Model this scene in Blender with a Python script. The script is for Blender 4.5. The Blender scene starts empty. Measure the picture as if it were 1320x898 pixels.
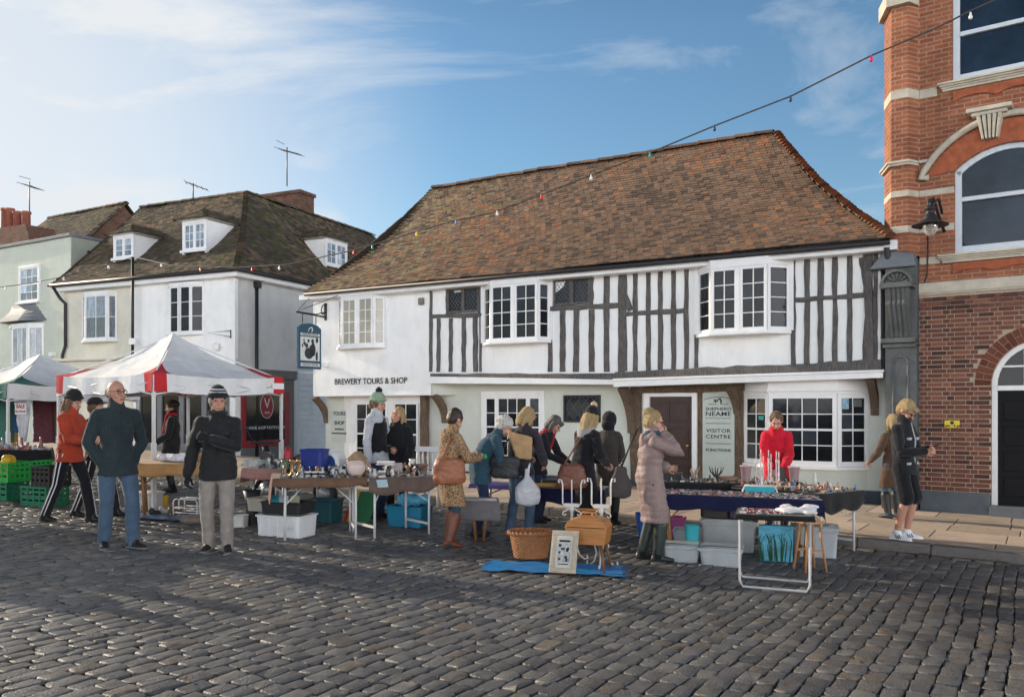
import bpy, bmesh, math, random
from math import sin, cos, pi, radians, atan2, sqrt
from mathutils import Vector, Matrix, noise
R = random.Random(7)
SC = bpy.context.scene
COL = SC.collection
F, CX, HY, CZ = 1100.0, 660.0, 525.0, 1.65
def zg(x, y=0): return -0.025*max(-16, min(16, x))
def gp(px, py):
    dx, dz = (px-CX)/F, (HY-py)/F
    Y = -CZ/(dz+0.025*dx)
    return Vector((dx*Y, Y, zg(dx*Y)))
def at(px, py, Y): return Vector(((px-CX)/F*Y, Y, CZ+(HY-py)/F*Y))
def atz(px, py, h):
    "point on the ray at height h above the sloping ground"
    dx, dz = (px-CX)/F, (HY-py)/F
    Y = (h-CZ)/(dz+0.025*dx)
    return Vector((dx*Y, Y, CZ+dz*Y))
class Face:
    def __init__(s, px, Y, vp=None, a=None, P=None):
        s.a = a if a is not None else atan2(-F, CX-vp)
        s.P = P if P is not None else Vector(((px-CX)/F*Y, Y))
        s.s = Vector((cos(s.a), sin(s.a))); s.d = Vector((-sin(s.a), cos(s.a)))
    def hit(s, px, py, off=0.0):
        dx, dz = (px-CX)/F, (HY-py)/F
        Y = (off+s.P.dot(s.d))/(dx*s.d.x+s.d.y)
        p = Vector((dx*Y, Y))
        return (p-s.P).dot(s.s), CZ+dz*Y
    def u(s, px, off=0.0): return s.hit(px, 500, off)[0]
    def z(s, px, py, off=0.0): return s.hit(px, py, off)[1]
    def W(s, u, y, z=0): 
        p = s.P+s.s*u+s.d*y
        return Vector((p.x, p.y, z))
# ------------------------------------------------------------------ materials
MATS = {}
def M(name, col, rough=.8, var=.15, scale=6, bump=0, bscale=60, metal=0, spec=.4, tint=False, dirt=0, dscale=1.2, dcol=(.05,.045,.04), stretch=None, sheen=0, trans=0, emit=0, coat=0):
    if name in MATS: return MATS[name]
    m = bpy.data.materials.new(name); m.use_nodes = True
    nt = m.node_tree; N, L = nt.nodes, nt.links
    b = N['Principled BSDF']
    b.inputs['Roughness'].default_value = rough; b.inputs['Metallic'].default_value = metal
    b.inputs['Specular IOR Level'].default_value = spec
    if sheen: b.inputs['Sheen Weight'].default_value = sheen
    if trans: b.inputs['Transmission Weight'].default_value = trans
    if coat: b.inputs['Coat Weight'].default_value = coat
    tc = N.new('ShaderNodeTexCoord'); src = tc.outputs['Object']
    if stretch:
        mp = N.new('ShaderNodeMapping'); mp.inputs['Scale'].default_value = stretch
        L.new(src, mp.inputs[0]); src = mp.outputs[0]
    nz = N.new('ShaderNodeTexNoise'); nz.inputs['Scale'].default_value = scale; nz.inputs['Detail'].default_value = 6; nz.inputs['Roughness'].default_value = .65
    L.new(src, nz.inputs['Vector'])
    cr = N.new('ShaderNodeValToRGB'); e = cr.color_ramp.elements
    e[0].position = .3; e[1].position = .7
    e[0].color = (*[max(0, c*(1-var)) for c in col], 1); e[1].color = (*[min(1, c*(1+var)) for c in col], 1)
    L.new(nz.outputs[0], cr.inputs[0]); out = cr.outputs[0]
    if tint:
        at_ = N.new('ShaderNodeAttribute'); at_.attribute_name = 'tint'
        mx = N.new('ShaderNodeMix'); mx.data_type = 'RGBA'; mx.blend_type = 'MULTIPLY'; mx.inputs[0].default_value = 1
        L.new(out, mx.inputs[6]); L.new(at_.outputs['Color'], mx.inputs[7]); out = mx.outputs[2]
    if dirt:
        n2 = N.new('ShaderNodeTexNoise'); n2.inputs['Scale'].default_value = dscale; n2.inputs['Detail'].default_value = 8; n2.inputs['Roughness'].default_value = .7
        L.new(tc.outputs['Object'], n2.inputs['Vector'])
        r2 = N.new('ShaderNodeMapRange'); r2.inputs[1].default_value = .48; r2.inputs[2].default_value = .75; r2.inputs[4].default_value = dirt
        L.new(n2.outputs[0], r2.inputs[0])
        mx = N.new('ShaderNodeMix'); mx.data_type = 'RGBA'
        L.new(r2.outputs[0], mx.inputs[0]); L.new(out, mx.inputs[6]); mx.inputs[7].default_value = (*dcol, 1); out = mx.outputs[2]
    L.new(out, b.inputs['Base Color'])
    if emit:
        L.new(out, b.inputs['Emission Color']); b.inputs['Emission Strength'].default_value = emit
    if bump:
        n3 = N.new('ShaderNodeTexNoise'); n3.inputs['Scale'].default_value = bscale; n3.inputs['Detail'].default_value = 4
        L.new(src, n3.inputs['Vector'])
        bp = N.new('ShaderNodeBump'); bp.inputs['Strength'].default_value = min(1, bump); bp.inputs['Distance'].default_value = .02
        L.new(n3.outputs[0], bp.inputs['Height']); L.new(bp.outputs[0], b.inputs['Normal'])
    MATS[name] = m
    return m
def cloth(name, col, rough=.9, **k):
    k.setdefault('var', .18); k.setdefault('scale', 9); k.setdefault('bump', .35); k.setdefault('bscale', 14); k.setdefault('sheen', .15); k.setdefault('spec', .2)
    return M(name, col, rough, **k)
def brickmat(name, c1, c2, mortar, bw=.225, rh=.075, ms=.009, squash=1.0, sqf=2, off=.5):
    m = bpy.data.materials.new(name); m.use_nodes = True
    nt = m.node_tree; N, L = nt.nodes, nt.links; b = N['Principled BSDF']
    b.inputs['Roughness'].default_value = .88; b.inputs['Specular IOR Level'].default_value = .25
    tc = N.new('ShaderNodeTexCoord'); sp = N.new('ShaderNodeSeparateXYZ'); cb = N.new('ShaderNodeCombineXYZ')
    L.new(tc.outputs['Object'], sp.inputs[0])
    ad = N.new('ShaderNodeMath'); ad.operation = 'SUBTRACT'
    L.new(sp.outputs[0], ad.inputs[0]); L.new(sp.outputs[1], ad.inputs[1])
    L.new(ad.outputs[0], cb.inputs[0]); L.new(sp.outputs[2], cb.inputs[1])
    br = N.new('ShaderNodeTexBrick'); L.new(cb.outputs[0], br.inputs['Vector'])
    br.inputs['Scale'].default_value = 1; br.inputs['Brick Width'].default_value = bw; br.inputs['Row Height'].default_value = rh
    br.inputs['Mortar Size'].default_value = ms; br.inputs['Mortar Smooth'].default_value = .2; br.inputs['Bias'].default_value = 0
    br.offset = off; br.squash = squash; br.squash_frequency = sqf
    br.inputs['Color1'].default_value = (*c1, 1); br.inputs['Color2'].default_value = (*c2, 1); br.inputs['Mortar'].default_value = (*mortar, 1)
    nz = N.new('ShaderNodeTexNoise'); nz.inputs['Scale'].default_value = 2.2; nz.inputs['Detail'].default_value = 9; nz.inputs['Roughness'].default_value = .72
    L.new(tc.outputs['Object'], nz.inputs['Vector'])
    rg = N.new('ShaderNodeMapRange'); rg.inputs[1].default_value = .25; rg.inputs[2].default_value = .75; rg.inputs[3].default_value = .45; rg.inputs[4].default_value = 1.4
    L.new(nz.outputs[0], rg.inputs[0])
    mx = N.new('ShaderNodeMix'); mx.data_type = 'RGBA'; mx.blend_type = 'MULTIPLY'; mx.inputs[0].default_value = .9
    L.new(br.outputs['Color'], mx.inputs[6]); L.new(rg.outputs[0], mx.inputs[7]); L.new(mx.outputs[2], b.inputs['Base Color'])
    n3 = N.new('ShaderNodeTexNoise'); n3.inputs['Scale'].default_value = 45; L.new(tc.outputs['Object'], n3.inputs['Vector'])
    sm = N.new('ShaderNodeMath'); sm.operation = 'MULTIPLY_ADD'; sm.inputs[1].default_value = -.8
    L.new(br.outputs['Fac'], sm.inputs[0]); L.new(n3.outputs[0], sm.inputs[2])
    bp = N.new('ShaderNodeBump'); bp.inputs['Strength'].default_value = .7; bp.inputs['Distance'].default_value = .012
    L.new(sm.outputs[0], bp.inputs['Height']); L.new(bp.outputs[0], b.inputs['Normal'])
    MATS[name] = m
    return m
# ------------------------------------------------------------------ objects
def tag(o, label=None, cat=None, group=None, kind=None):
    if label: o['label'] = label
    if cat: o['category'] = cat
    if group: o['group'] = group
    if kind: o['kind'] = kind
    return o
def empty(name, loc=(0,0,0), rz=0, label=None, cat=None, group=None):
    o = bpy.data.objects.new(name, None); COL.objects.link(o)
    o.location = loc; o.rotation_euler = (0, 0, rz); o.empty_display_size = .2
    return tag(o, label, cat, group)
class MB:
    def __init__(s): s.v = []; s.f = []; s.c = []; s.mi = []; s.sm = []
    def add(s, vs, fs, tint=None, mi=0, M4=None, smooth=False):
        n = len(s.v)
        s.v += [tuple(M4 @ Vector(p)) if M4 else tuple(p) for p in vs]
        for f in fs:
            s.f.append(tuple(n+i for i in f)); s.c.append(tint or (1,1,1)); s.mi.append(mi); s.sm.append(smooth)
    def box(s, x0, x1, y0, y1, z0, z1, **k):
        if x0 > x1: x0, x1 = x1, x0
        if y0 > y1: y0, y1 = y1, y0
        if z0 > z1: z0, z1 = z1, z0
        s.add([(x0,y0,z0),(x1,y0,z0),(x1,y1,z0),(x0,y1,z0),(x0,y0,z1),(x1,y0,z1),(x1,y1,z1),(x0,y1,z1)],
              [(3,2,1,0),(4,5,6,7),(0,1,5,4),(1,2,6,5),(2,3,7,6),(3,0,4,7)], **k)
    def hexa(s, p, **k):   # 8 points: bottom loop of four, top loop of four
        s.add(p, [(3,2,1,0),(4,5,6,7),(0,1,5,4),(1,2,6,5),(2,3,7,6),(3,0,4,7)], **k)
    def poly(s, pts, **k): s.add(pts, [tuple(range(len(pts)))], **k)
    def prism(s, pts, y0, y1, **k):   # polygon in (x, z) extruded along y
        n = len(pts)
        vs = [(x, y0, z) for x, z in pts]+[(x, y1, z) for x, z in pts]
        s.add(vs, [tuple(range(n)), tuple(range(2*n-1, n-1, -1))]+[(i, i+n, (i+1) % n+n, (i+1) % n) for i in range(n)], **k)
    def prismz(s, pts, z0, z1, **k):
        n = len(pts)
        vs = [(x, y, z0) for x, y in pts]+[(x, y, z1) for x, y in pts]
        s.add(vs, [tuple(range(n-1, -1, -1)), tuple(range(n, 2*n))]+[(i, (i+1) % n, (i+1) % n+n, i+n) for i in range(n)], **k)
    def loft(s, rings, cap=True, closed=True, **k):
        n = len(rings[0]); vs = [p for r in rings for p in r]; fs = []
        for a in range(len(rings)-1):
            for i in range(n if closed else n-1):
                j = (i+1) % n
                fs.append((a*n+i, a*n+j, (a+1)*n+j, (a+1)*n+i))
        if cap: fs += [tuple(range(n-1, -1, -1)), tuple(range((len(rings)-1)*n, len(rings)*n))]
        k.setdefault('smooth', True)
        s.add(vs, fs, **k)
    def tube(s, pts, r, seg=8, cap=True, **k):
        pts = [Vector(p) for p in pts]; n = len(pts)
        rs = r if isinstance(r, (list, tuple)) else [r]*n
        rings = []; up = None
        for i, p in enumerate(pts):
            d = (pts[min(i+1, n-1)]-pts[max(i-1, 0)]).normalized()
            if up is None:
                up = Vector((0,0,1)) if abs(d.z) < .9 else Vector((1,0,0))
            x = d.cross(up)
            if x.length < 1e-4: x = d.orthogonal()
            x.normalize(); y = x.cross(d).normalized(); up = y
            rings.append([p+(x*cos(2*pi*j/seg)+y*sin(2*pi*j/seg))*rs[i] for j in range(seg)])
        s.loft(rings, cap, **k)
    def lathe(s, prof, c=(0,0,0), seg=16, sx=1, sy=1, cap=True, **k):
        s.loft([[(c[0]+r*sx*cos(2*pi*j/seg), c[1]+r*sy*sin(2*pi*j/seg), c[2]+z) for j in range(seg)] for r, z in prof], cap, **k)
    def ball(s, c, rx, ry=None, rz=None, seg=12, rings=8, **k):
        ry = ry or rx; rz = rz or rx
        s.lathe([(max(.02, sin(pi*i/rings)), -cos(pi*i/rings)*rz) for i in range(rings+1)], c, seg, rx, ry, **k)
    def build(s, name, mat, parent=None, bevel=0, smooth=None, tint=False, solid=0, sub=0):
        me = bpy.data.meshes.new(name); me.from_pydata(s.v, [], s.f)
        for m in (mat if isinstance(mat, (list, tuple)) else [mat]): me.materials.append(m)
        me.polygons.foreach_set('material_index', s.mi)
        me.polygons.foreach_set('use_smooth', [bool(smooth) if smooth is not None else x for x in s.sm])
        if True:
            ca = me.color_attributes.new('tint', 'FLOAT_COLOR', 'CORNER'); buf = []
            for f, c in zip(s.f, s.c): buf += [c[0], c[1], c[2], 1.0]*len(f)
            ca.data.foreach_set('color', buf)
        me.update()
        o = bpy.data.objects.new(name, me); COL.objects.link(o)
        if parent is not None: o.parent = parent
        if solid:
            md = o.modifiers.new('s', 'SOLIDIFY'); md.thickness = solid; md.offset = 0
        if sub:
            md = o.modifiers.new('u', 'SUBSURF'); md.levels = md.render_levels = sub
        if bevel:
            md = o.modifiers.new('b', 'BEVEL'); md.width = bevel; md.segments = 2; md.limit_method = 'ANGLE'; md.angle_limit = radians(40)
        return o
def copy_tree(o, parent=None):
    c = o.copy(); COL.objects.link(c)
    if parent is not None: c.parent = parent
    for ch in list(o.children): copy_tree(ch, c)
    return c
def text(parent, name, body, x, y, z, size, mat, rx=pi/2, rz=0, align='CENTER', depth=.002, bold=0, sx=1.0, spacing=1.0):
    cu = bpy.data.curves.new(name, 'FONT'); cu.body = body; cu.size = size; cu.align_x = align; cu.align_y = 'CENTER'
    cu.extrude = depth; cu.offset = bold; cu.space_character = spacing; cu.resolution_u = 3
    t = bpy.data.objects.new('tmp', cu); COL.objects.link(t)
    dg = bpy.context.evaluated_depsgraph_get(); me = bpy.data.meshes.new_from_object(t.evaluated_get(dg))
    bpy.data.objects.remove(t); bpy.data.curves.remove(cu)
    me.materials.clear(); me.materials.append(mat)
    o = bpy.data.objects.new(name, me); COL.objects.link(o); o.parent = parent
    o.location = (x, y, z); o.rotation_euler = (rx, 0, rz); o.scale = (sx, 1, 1)
    return o
def rnd(a, b): return R.uniform(a, b)
def lerp(a, b, t): return a+(b-a)*t
def vmix(c, k): return tuple(x*k for x in c)
# timber: a hand-hewn beam between two points in the (x, z) plane of a wall, front face at y0
def beam(mb, x0, z0, x1, z1, w, y0=-.03, y1=.05, wob=.012, nseg=7, w2=None):
    d = Vector((x1-x0, z1-z0)); L = d.length; d.normalize(); n = Vector((-d.y, d.x)); rings = []
    w2 = w if w2 is None else w2
    for i in range(nseg+1):
        t = i/nseg; ww = lerp(w, w2, t)
        a = -ww/2+rnd(-wob, wob); b = ww/2+rnd(-wob, wob)
        if i in (0, nseg): a = -ww/2; b = ww/2
        c = Vector((x0, z0))+d*L*t; p, q = c+n*a, c+n*b; yy = y0+rnd(-.004, .004)
        rings.append([(p.x, y1, p.y), (p.x, yy+.008, p.y), (p.x*.9+q.x*.1, yy, p.y*.9+q.y*.1), (p.x*.1+q.x*.9, yy, p.y*.1+q.y*.9), (q.x, yy+.008, q.y), (q.x, y1, q.y)])
    mb.loft(rings, smooth=False)
# plain or sash window light grid between two plan points, in wall-local coordinates
def light(fr, gl, p0, p1, z0, z1, nx, nz, st=.045, bar=.018, dep=.05, rail=None, split=None):
    """frame boxes into fr, one pane sheet into gl; p0, p1 = (x, y) in plan, left to right"""
    a, b = Vector(p0), Vector(p1); L = (b-a).length; d = (b-a)/L; n = Vector((d.y, -d.x))   # n points outward (-y)
    if n.y > 0 and abs(d.x) > .05: n = -n
    def bx(mb, t0, t1, za, zb, o0, o1):
        pts = []
        for z in (za, zb):
            for t, o in ((t0, o0), (t1, o0), (t1, o1), (t0, o1)):
                q = a+d*t+n*o; pts.append((q.x, q.y, z))
        mb.hexa(pts)
    bx(fr, 0, st, z0, z1, dep/2, -dep/2); bx(fr, L-st, L, z0, z1, dep/2, -dep/2)
    bx(fr, st, L-st, z0, z0+st*1.2, dep/2, -dep/2); bx(fr, st, L-st, z1-st, z1, dep/2, -dep/2)
    gz0, gz1 = z0+st*1.2, z1-st; gx0, gx1 = st, L-st
    for i in range(1, nx):
        t = lerp(gx0, gx1, i/nx); bx(fr, t-bar/2, t+bar/2, gz0, gz1, dep*.3, -dep*.3)
    for j in range(1, nz):
        z = lerp(gz0, gz1, j/nz); w = (rail if rail and j == nz//2 else bar)
        bx(fr, gx0, gx1, z-w/2, z+w/2, dep*(.42 if w > bar else .27), -dep*.27)
    for i in range(nx):
        for j in range(nz):
            if gl is None: continue
            t0, t1 = lerp(gx0, gx1, i/nx), lerp(gx0, gx1, (i+1)/nx); za, zb = lerp(gz0, gz1, j/nz), lerp(gz0, gz1, (j+1)/nz)
            w1, w2 = rnd(-.003, .003), rnd(-.003, .003); ps = []
            for t, z, w in ((t0, za, w1), (t1, za, w2), (t1, zb, -w1), (t0, zb, -w2)):
                q = a+d*t+n*w; ps.append((q.x, q.y, z))
            k_ = rnd(.5, 1.3)*(1.0 if rnd(0, 1) < .8 else 2.2)*(1+1.3*max(0, (j+.5)/nz-.45)); gl.poly(ps, tint=(k_*.95, k_, k_*1.08))  # some panes and the top rows tinted lighter, reflections put into the colour
# plain-tile roof slope between an eave line and a ridge line
def tiles(mb, E0, E1, R0, R1, palette, gauge=.105, tw=.17, bell=.05, lift=.022, thick=.014, wav=.02, seed=1, bowl=0, bowr=0):
    rr = random.Random(seed)
    E0, E1, R0, R1 = map(Vector, (E0, E1, R0, R1))
    n = ((E1-E0).cross(R0-E0)).normalized()
    if n.z < 0: n = -n
    L = ((R0+R1)/2-(E0+E1)/2).length
    def P(s, t):
        p = E0.lerp(R0, t).lerp(E1.lerp(R1, t), s)+(E1-E0).normalized()*(sin(pi*min(1, t))*(bowl*(1-s)-bowr*s))
        return p-n*(bell*L*.35*sin(pi*min(1, t))*(1-.3*t))+n*(wav*(noise.noise(p*.55)+.5*noise.noise(p*1.7)))
    nc = max(2, int(L/gauge))
    for k in range(nc):
        t0 = k/nc; t1 = min(1.0, (k+1.25)/nc)
        A, B = E0.lerp(R0, t0), E1.lerp(R1, t0); W = (B-A).length
        if W < tw*.5: continue
        nn = W/tw; x = -(.5 if k % 2 else 0)+rr.uniform(-.06, .06)
        while x < nn:
            a, b = max(0, x+.02)/nn, min(nn, x+.98)/nn
            x += 1
            if b-a < .15/nn: continue
            A2, B2 = E0.lerp(R0, t1), E1.lerp(R1, t1); W2 = max(.01, (B2-A2).length)
            pa, pb = A.lerp(B, a), A.lerp(B, b)
            def top(p):    # same lateral position one course up
                s_ = max(0, min(1, (p-A2).dot(B2-A2)/(W2*W2))); return s_
            sa, sb = top(pa), top(pb); jl = rr.uniform(-.006, .008); dr = rr.uniform(-.004, .004)
            p0, p1 = P(a, t0)+n*(lift+jl), P(b, t0)+n*(lift+jl+rr.uniform(-.004, .004)); p2, p3 = P(sb, t1)+n*.003, P(sa, t1)+n*.003
            dn = (p3-p0).normalized()*dr; p0 += dn; p1 += dn*rr.uniform(.5, 1.5)
            m_ = (p0+p1)/2; mid = (m_+(p2+p3)/2)/2+n*.006
            c = palette(m_, rr)
            q0, q1 = p0-n*thick*2.2, p1-n*thick*2.2
            e0, e1 = p0.lerp(p3, .5)+n*.004, p1.lerp(p2, .5)+n*.004
            mb.add([p0, p1, p2, p3, q0, q1, e0, e1], [(0,1,7,6), (6,7,2,3), (4,5,1,0), (4,0,6), (1,5,7)], tint=c)
    g = 10; vs = []; fs = []
    for j in range(g+1):
        for i in range(g+1): vs.append(P(i/g, j/g)-n*.012)
    for j in range(g):
        for i in range(g): fs.append((j*(g+1)+i, j*(g+1)+i+1, (j+1)*(g+1)+i+1, (j+1)*(g+1)+i))
    mb.add(vs, fs, tint=(.08, .06, .05))
    return P
def ridge_tiles(mb, p0, p1, palette, r=.11, step=.33, seed=1, curve=None, up=(0,0,1), taper=.0, ov=.012, fl=1.0):
    rr = random.Random(seed); p0, p1 = Vector(p0), Vector(p1)
    n = max(2, int((p1-p0).length/step)); seg = 7
    fn = curve or (lambda t: p0.lerp(p1, t))
    for i in range(n):
        a, b = fn(i/n), fn((i+1.06)/n) if i < n-1 else fn(1)
        d = (b-a).normalized(); x = d.cross(Vector(up)).normalized(); u = x.cross(d).normalized(); c = palette(a, rr); j = rr.uniform(-.008, .008)
        ra = []
        for q, rad, lf in ((a, r*fl, ov+j), (b, r*(1-taper), j-.004)):
            ra.append([q+x*cos(pi*k/(seg-1))*rad+u*(sin(pi*k/(seg-1))*rad*.75-.03+lf) for k in range(seg)])
        mb.loft(ra, cap=False, closed=False, tint=c)
        mb.add([*ra[0], a-u*.03], [tuple([k, k+1, seg]) for k in range(seg-1)], tint=vmix(c, .5))
# ------------------------------------------------------------------ shared building materials
m_white = M('white render', (.86,.86,.85), .85, var=.05, scale=1.6, bump=.4, bscale=9, dirt=.4, dscale=1.6, dcol=(.6,.585,.55), stretch=(2.5,2.5,.5))
m_paint = M('white gloss paint', (.8,.8,.8), .45, var=.04, scale=5, dirt=.25, dscale=3, dcol=(.5,.48,.44))
m_oak = M('weathered grey oak', (.115,.105,.1), .9, var=.55, scale=9, bump=.9, bscale=30, stretch=(6,6,.8), dirt=.5, dscale=4, dcol=(.22,.21,.2))
m_oakb = M('brown oak', (.15,.105,.07), .9, var=.5, scale=9, bump=.9, bscale=30, stretch=(5,5,.8), dirt=.4, dscale=3, dcol=(.05,.04,.035))
m_sage = M('pale sage render', (.6,.63,.57), .85, var=.05, scale=2, bump=.2, bscale=8, dirt=.3, dscale=.8, dcol=(.42,.44,.4))
m_cream = M('cream render', (.68,.65,.55), .85, var=.07, scale=2, bump=.2, bscale=9, dirt=.45, dscale=.8, dcol=(.4,.37,.3))
m_green = M('pale green render', (.58,.61,.52), .85, var=.06, scale=2, bump=.2, bscale=9, dirt=.3, dscale=.7, dcol=(.38,.4,.34))
m_black = M('black iron', (.02,.02,.022), .5, var=.2)
m_lead = M('lead sheet', (.16,.175,.19), .6, var=.2, scale=4, bump=.2, bscale=8)
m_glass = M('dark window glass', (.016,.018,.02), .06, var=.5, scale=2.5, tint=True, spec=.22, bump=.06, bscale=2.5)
m_glassb = M('sky lit window glass', (.018,.032,.052), .05, var=.6, scale=.9, spec=.2, bump=.05, bscale=1.8)
m_glassw = M('window glass over cream blind', (.36,.33,.27), .12, var=.25, scale=1.2, spec=.6)
m_glassg = M('window glass over net curtain', (.2,.225,.245), .1, var=.5, scale=3, tint=True, spec=.7, stretch=(4,4,1))
m_slot = M('dark recess', (.006,.006,.007), .9, var=0)
m_door = M('dark brown door paint', (.045,.022,.018), .4, var=.25, scale=5, stretch=(4,4,1))
m_tile = M('clay roof tile', (1,1,1), .9, var=.22, scale=14, bump=.5, bscale=50, tint=True, dirt=.28, dscale=1.1, dcol=(.06,.055,.04), spec=.2)
m_navy = M('navy plinth paint', (.035,.05,.07), .6, var=.2)
m_stone = M('cream stone', (.52,.47,.38), .85, var=.15, scale=5, bump=.3, bscale=30, dirt=.5, dscale=3, dcol=(.25,.22,.18))
m_greypaint = M('grey painted stone', (.09,.094,.094), .7, var=.2, scale=3, bump=.3, bscale=20, dirt=.5, dscale=2.5, dcol=(.2,.21,.21))
m_terra = M('terracotta', (.36,.1,.045), .85, var=.3, scale=7, bump=.3, bscale=30, dirt=.3, dscale=3, dcol=(.14,.06,.04))
m_redpaint = M('dark red shop paint', (.24,.012,.02), .5, var=.2)
m_ink = M('dark sign paint', (.03,.035,.045), .7, var=.1)
m_board = M('weatherboard paint', (.55,.59,.63), .7, var=.08, scale=3, dirt=.3, dscale=2, dcol=(.3,.34,.38))
m_moss = M('roof moss', (.05,.06,.02), .95, var=.4, scale=20, bump=.6)
def pal_main(p, rr):
    k = noise.noise(Vector((p.x*.22+3, p.z*.45, 1.7)))*.4+noise.noise(Vector((p.x*.9, p.z*1.4, 5)))*.3; q = rr.random()+k*.6
    lich = max(0, min(1, (-p.x-8.0)/4))*.8
    if q < .16: c = (.13, .095, .075)
    elif q < .62: c = (.225, .15, .105)
    elif q < .93: c = (.27, .165, .105)
    else: c = (.38, .175, .09)
    if rr.random() < lich*.6: c = (.3, .24, .14)
    return vmix(c, rr.uniform(.82, 1.18))
def pal_old(p, rr):
    q = rr.random()+noise.noise(p*.5)*.7
    c = (.09,.075,.056) if q < .4 else (.15,.113,.08) if q < .85 else (.22,.145,.095)
    if rr.random() < max(0, .25+noise.noise(Vector((p.x*.35, p.y*.35, 9)))*.9)*.35: c = (.085,.092,.035)
    return vmix(c, rr.uniform(.75, 1.25))
def pal_hip(p, rr): return vmix((.34,.14,.065) if rr.random() < .75 else (.22,.09,.05), rr.uniform(.7, 1.2))
def wallgrid(mb, u0, u1, z0, z1, y, amp=.012, st=.12, holes=(), fr=.8):
    "rendered wall face with an uneven trowelled surface"
    nx, nz = max(1, int((u1-u0)/st)), max(1, int((z1-z0)/st)); vs = []; fs = []
    for j in range(nz+1):
        for i in range(nx+1):
            u, z = lerp(u0, u1, i/nx), lerp(z0, z1, j/nz)
            vs.append((u, y+amp*(noise.noise(Vector((u*fr, z*fr, y+3)))*1.6+.45*noise.noise(Vector((u*3, z*3, y)))), z))
    for j in range(nz):
        for i in range(nx):
            uc, zc = lerp(u0, u1, (i+.5)/nx), lerp(z0, z1, (j+.5)/nz)
            if any(a < uc < b and c < zc < d for a, b, c, d in holes): continue
            k = j*(nx+1)+i; fs.append((k, k+1, k+nx+2, k+nx+1))
    mb.add(vs, fs, smooth=True)
def bay(parent, plan, z0, z1, spec, sill=.06, head=.1, glass=None, name='bay_window', sillp=.07, apron=None, rail=None, st=.05, closed=True):
    "plan: outline points left to right in wall-local (x, y); spec: lights per side"
    fr, gl, sl = MB(), MB(), MB()
    for (a, b), (nx, nz) in zip(zip(plan, plan[1:]), spec):
        if nx: light(fr, gl, a, b, z0, z1, nx, nz, st=st, rail=rail)
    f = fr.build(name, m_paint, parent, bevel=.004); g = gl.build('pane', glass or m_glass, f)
    yb = max(p[1] for p in plan)+.02
    def outline(o):
        pts = []
        for i, p in enumerate(plan):
            d = Vector((0, 0))
            if i > 0: e = Vector(plan[i])-Vector(plan[i-1]); d += Vector((e.y, -e.x)).normalized()
            if i < len(plan)-1: e = Vector(plan[i+1])-Vector(plan[i]); d += Vector((e.y, -e.x)).normalized()
            d.normalize(); pts.append((p[0]+d.x*o, p[1]+d.y*o))
        return [(pts[0][0], yb)]+pts+[(pts[-1][0], yb)]
    sl.prismz(outline(sillp), z0-sill, z0-.002); sl.build('sill', m_paint, f, bevel=.006)
    hd = MB(); hd.prismz(outline(.03), z1+.001, z1+head); hd.build('head', m_paint, f, bevel=.005)
    ck = MB(); ck.prismz([(x*.999+0, y) for x, y in outline(-.3)], z0+.01, z0+.02); 
    return f
def leaded(parent, u0, u1, z0, z1, y, nlight=2, frame=m_oak):
    fr, gl, ld = MB(), MB(), MB(); w = (u1-u0)/nlight
    for i in range(nlight):
        a, b = u0+i*w, u0+(i+1)*w; light(fr, gl, (a, y), (b, y), z0, z1, 1, 1, st=.045, dep=.06)
        a += .045; b -= .045; za, zb = z0+.054, z1-.045; s = (b-a)/4; t = s*1.35
        k = -12
        for k in range(-12, 24):   # diamond cames
            for sg in (1, -1):
                pts = []
                for q in range(41):
                    z = lerp(za, zb, q/40); x = (a+k*s+(z-za)/t*s) if sg > 0 else (b-k*s-(z-za)/t*s)
                    if a <= x <= b: pts.append((x, y-.008, z))
                if len(pts) > 1: ld.tube([pts[0], pts[-1]], .0045, 4)
    f = fr.build('leaded_window', frame, parent); gl.build('pane', m_glass, f); ld.build('lead_lattice', m_lead, f)
    return f
# ================================================================== the timber framed house
H = Face(1135, 14.6, vp=-1100)
house = empty('timber_framed_house', (H.P.x, H.P.y, 0), H.a, 'long white timber-framed house with jettied upper storey and steep brown tiled roof', 'house')
h = H.hit
uL = H.u(405); zE0 = h(400, 384)[1]; zE1 = h(1135, 322)[1]
def ztop(u): return lerp(zE1, zE0, u/uL)
u556 = H.u(556); zj0 = h(556, 489)[1]; zj1 = h(795, 489)[1]; zj2 = h(1135, 474)[1]; u795 = H.u(795)
def zjet(u): return lerp(zj1, zj0, (u-u795)/(u556-u795)) if u < u795 else lerp(zj2, zj1, u/u795)
zlb = h(408, 509)[1]
w = MB()
wallgrid(w, uL, u556, zlb, zE0+.1, 0, amp=.018)
wallgrid(w, u556, 0, min(zj0, zj2)-.02, max(zE1, zE0)+.1, 0, amp=.013)
w.box(uL, u556, .012, .5, zlb, zE0+.1); w.box(u556, 0, .03, .5, zj2, zE0+.1)
w.box(uL, uL+.1, .5, 5.4, -.1, zE0+.1); w.box(-.1, 0, .5, 5.4, -.4, zE0+.1); w.box(uL, 0, 5.3, 5.45, -.4, zE0+.1)
w.box(uL-.02, uL, -.012, .5, zlb, zE0); w.prismz([(uL, -.02), (u556+.02, -.02), (u556+.28, .5), (uL, .5)], zlb-.03, zlb-.001)
w.build('upper_wall', m_white, house)
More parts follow.
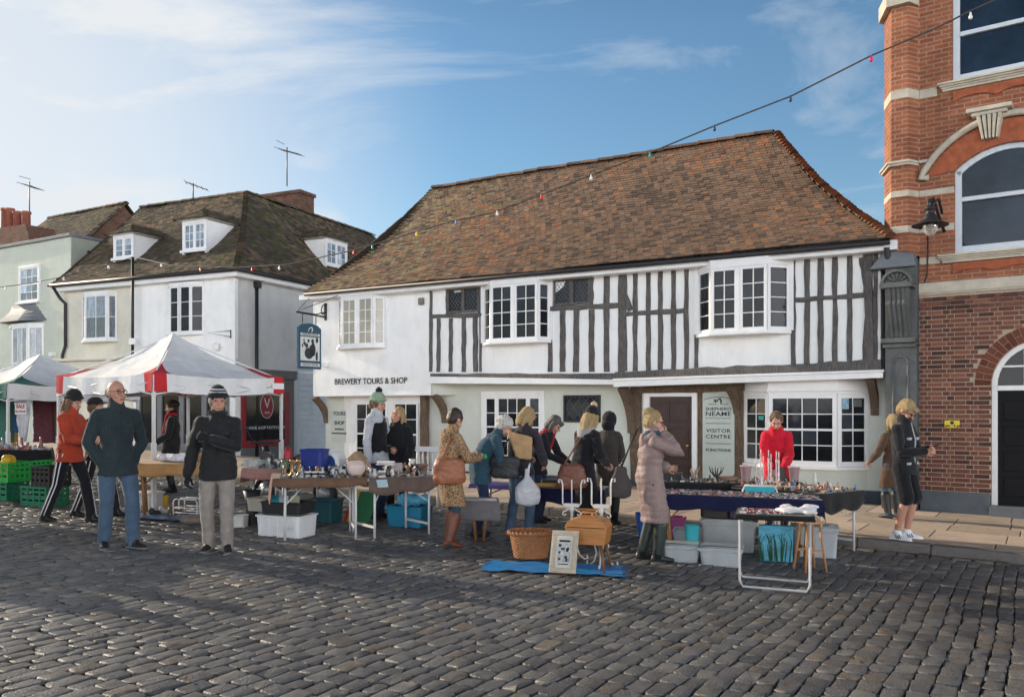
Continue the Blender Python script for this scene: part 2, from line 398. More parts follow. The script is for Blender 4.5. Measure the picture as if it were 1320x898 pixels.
# lower wall, recessed under the jetty
lw = MB(); yl = .48
wallgrid(lw, H.u(420, yl), .0, -.5, 2.6, yl, amp=.008)
lw.box(uL+.1, -.1, yl+.03, yl+.1, -.5, 2.6)
lw.prismz([(u556+.02, .0), (u556+.05, -.01), (u556+.36, yl), (u556+.02, yl)], zlb-.02, zj0)
lw.build('lower_wall', m_sage, house)
pl = MB(); u1113 = H.u(1113, yl); pl.box(uL+.2, 0.02, yl-.05, yl-.002, -.5, H.z(1120, 632, yl)); pl.build('plinth', m_navy, house, bevel=.01)
# jetty fascias
jf = MB()
zf = lambda px, py: h(px, py, -.1)[1]
jf.prism([(u556, zf(557,494)), (u795-.01, zf(794,495.5)), (u795-.01, zf(794,489)), (u556, zf(557,485))], -.12, .1)
jf.prism([(u795, zf(795,498.5)), (.06, zf(1135,487)), (.06, zf(1135,478)), (u795, zf(795,489.5))], -.16, .1)
jf.prism([(u795-.0, zf(795,491)), (.08, zf(1135,479.5)), (.08, zf(1135,476.5)), (u795-.0, zf(795,488))], -.2, -.12)
jf.build('jetty_fascia', m_paint, house, bevel=.008)
jb = MB(); beam(jb, u556+.02, zjet(u556)+.06, u795, zjet(u795)+.05, .15, -.07, .05, nseg=14); jb.build('bressummer', m_oak, house); jb = MB(); beam(jb, u795, zjet(u795)+.05, .02, zjet(0)+.04, .2, -.09, .05, nseg=18, wob=.02)
jb.build('bressummer', m_oak, house)
# close studding: (px at top, px at bottom, y top, y bottom, width in px)
tb = MB()
def Q(x, y): return 780+x/2.495, 280+y/2.495
def Z3(x, y): return 380+x/2.993, 300+y/2.993
def stud(pxt, pyt, pxb, pyb, wpx, **k):
    u0, z0 = h(pxb, pyb); u1, z1 = h(pxt, pyt); ww = h(pxb+wpx/2, pyb)[0]-h(pxb-wpx/2, pyb)[0]
    beam(tb, u0, z0, u1, z1, ww*.88, **k)
for x, wz, yt in ((527,12,217), (556,15,330), (604,16,330), (653,17,328), (697,18,326), (719,10,205)): stud(*Z3(x,yt), *Z3(x+rnd(-2,2),536), wz/2.993)
stud(*Z3(590,210), *Z3(590,318), 14/2.993); stud(*Z3(710,200), *Z3(712,318), 10/2.993)
stud(*Z3(530,324), *Z3(722,316), 14/2.993)
def rail(a, b, wpx):
    u0, z0 = h(*a); u1, z1 = h(*b); zz = wpx/F*H.W(u0, 0).y
    beam(tb, u0, z0, u1, z1, zz*.85, y0=-.036)
rail(Z3(530,322), Z3(724,316), 14/2.993)
rail(Z3(580,208), Z3(724,200), 8/2.993)
tb.build('timber_frame', m_oak, house); tb = MB()
for x, wz, yt in ((986,20,180), (1035,24,300), (1088,24,298), (1146,24,296), (1204,24,165), (1264,30,152)): stud(*Z3(x,yt), *Z3(x+rnd(-3,3),536), wz/2.993)
stud(*Z3(1146,165), *Z3(1146,285), 14/2.993)
rail(Z3(988,294), Z3(1252,280), 22/2.993); rail(Z3(985,180), Z3(1150,168), 12/2.993)
tb.build('timber_frame', m_oak, house); tb = MB()
for x, wz, yt in ((60,22,180), (98,17,180), (140,17,174), (179,17,168), (221,17,163), (262,16,158), (295,15,160)): stud(*Q(x,yt), *Q(x+rnd(-2,2),494), wz/2.495)
stud(*Q(46,200), *Q(84,300), 22/2.495, w2=.04)
rail(Q(68,312), Q(254,300), 17/2.495)
rail(Q(0,176), Q(290,156), 10/2.495)
tb.build('timber_frame', m_oak, house); tb = MB()
for x, wz, yt in ((605,18,130), (650,20,126), (694,20,122), (740,19,118), (787,18,114)): stud(*Q(x,yt), *Q(x+rnd(-2,2),474), wz/2.495)
stud(*Q(846,108), *Q(850,474), 34/2.495, y0=-.06, wob=.02); stud(*Q(872,108), *Q(868,474), 16/2.495, y0=-.04)
stud(*Q(826,130), *Q(845,260), 22/2.495); stud(*Q(845,290), *Q(838,470), 22/2.495)
rail(Q(612,266), Q(836,250), 18/2.495)
rail(Q(600,128), Q(850,108), 10/2.495)
tb.build('timber_frame', m_oak, house)
pl_ = MB()   # downpipe at the left of the frame, a long white board over the bay
pl_.box(H.u(891), H.u(896.5), -.05, .02, zjet(H.u(893))+.1, ztop(H.u(893))+.0)
pl_.build('white_batten', m_paint, house, bevel=.005)
# eaves fascia, gutter
fa = MB()
fa.prism([(uL-.25, h(396,386,-.28)[1]), (.12, h(1143,322.5,-.28)[1]), (.12, h(1143,311,-.28)[1]), (uL-.25, h(396,379.5,-.28)[1])], -.28, .05)
fa.prism([(.1, h(1143,322.5,-.28)[1]), (.3, h(1143,322.5,-.28)[1]), (.3, h(1143,310,-.28)[1]), (.1, h(1143,310,-.28)[1])], -.3, 1.2)
fa.build('eaves_board', m_paint, house, bevel=.01)
gu = MB(); e0 = h(393, 378, -.36); e1 = h(1147, 309.5, -.36)
gu.tube([(e0[0], -.37, e0[1]-.03), (e1[0], -.37, e1[1]-.03)], .042, 8); gu.build('gutter', m_black, house)
dp = MB(); ud = H.u(1137); dp.tube([(ud+.12, -.3, zE1-.02), (ud+.12, -.1, zE1-.3), (ud+.12, -.05, 2.3), (ud+.1, .35, 1.9), (ud+.1, .35, .0)], .05, 8); dp.build('downpipe', m_black, house)
# roof
rf = MB()
E0 = (h(393, 377, -.34)[0], -.34, h(393, 377, -.34)[1]); E1 = (h(1146, 306, -.34)[0], -.34, h(1146, 306, -.34)[1])
r0 = h(558, 243, 2.8); r1 = h(998, 172, 2.8)
R0 = (r0[0], 2.8, r0[1]); R1 = (r1[0], 2.8, r1[1])
Pm = tiles(rf, E0, E1, R0, R1, pal_main, gauge=.088, tw=.145, bell=.14, seed=3, bowl=.3, bowr=.05, wav=.04)
B0 = (E0[0], 5.9, E0[2]); B1 = (E1[0], 5.9, E1[2])
tiles(rf, B0, E0, R0, R0, pal_main, gauge=.2, tw=.3, bell=.12, seed=4); tiles(rf, E1, B1, R1, R1, pal_main, gauge=.2, tw=.3, bell=.12, seed=5)
tiles(rf, B1, B0, R1, R0, pal_main, gauge=.3, tw=.4, bell=.1, seed=6)
roof = rf.build('roof', m_tile, house, tint=True)
rt = MB(); pr = lambda p, rr: vmix((.2,.12,.08), rr.uniform(.6, 1.2))
ridge_tiles(rt, R0, R1, pr, .12, .4, curve=lambda t: Pm(t, 1)+Vector((0, 0, .02)))
ridge_tiles(rt, E1, R1, pal_hip, .1, .115, 2, curve=lambda t: Pm(1, t)+Vector((0.02, 0, .015)), ov=.05, taper=.35)
ridge_tiles(rt, E0, R0, pal_main, .1, .115, 3, curve=lambda t: Pm(0, t)+Vector((0, 0, .0)), ov=.03, taper=.35)
rt.build('ridge_tiles', m_tile, roof, tint=True)
# upper bays
def bayplan(px0, px1, cl, cr, proj, y=0): 
    u0, u1 = H.u(px0, y), H.u(px1, y); ua, ub = H.u(cl, y-proj), H.u(cr, y-proj)
    return [(u0, y), (ua, y-proj), ((ua+ub)/2-.02, y-proj), ((ua+ub)/2+.02, y-proj), (ub, y-proj), (u1, y)]
def ubay(px0, px1, cl, cr, pyt, pyb, proj, nz, glass, pxc, frw=2):
    z1, z0 = H.z(pxc, pyt, -proj), H.z(pxc, pyb, -proj); pl = bayplan(px0, px1, cl, cr, proj)
    f = bay(house, pl, z0, z1, [(1, nz), (frw, nz), (0, 0), (frw, nz), (1, nz)], glass=glass, head=.2, st=.055)
    sd = MB(); u0, u1 = pl[0][0], pl[-1][0]
    sd.prismz([(u0-.06, -.03), (pl[1][0], -proj+.06), (pl[4][0], -proj+.06), (u1+.06, -.03), (u1+.06, .02), (u0-.06, .02)], z1+.08, max(ztop(u0), ztop(u1))-.02)
    sd.box(u0-.09, u0, -.035, .02, z0, z1+.2); sd.box(u1, u1+.09, -.035, .02, z0, z1+.2)
    sd.box(pl[2][0], pl[3][0], -proj-.028, -proj+.02, z0+.002, z1-.002)
    bk = MB(); bk.prismz([(u0+.05, .004), (pl[1][0]+.06, -proj+.11), (pl[4][0]-.06, -proj+.11), (u1-.05, .004)], z0, z0+.01)
    sd.build('surround', m_paint, f, bevel=.005)
    return f
ubay(437, 496, 441, 481, 384, 446, .22, 4, m_glassw, 455)
ubay(625, 708, 633, 693, 366, 439, .28, 4, m_glass, 660)
ubay(901, 1017, 917, 989, 344, 427, .32, 4, m_glass, 950)
# leaded lights upstairs and down
def lw_(px0, px1, py0, py1, y, n, fr=m_oak):
    pxm = (px0+px1)/2; leaded(house, H.u(px0, y), H.u(px1, y), H.z(pxm, py1, y), H.z(pxm, py0, y), y, n, fr)
lw_(577, 618, 371, 403, -.012, 2); lw_(714, 761, 359, 393, -.012, 2)
lw_(727, 774, 509, 544, yl-.02, 1, m_black)
# lower left three-part window
def lwin(px0, px1, py0, py1, y, name='sash_window'):
    fr, gl = MB(), MB(); pm = (px0+px1)/2; u0, u1 = H.u(px0, y), H.u(px1, y); z0, z1 = H.z(pm, py1, y), H.z(pm, py0, y); W = u1-u0
    fr.box(u0, u0+.09, y-.03, y+.08, z0, z1); fr.box(u1-.09, u1, y-.03, y+.08, z0, z1); fr.box(u0+.09, u1-.09, y-.03, y+.08, z1-.12, z1); fr.box(u0-.04, u1+.04, y-.09, y+.08, z0-.06, z0)
    a, b = u0+.09, u1-.09; s = (b-a)*.22
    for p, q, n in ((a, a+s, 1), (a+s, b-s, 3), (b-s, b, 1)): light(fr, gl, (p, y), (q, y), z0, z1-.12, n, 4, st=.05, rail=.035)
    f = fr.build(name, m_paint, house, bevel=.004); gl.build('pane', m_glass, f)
    bl = MB(); bl.box(a+.05, b-.05, y+.012, y+.02, z1-.45, z1-.16); bl.build('blind', M('pale blind', (.5,.5,.48), .9), f)
lwin(621, 702, 504, 590, yl-.02)
# shop window under the left overhang: two sashes in a white front
fr, gl = MB(), MB(); ys = .34
us0, us1 = H.u(452, ys), H.u(546, ys); zs1 = H.z(500, 509, ys); zs0 = H.z(500, 618, ys)
fr.box(us0, us1, ys+.03, yl+.03, zs0-.5, zs1); 
for p0, p1 in ((459, 499), (508, 539)):
    a, b = H.u(p0, ys), H.u(p1, ys); light(fr, gl, (a, ys), (b, ys), H.z(500, 600, ys), H.z(500, 519, ys), 2 if p0 > 500 else 3, 4, st=.04, rail=.04)
fr.box(us0-.05, us1+.05, ys-.06, ys+.1, H.z(500, 604, ys)-.05, H.z(500, 600, ys)); fr.box(us0-.03, us1+.03, ys-.03, ys+.1, zs1-.06, zs1)
fr.prismz([(us0-.35, yl), (us0, ys+.03), (us0, yl)], zs0-.5, zs1)
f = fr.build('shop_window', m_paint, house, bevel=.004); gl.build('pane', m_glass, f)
sg = MB(); sg.box(H.u(428, yl), H.u(449, yl), yl-.03, yl-.01, H.z(438, 570, yl), H.z(438, 529, yl)); sgo = sg.build('tour_notice', M('sage sign panel', (.52,.56,.5), .7, var=.05), house)
um = H.u(438.5, yl)
for t, py, sz in (('TOURS', 533, .13), ('SHOP', 545, .135), ('ENTRANCE', 553, .06)): text(sgo, 'lettering', t, um, yl-.035, H.z(438, py, yl), sz, m_ink, bold=.002)
bb = MB(); bb.box(H.u(429, yl), H.u(448, yl), yl-.036, yl-.031, H.z(438, 559, yl), H.z(438, 557.5, yl)); bb.build('rule', m_ink, sgo)
# braces and posts under the jetty
br = MB()
def brace(pxw, pyt, pyb, mb_, reach=.42, wd=.12, yw=yl):
    u, zt = H.hit(pxw, pyt, yw); zb = H.z(pxw, pyb, yw); n = 7
    L = []; mb = MB()
    for i in range(n+1):
        t = i/n; y = yw-reach*(1-t)**2.2; z = lerp(zt, zb, t)
        L.append([(u-wd/2, y-.06, z-.05*(1-t)), (u+wd/2, y-.06, z-.05*(1-t)), (u+wd/2, min(yw, y+.1), z+.03*(1-t)), (u-wd/2, min(yw, y+.1), z+.03*(1-t))])
    mb.loft(L, smooth=False); mb.build('oak_brace', m_oakb, house)
def vpost(mb_, px0, px1, pyt, y=yl-.05):
    mb = MB(); u0, u1 = H.u(px0, y), H.u(px1, y); beam(mb, (u0+u1)/2, -.3, (u0+u1)/2, H.z((px0+px1)/2, pyt, y), u1-u0, y, y+.12, wob=.01); mb.build('oak_post', m_oakb, house)
vpost(br, 541, 549, 508, .3); brace(574, 508, 545, br, .45, .13); brace(421, 512, 545, br, .45, .1)
brace(815, 499, 558, br, .5, .16); vpost(br, 812, 826, 500)
vpost(br, 896, 906, 502); vpost(br, 946, 958, 500); brace(951, 500, 540, br, .5, .12); brace(1128, 488, 535, br, .5, .13)
ub0, ub1 = H.u(812, .35), H.u(958, .35); beam(br, ub0, H.z(812, 503, .4), ub1, H.z(958, 499, .4), .13, .4, .56, nseg=10)
br.build('oak_beam', m_oakb, house)
# front door with six panels
d0, d1 = H.u(838, yl-.04), H.u(893, yl-.04); zd1 = H.z(866, 511, yl-.04); zd0 = -.07
fr = MB(); fr.box(d0-.12, d0, yl-.1, yl+.05, zd0-.3, zd1+.07); fr.box(d1, d1+.1, yl-.1, yl+.05, zd0-.3, zd1+.07); fr.box(d0, d1, yl-.1, yl+.05, zd1, zd1+.07); fr.build('door_frame', m_paint, house, bevel=.005)
dr = MB(); dr.box(d0, d1, yl-.03, yl-.005, zd0-.2, zd1); W = d1-d0; HH = zd1-zd0
for i in range(2):
    for (a, b) in ((.05, .3), (.36, .68), (.74, .94)):
        x0, x1 = d0+W*(.1+.43*i), d0+W*(.1+.43*i)+W*.36; z0, z1 = zd0+HH*a, zd0+HH*b
        dr.box(x0, x1, yl-.05, yl-.03, z0, z1); dr.box(x0+.04, x1-.04, yl-.062, yl-.05, z0+.04, z1-.04)
do = dr.build('door', m_door, house, bevel=.006)
kn = MB(); kn.ball((d1-.09, yl-.1, zd0+HH*.5), .03); kn.tube([(d1-.09, yl-.03, zd0+HH*.5), (d1-.09, yl-.1, zd0+HH*.5)], .012); kn.build('handle', M('brass', (.5,.36,.12), .3, metal=1), do)
# visitor panel
y = yl-.05; s0, s1 = H.u(906, y), H.u(947, y); zt = H.z(927, 506, y)
sb = MB(); sb.box(s0, s1, y-.02, y+.04, -.2, zt); sbo = sb.build('visitor_panel', M('sage panel', (.5,.55,.5), .7, var=.05, dirt=.2), house, bevel=.004)
um = (s0+s1)/2; sw = (s1-s0); pz = lambda py: H.z(927, py, y)
def tline(t, py, size, wfrac, sp=1.0, bold=.0):
    o = text(sbo, 'lettering', t, um, y-.022, pz(py), size, m_ink, bold=bold, spacing=sp); 
    k = sw*wfrac/max(.01, o.dimensions.x); o.scale = (k, 1, 1); return o
tline('SINCE     1698', 521, .035, .62); tline('SHEPHERD', 527, .085, .8, 1.04, .0012); tline('NEAME', 533.4, .115, .8, 1.04, .0018); tline("BRITAIN'S OLDEST BREWER", 538.8, .026, .8)
tline('VISITOR', 555, .1, .78, 1.08, .0012); tline('CENTRE', 562.7, .1, .78, 1.08, .0012); tline('FUNCTIONS', 580, .072, .78, 1, .002)
rl = MB()
for py in (545.5, 571.5): rl.box(um-sw*.39, um+sw*.39, y-.025, y-.02, pz(py)-.005, pz(py)+.005)
rl.tube([(um+sw*.44*t, y-.022, pz(511.5)-.05*t*t) for t in [i/8-1 for i in range(17)]], .005, 5)
fl = []   # the hop flower and leaf mark
rl.tube([(um-.03, y-.022, pz(518)), (um+.0, y-.022, pz(514.5)), (um+.035, y-.022, pz(513.5)), (um+.06, y-.022, pz(517)), (um+.05, y-.022, pz(521.5))], [.006, .014, .016, .016, .007], 6)
for a in range(5): rl.tube([(um-.06, y-.022, pz(516.5)), (um-.06+.045*cos(a*1.26), y-.022, pz(516.5)+.045*sin(a*1.26))], [.012, .004], 5)
rl.build('emblem', m_ink, sbo)
# lower right canted bay
yb = yl; pj = .36
ua0, ua1, ua2, ua3 = H.u(960, yb), H.u(991, yb-pj), H.u(1079, yb-pj), H.u(1119, yb)
zb1 = H.z(1035, 508, yb-pj); zb0 = H.z(1035, 600, yb-pj)
plan = [(ua0, yb), (ua1, yb-pj), (ua2, yb-pj), (ua3, yb)]
f = bay(house, plan, zb0, zb1, [(2, 4), (4, 4), (2, 4)], head=.04, st=.075, rail=.04, sillp=.06)
ap = MB()
def off_plan(o, z0, z1, mb): mb.prismz([(ua0-o, yb+.02), (ua0-o, yb), (ua1-o*.4, yb-pj-o), (ua2+o*.4, yb-pj-o), (ua3+o, yb), (ua3+o, yb+.02)], z0, z1)
off_plan(.03, zb1+.04, 2.25, ap); off_plan(.05, zb1+.05, zb1+.09, ap); ap.build('head_fascia', m_paint, f, bevel=.006)
ap = MB(); off_plan(-.02, -.3, zb0-.06, ap); ap.build('apron', m_sage, f)
# posters and goods inside the bay panes
for px0, px1, py0, py1, c, cn in ((1083,1095,513,527,(.25,.42,.52),'pale blue poster'),(984,988,536,541,(.05,.4,.36),'small green sticker'),(1099,1108,514,524,(.12,.13,.13),'dark handbill')):
    cz0, cz1 = H.z(px0, py1, yb-pj), H.z(px0, py0, yb-pj); m_ = M(cn, c, .6, var=.35, scale=25)
    if px0 > 1000: P0, P1 = Vector((ua2, yb-pj)), Vector((ua3, yb)); t0, t1 = ((.14, .36) if px0 < 1097 else (.5, .78))
    else: P0, P1 = Vector((ua0, yb)), Vector((ua1, yb-pj)); t0, t1 = .62, .82
    a_, b_ = P0.lerp(P1, t0), P0.lerp(P1, t1); nn = Vector(((P1-P0).y, -(P1-P0).x)).normalized()*.02
    pq = MB(); pq.add([(a_.x+nn.x, a_.y+nn.y, cz0), (b_.x+nn.x, b_.y+nn.y, cz0), (b_.x+nn.x, b_.y+nn.y, cz1), (a_.x+nn.x, a_.y+nn.y, cz1)], [(0,1,2,3)]); pq.build('poster', m_, f)
ob = MB(); ob.box(ua2+.14, ua2+.3, yb-pj+.0, yb-pj+.012, zb1-.36, zb1-.1)
# left wall lettering, alarm box, flood light
text(house, 'lettering', 'BREWERY TOURS & SHOP', (H.u(425)+H.u(534))/2, -.03, H.z(480, 491.3), .2, m_ink, bold=.003).scale = (1, 1, 1)
lt = house.children[-1]; lt.scale = ((H.u(534)-H.u(425))/lt.dimensions.x, 1, 1); lt.rotation_euler = (pi/2, 0.0, 0)
al = MB(); al.box(H.u(541.5), H.u(547.5), -.09, 0, H.z(544, 393), H.z(544, 384)); al.build('alarm_box', M('grey brown plastic', (.2,.18,.15), .6), house, bevel=.02)
fl_ = MB(); uf, zf_ = H.hit(423, 470); fl_.box(uf-.14, uf+.02, -.2, 0, zf_-.05, zf_+.05); fl_.box(uf+.02, uf+.04, -.21, -.02, zf_-.06, zf_+.06); fl_.build('flood_light', m_paint, house, bevel=.01)
# hanging pub sign
u0, zb = H.hit(421, 410); ps = empty('hanging_sign', H.W(u0, -.02, 0), H.a, 'blue arched pub sign hanging from a black iron bracket', 'sign')
bk = MB(); zt2, zb2 = H.z(421, 391), H.z(421, 413)
bk.box(-.03, .03, -.04, .0, zb2, zt2)
Lg = 1.0
bk.tube([(0, -.03, zb2+.08), (0, -Lg, zb2+.12)], .022, 6); bk.tube([(0, -.03, zb2+.2), (0, -.35, zb2+.12), (0, -Lg, zb2+.13)], .014, 6)
bk.tube([(0, -.05-.12*sin(t*.5), zt2-.16+.12*cos(t*.62)) for t in range(9)], .014, 6); bk.tube([(0, -Lg, zb2+.12), (-.35, -.2, zE0-.02)], .008, 5); bk.tube([(0, -Lg, zb2+.12), (.7, -.2, zE0-.02)], .008, 5)
for yy in (-.35, -.8): bk.tube([(0, yy, zb2+.12), (0, yy, zb2-.12)], .012, 6)
bk.build('bracket', m_black, ps)
def sgn(y0, y1, z0, z1, x0, x1): return [(x0, y0, z0), (x1, y0, z0), (x1, y1, z0), (x0, y1, z0), (x0, y0, z1), (x1, y0, z1), (x1, y1, z1), (x0, y1, z1)]
ztp = zb2-.12; hs = 1.12; y0, y1 = -.96, -.2
sp = MB(); arch = [(y0, ztp-hs), (y1, ztp-hs), (y1, ztp-.12), (lerp(y1, y0, .2), ztp-.03), ((y0+y1)/2, ztp), (lerp(y1, y0, .8), ztp-.03), (y0, ztp-.12)]
n = len(arch); sp.add([(-.03, a, b) for a, b in arch]+[(.03, a, b) for a, b in arch], [tuple(range(n)), tuple(range(2*n-1, n-1, -1))]+[(i, (i+1) % n, (i+1) % n+n, i+n) for i in range(n)])
spo = sp.build('sign_board', M('teal sign enamel', (.015,.07,.12), .4, var=.1), ps)
m_signw = M('sign white', (.6,.62,.62), .5, var=.1); m_signk = M('sign black', (.02,.025,.03), .5)
for sx in (-1, 1):
    a = MB(); X = .032*sx; a.box(X, X+.004*sx, y0+.06, y1-.06, ztp-.92, ztp-.34); pn = a.build('picture', m_signw, spo)
    a = MB(); X = .038*sx
    def blob(cy, cz, ry, rz, pts=14, j=.0): a.poly([(X, cy+ry*cos(2*pi*i/pts)*(1+rnd(-j, j)), cz+rz*sin(2*pi*i/pts)*(1+rnd(-j, j))) for i in range(pts)])
    blob(-.62, ztp-.74, .15, .14); blob(-.48, ztp-.64, .09, .17, j=.2); blob(-.5, ztp-.44, .045, .06); blob(-.36, ztp-.8, .04, .12, j=.2)
    for q in range(9): blob(rnd(y0+.1, y1-.1), rnd(ztp-.6, ztp-.38), rnd(.02, .05), rnd(.03, .07), j=.3)
    a.build('figure', m_signk, spo)
    a = MB(); a.box(X, X+.003*sx, y0+.06, y1-.06, ztp-.31, ztp-.25); a.box(X, X+.003*sx, y0+.06, y1-.06, ztp-1.06, ztp-.98); a.build('title_strip', m_signw, spo)
    text(spo, 'lettering', 'SHEPHERD NEAME', X+.004*sx, (y0+y1)/2, ztp-.28, .065, m_signk, rz=pi/2*sx); text(spo, 'lettering', 'VISITOR CENTRE', X+.004*sx, (y0+y1)/2, ztp-1.02, .07, m_signk, rz=pi/2*sx)
    a = MB(); a.tube([(X, -.65, ztp-.2), (X, -.6, ztp-.12), (X, -.53, ztp-.1), (X, -.5, ztp-.15), (X, -.53, ztp-.22)], [.008, .016, .02, .02, .008], 5); a.build('emblem', m_signw, spo)
# ================================================================== red brick building on the right
B = Face(1185, 14.3, vp=-850)
brick = empty('brick_building', (B.P.x, B.P.y, 0), B.a, 'tall red brick building with cream stone bands, arched windows and grey scrolled pilaster', 'building')
m_br = brickmat('red rubbed brick', (.38,.13,.062), (.26,.085,.045), (.36,.25,.18), ms=.009)
m_br2 = M('single brick', (1,1,1), .9, var=.3, scale=30, bump=.5, bscale=90, tint=True, spec=.2)
m_mortar = M('lime mortar', (.44,.36,.275), .95, var=.15, scale=20, bump=.5)
bz = lambda py, px=1184, off=0: B.z(px, py, off)
UR = 6.2; zc0, zc1 = bz(379), bz(366)
def archpts(u0, u1, zs, rise, n=16):
    c = (u0+u1)/2; hw = (u1-u0)/2; r = (hw*hw+rise*rise)/(2*rise); a = math.asin(min(1, hw/r)) if rise < hw else pi/2
    return [(c+r*sin(lerp(-a, a, i/n)), zs+rise-r+r*cos(lerp(-a, a, i/n))) for i in range(n+1)]
def archwall(mb, u0, u1, z0, z1, a, b, w0, zs, rise, y=0, dep=.14, **k):
    A = archpts(a, b, zs, rise)
    for p, q, s, t in ((u0, a, z0, z1), (b, u1, z0, z1), (a, b, z0, w0)):
        if q > p and t > s: mb.add([(p,y,s),(q,y,s),(q,y,t),(p,y,t)], [(0,1,2,3)], **k)
    for (x0, za), (x1, zb) in zip(A, A[1:]):
        mb.add([(x0,y,za),(x1,y,zb),(x1,y,z1),(x0,y,z1)], [(0,1,2,3)], **k); mb.add([(x0,y,za),(x0,y+dep,za),(x1,y+dep,zb),(x1,y,zb)], [(0,1,2,3)], **k)
    for x in (a, b): mb.add([(x,y,w0),(x,y+dep,w0),(x,y+dep,zs),(x,y,zs)], [(0,1,2,3)], **k)
    mb.add([(a,y,w0),(b,y,w0),(b,y+dep,w0),(a,y+dep,w0)], [(0,1,2,3)], **k)
wu0 = B.u(1231.5, .1); wuc = B.u(1277); wuC = B.u(1303); wu1 = 2*wuC-wu0
z2b = B.z(1232, 329, .1); z2s = B.z(1232, 222, .1); z2t = B.z(1303, 185, .1)
w1u0 = B.u(1229, .1); w1b = B.z(1231, 109, .1)
wm = MB()
zmid = bz(123)
archwall(wm, 0, UR, zc1, zmid, wu0, wu1, z2b, z2s, z2t-z2s)
archwall(wm, 0, UR, zmid, 10.6, w1u0, w1u0+(wu1-wu0)+.05, w1b, 9.9, .3)
wm.box(0, UR, .3, 7, 2, 10.5); wm.build('upper_wall', m_br, brick)
# corner pier with canted faces
pier = [(B.u(1140, .22), .22), (B.u(1149, -.22), -.22), (B.u(1170.5, -.22), -.22), (0.0, -.0), (0, .5), (B.u(1140, .22), 7)]
pm = MB(); pm.prismz(pier, bz(330), 10.6); pm.build('corner_pier', m_br, brick)
def pring(o): 
    p = pier; return [(p[0][0]-o, p[0][1]+.02), (p[1][0]-o*.6, p[1][1]-o), (p[2][0]+o*.4, p[2][1]-o), (p[3][0]+.0, p[3][1]-o), (0, .3), (p[0][0]+.1, .6)]
for pt, pb in ((117,128.6), (246.5,254.6), (292,301)):
    sb = MB(); sb.prismz(pring(.012), bz(pb), bz(pt)); sb.box(0.005, (B.u(1208) if pt < 130 else wu0-.0), -.012, .05, bz(pb), bz(pt)); sb.build('stone_band', m_stone, brick, bevel=.006)
sb = MB()
sb.prismz(pring(.09), bz(212), bz(209)); sb.prismz(pring(.06), bz(215), bz(212)); sb.box(.005, B.u(1198), -.06, .05, bz(212), bz(208)); sb.build('string_course', m_stone, brick, bevel=.006); sb = MB(); sb.prismz(pring(.1), 8.35, 8.6); sb.build('pier_cornice', m_stone, brick, bevel=.006); sb = MB()
sb.box(.005, B.u(1212), -.02, .05, bz(342), bz(333)); sb.build('stone_band', m_stone, brick, bevel=.006)
for zt in (w1b, z2b):
    sl = MB()
    for k, (o, d) in enumerate(((.13, .035), (.1, .03), (.07, .03), (.05, .04))):
        za = zt-.0-sum((.035,.03,.03,.04)[:k]); sl.box(B.u(1210)+.05*0+k*.02, UR, -o, .14, za-d, za-.001)
    sl.build('window_ledge', m_stone, brick, bevel=.004)
sl = MB(); sl.box(0, UR, -.05, .1, zc0, zc1); sl.box(0, UR, -.03, .1, zc0-.03, zc0); sl.build('cornice_band', m_stone, brick, bevel=.004)
# arch of rubbed bricks, hood mould and keystone
am = MB(); hw = (wu1-wu0)/2
A1 = archpts(wu0-.0, wu1+.0, z2s, z2t-z2s, 20); A2 = archpts(wu0-.42, wu1+.42, z2s-.05, z2t-z2s+.42, 20); A3 = archpts(wu0-.5, wu1+.5, z2s-.06, z2t-z2s+.5, 24)
for i in range(20): am.hexa([(A1[i][0], -.02, A1[i][1]), (A1[i+1][0], -.02, A1[i+1][1]), (A1[i+1][0], .05, A1[i+1][1]), (A1[i][0], .05, A1[i][1]), (A2[i][0], -.02, A2[i][1]), (A2[i+1][0], -.02, A2[i+1][1]), (A2[i+1][0], .05, A2[i+1][1]), (A2[i][0], .05, A2[i][1])])
am.build('brick_arch', m_terra, brick)
hm = MB(); hm.tube([(B.u(1198), -.05, A3[0][1])]+[(x, -.06, z) for x, z in A3], .055, 8); hm.build('hood_mould', m_stone, brick)
ks = MB(); kz0, kz1 = B.z(1277, 178, -.1), B.z(1277, 149, -.1); kh = kz1-kz0
for i in range(5):
    a = -1+.4*i; ks.hexa([(wuc+a*.12+.01, -.12, kz0), (wuc+(a+.4)*.12-.01, -.12, kz0), (wuc+(a+.4)*.12, 0, kz0), (wuc+a*.12, 0, kz0), (wuc+a*.19+.01, -.2, kz1), (wuc+(a+.4)*.19-.01, -.2, kz1), (wuc+(a+.4)*.19, 0, kz1), (wuc+a*.19, 0, kz1)])
ks.box(wuc-.25, wuc+.25, -.2, 0, kz1+.002, kz1+.06); ks.box(wuc-.32, wuc+.32, -.24, 0, kz1+.062, kz1+.13); ks.build('keystone', m_stone, brick, bevel=.01)
# scalloped terracotta bands
for zb, zt, x0 in ((bz(364), bz(344), B.u(1229)), (B.z(1230, 140), B.z(1230, 118), B.u(1229))):
    tm = MB(); tw_ = .62; nn = int((UR-x0)/tw_)
    for i in range(nn):
        a = x0+i*tw_; pts = [(a, zt)]
        for q in range(13):
            t = q/12; pts.append((a+tw_*t, lerp(zb, zt, .25+.45*abs(sin(pi*t))**1.2+.1*cos(2*pi*t))))
        pts.append((a+tw_, zt)); tm.prism(pts[::-1], -.035, .0)
    tm.build('scalloped_band', m_terra, brick)
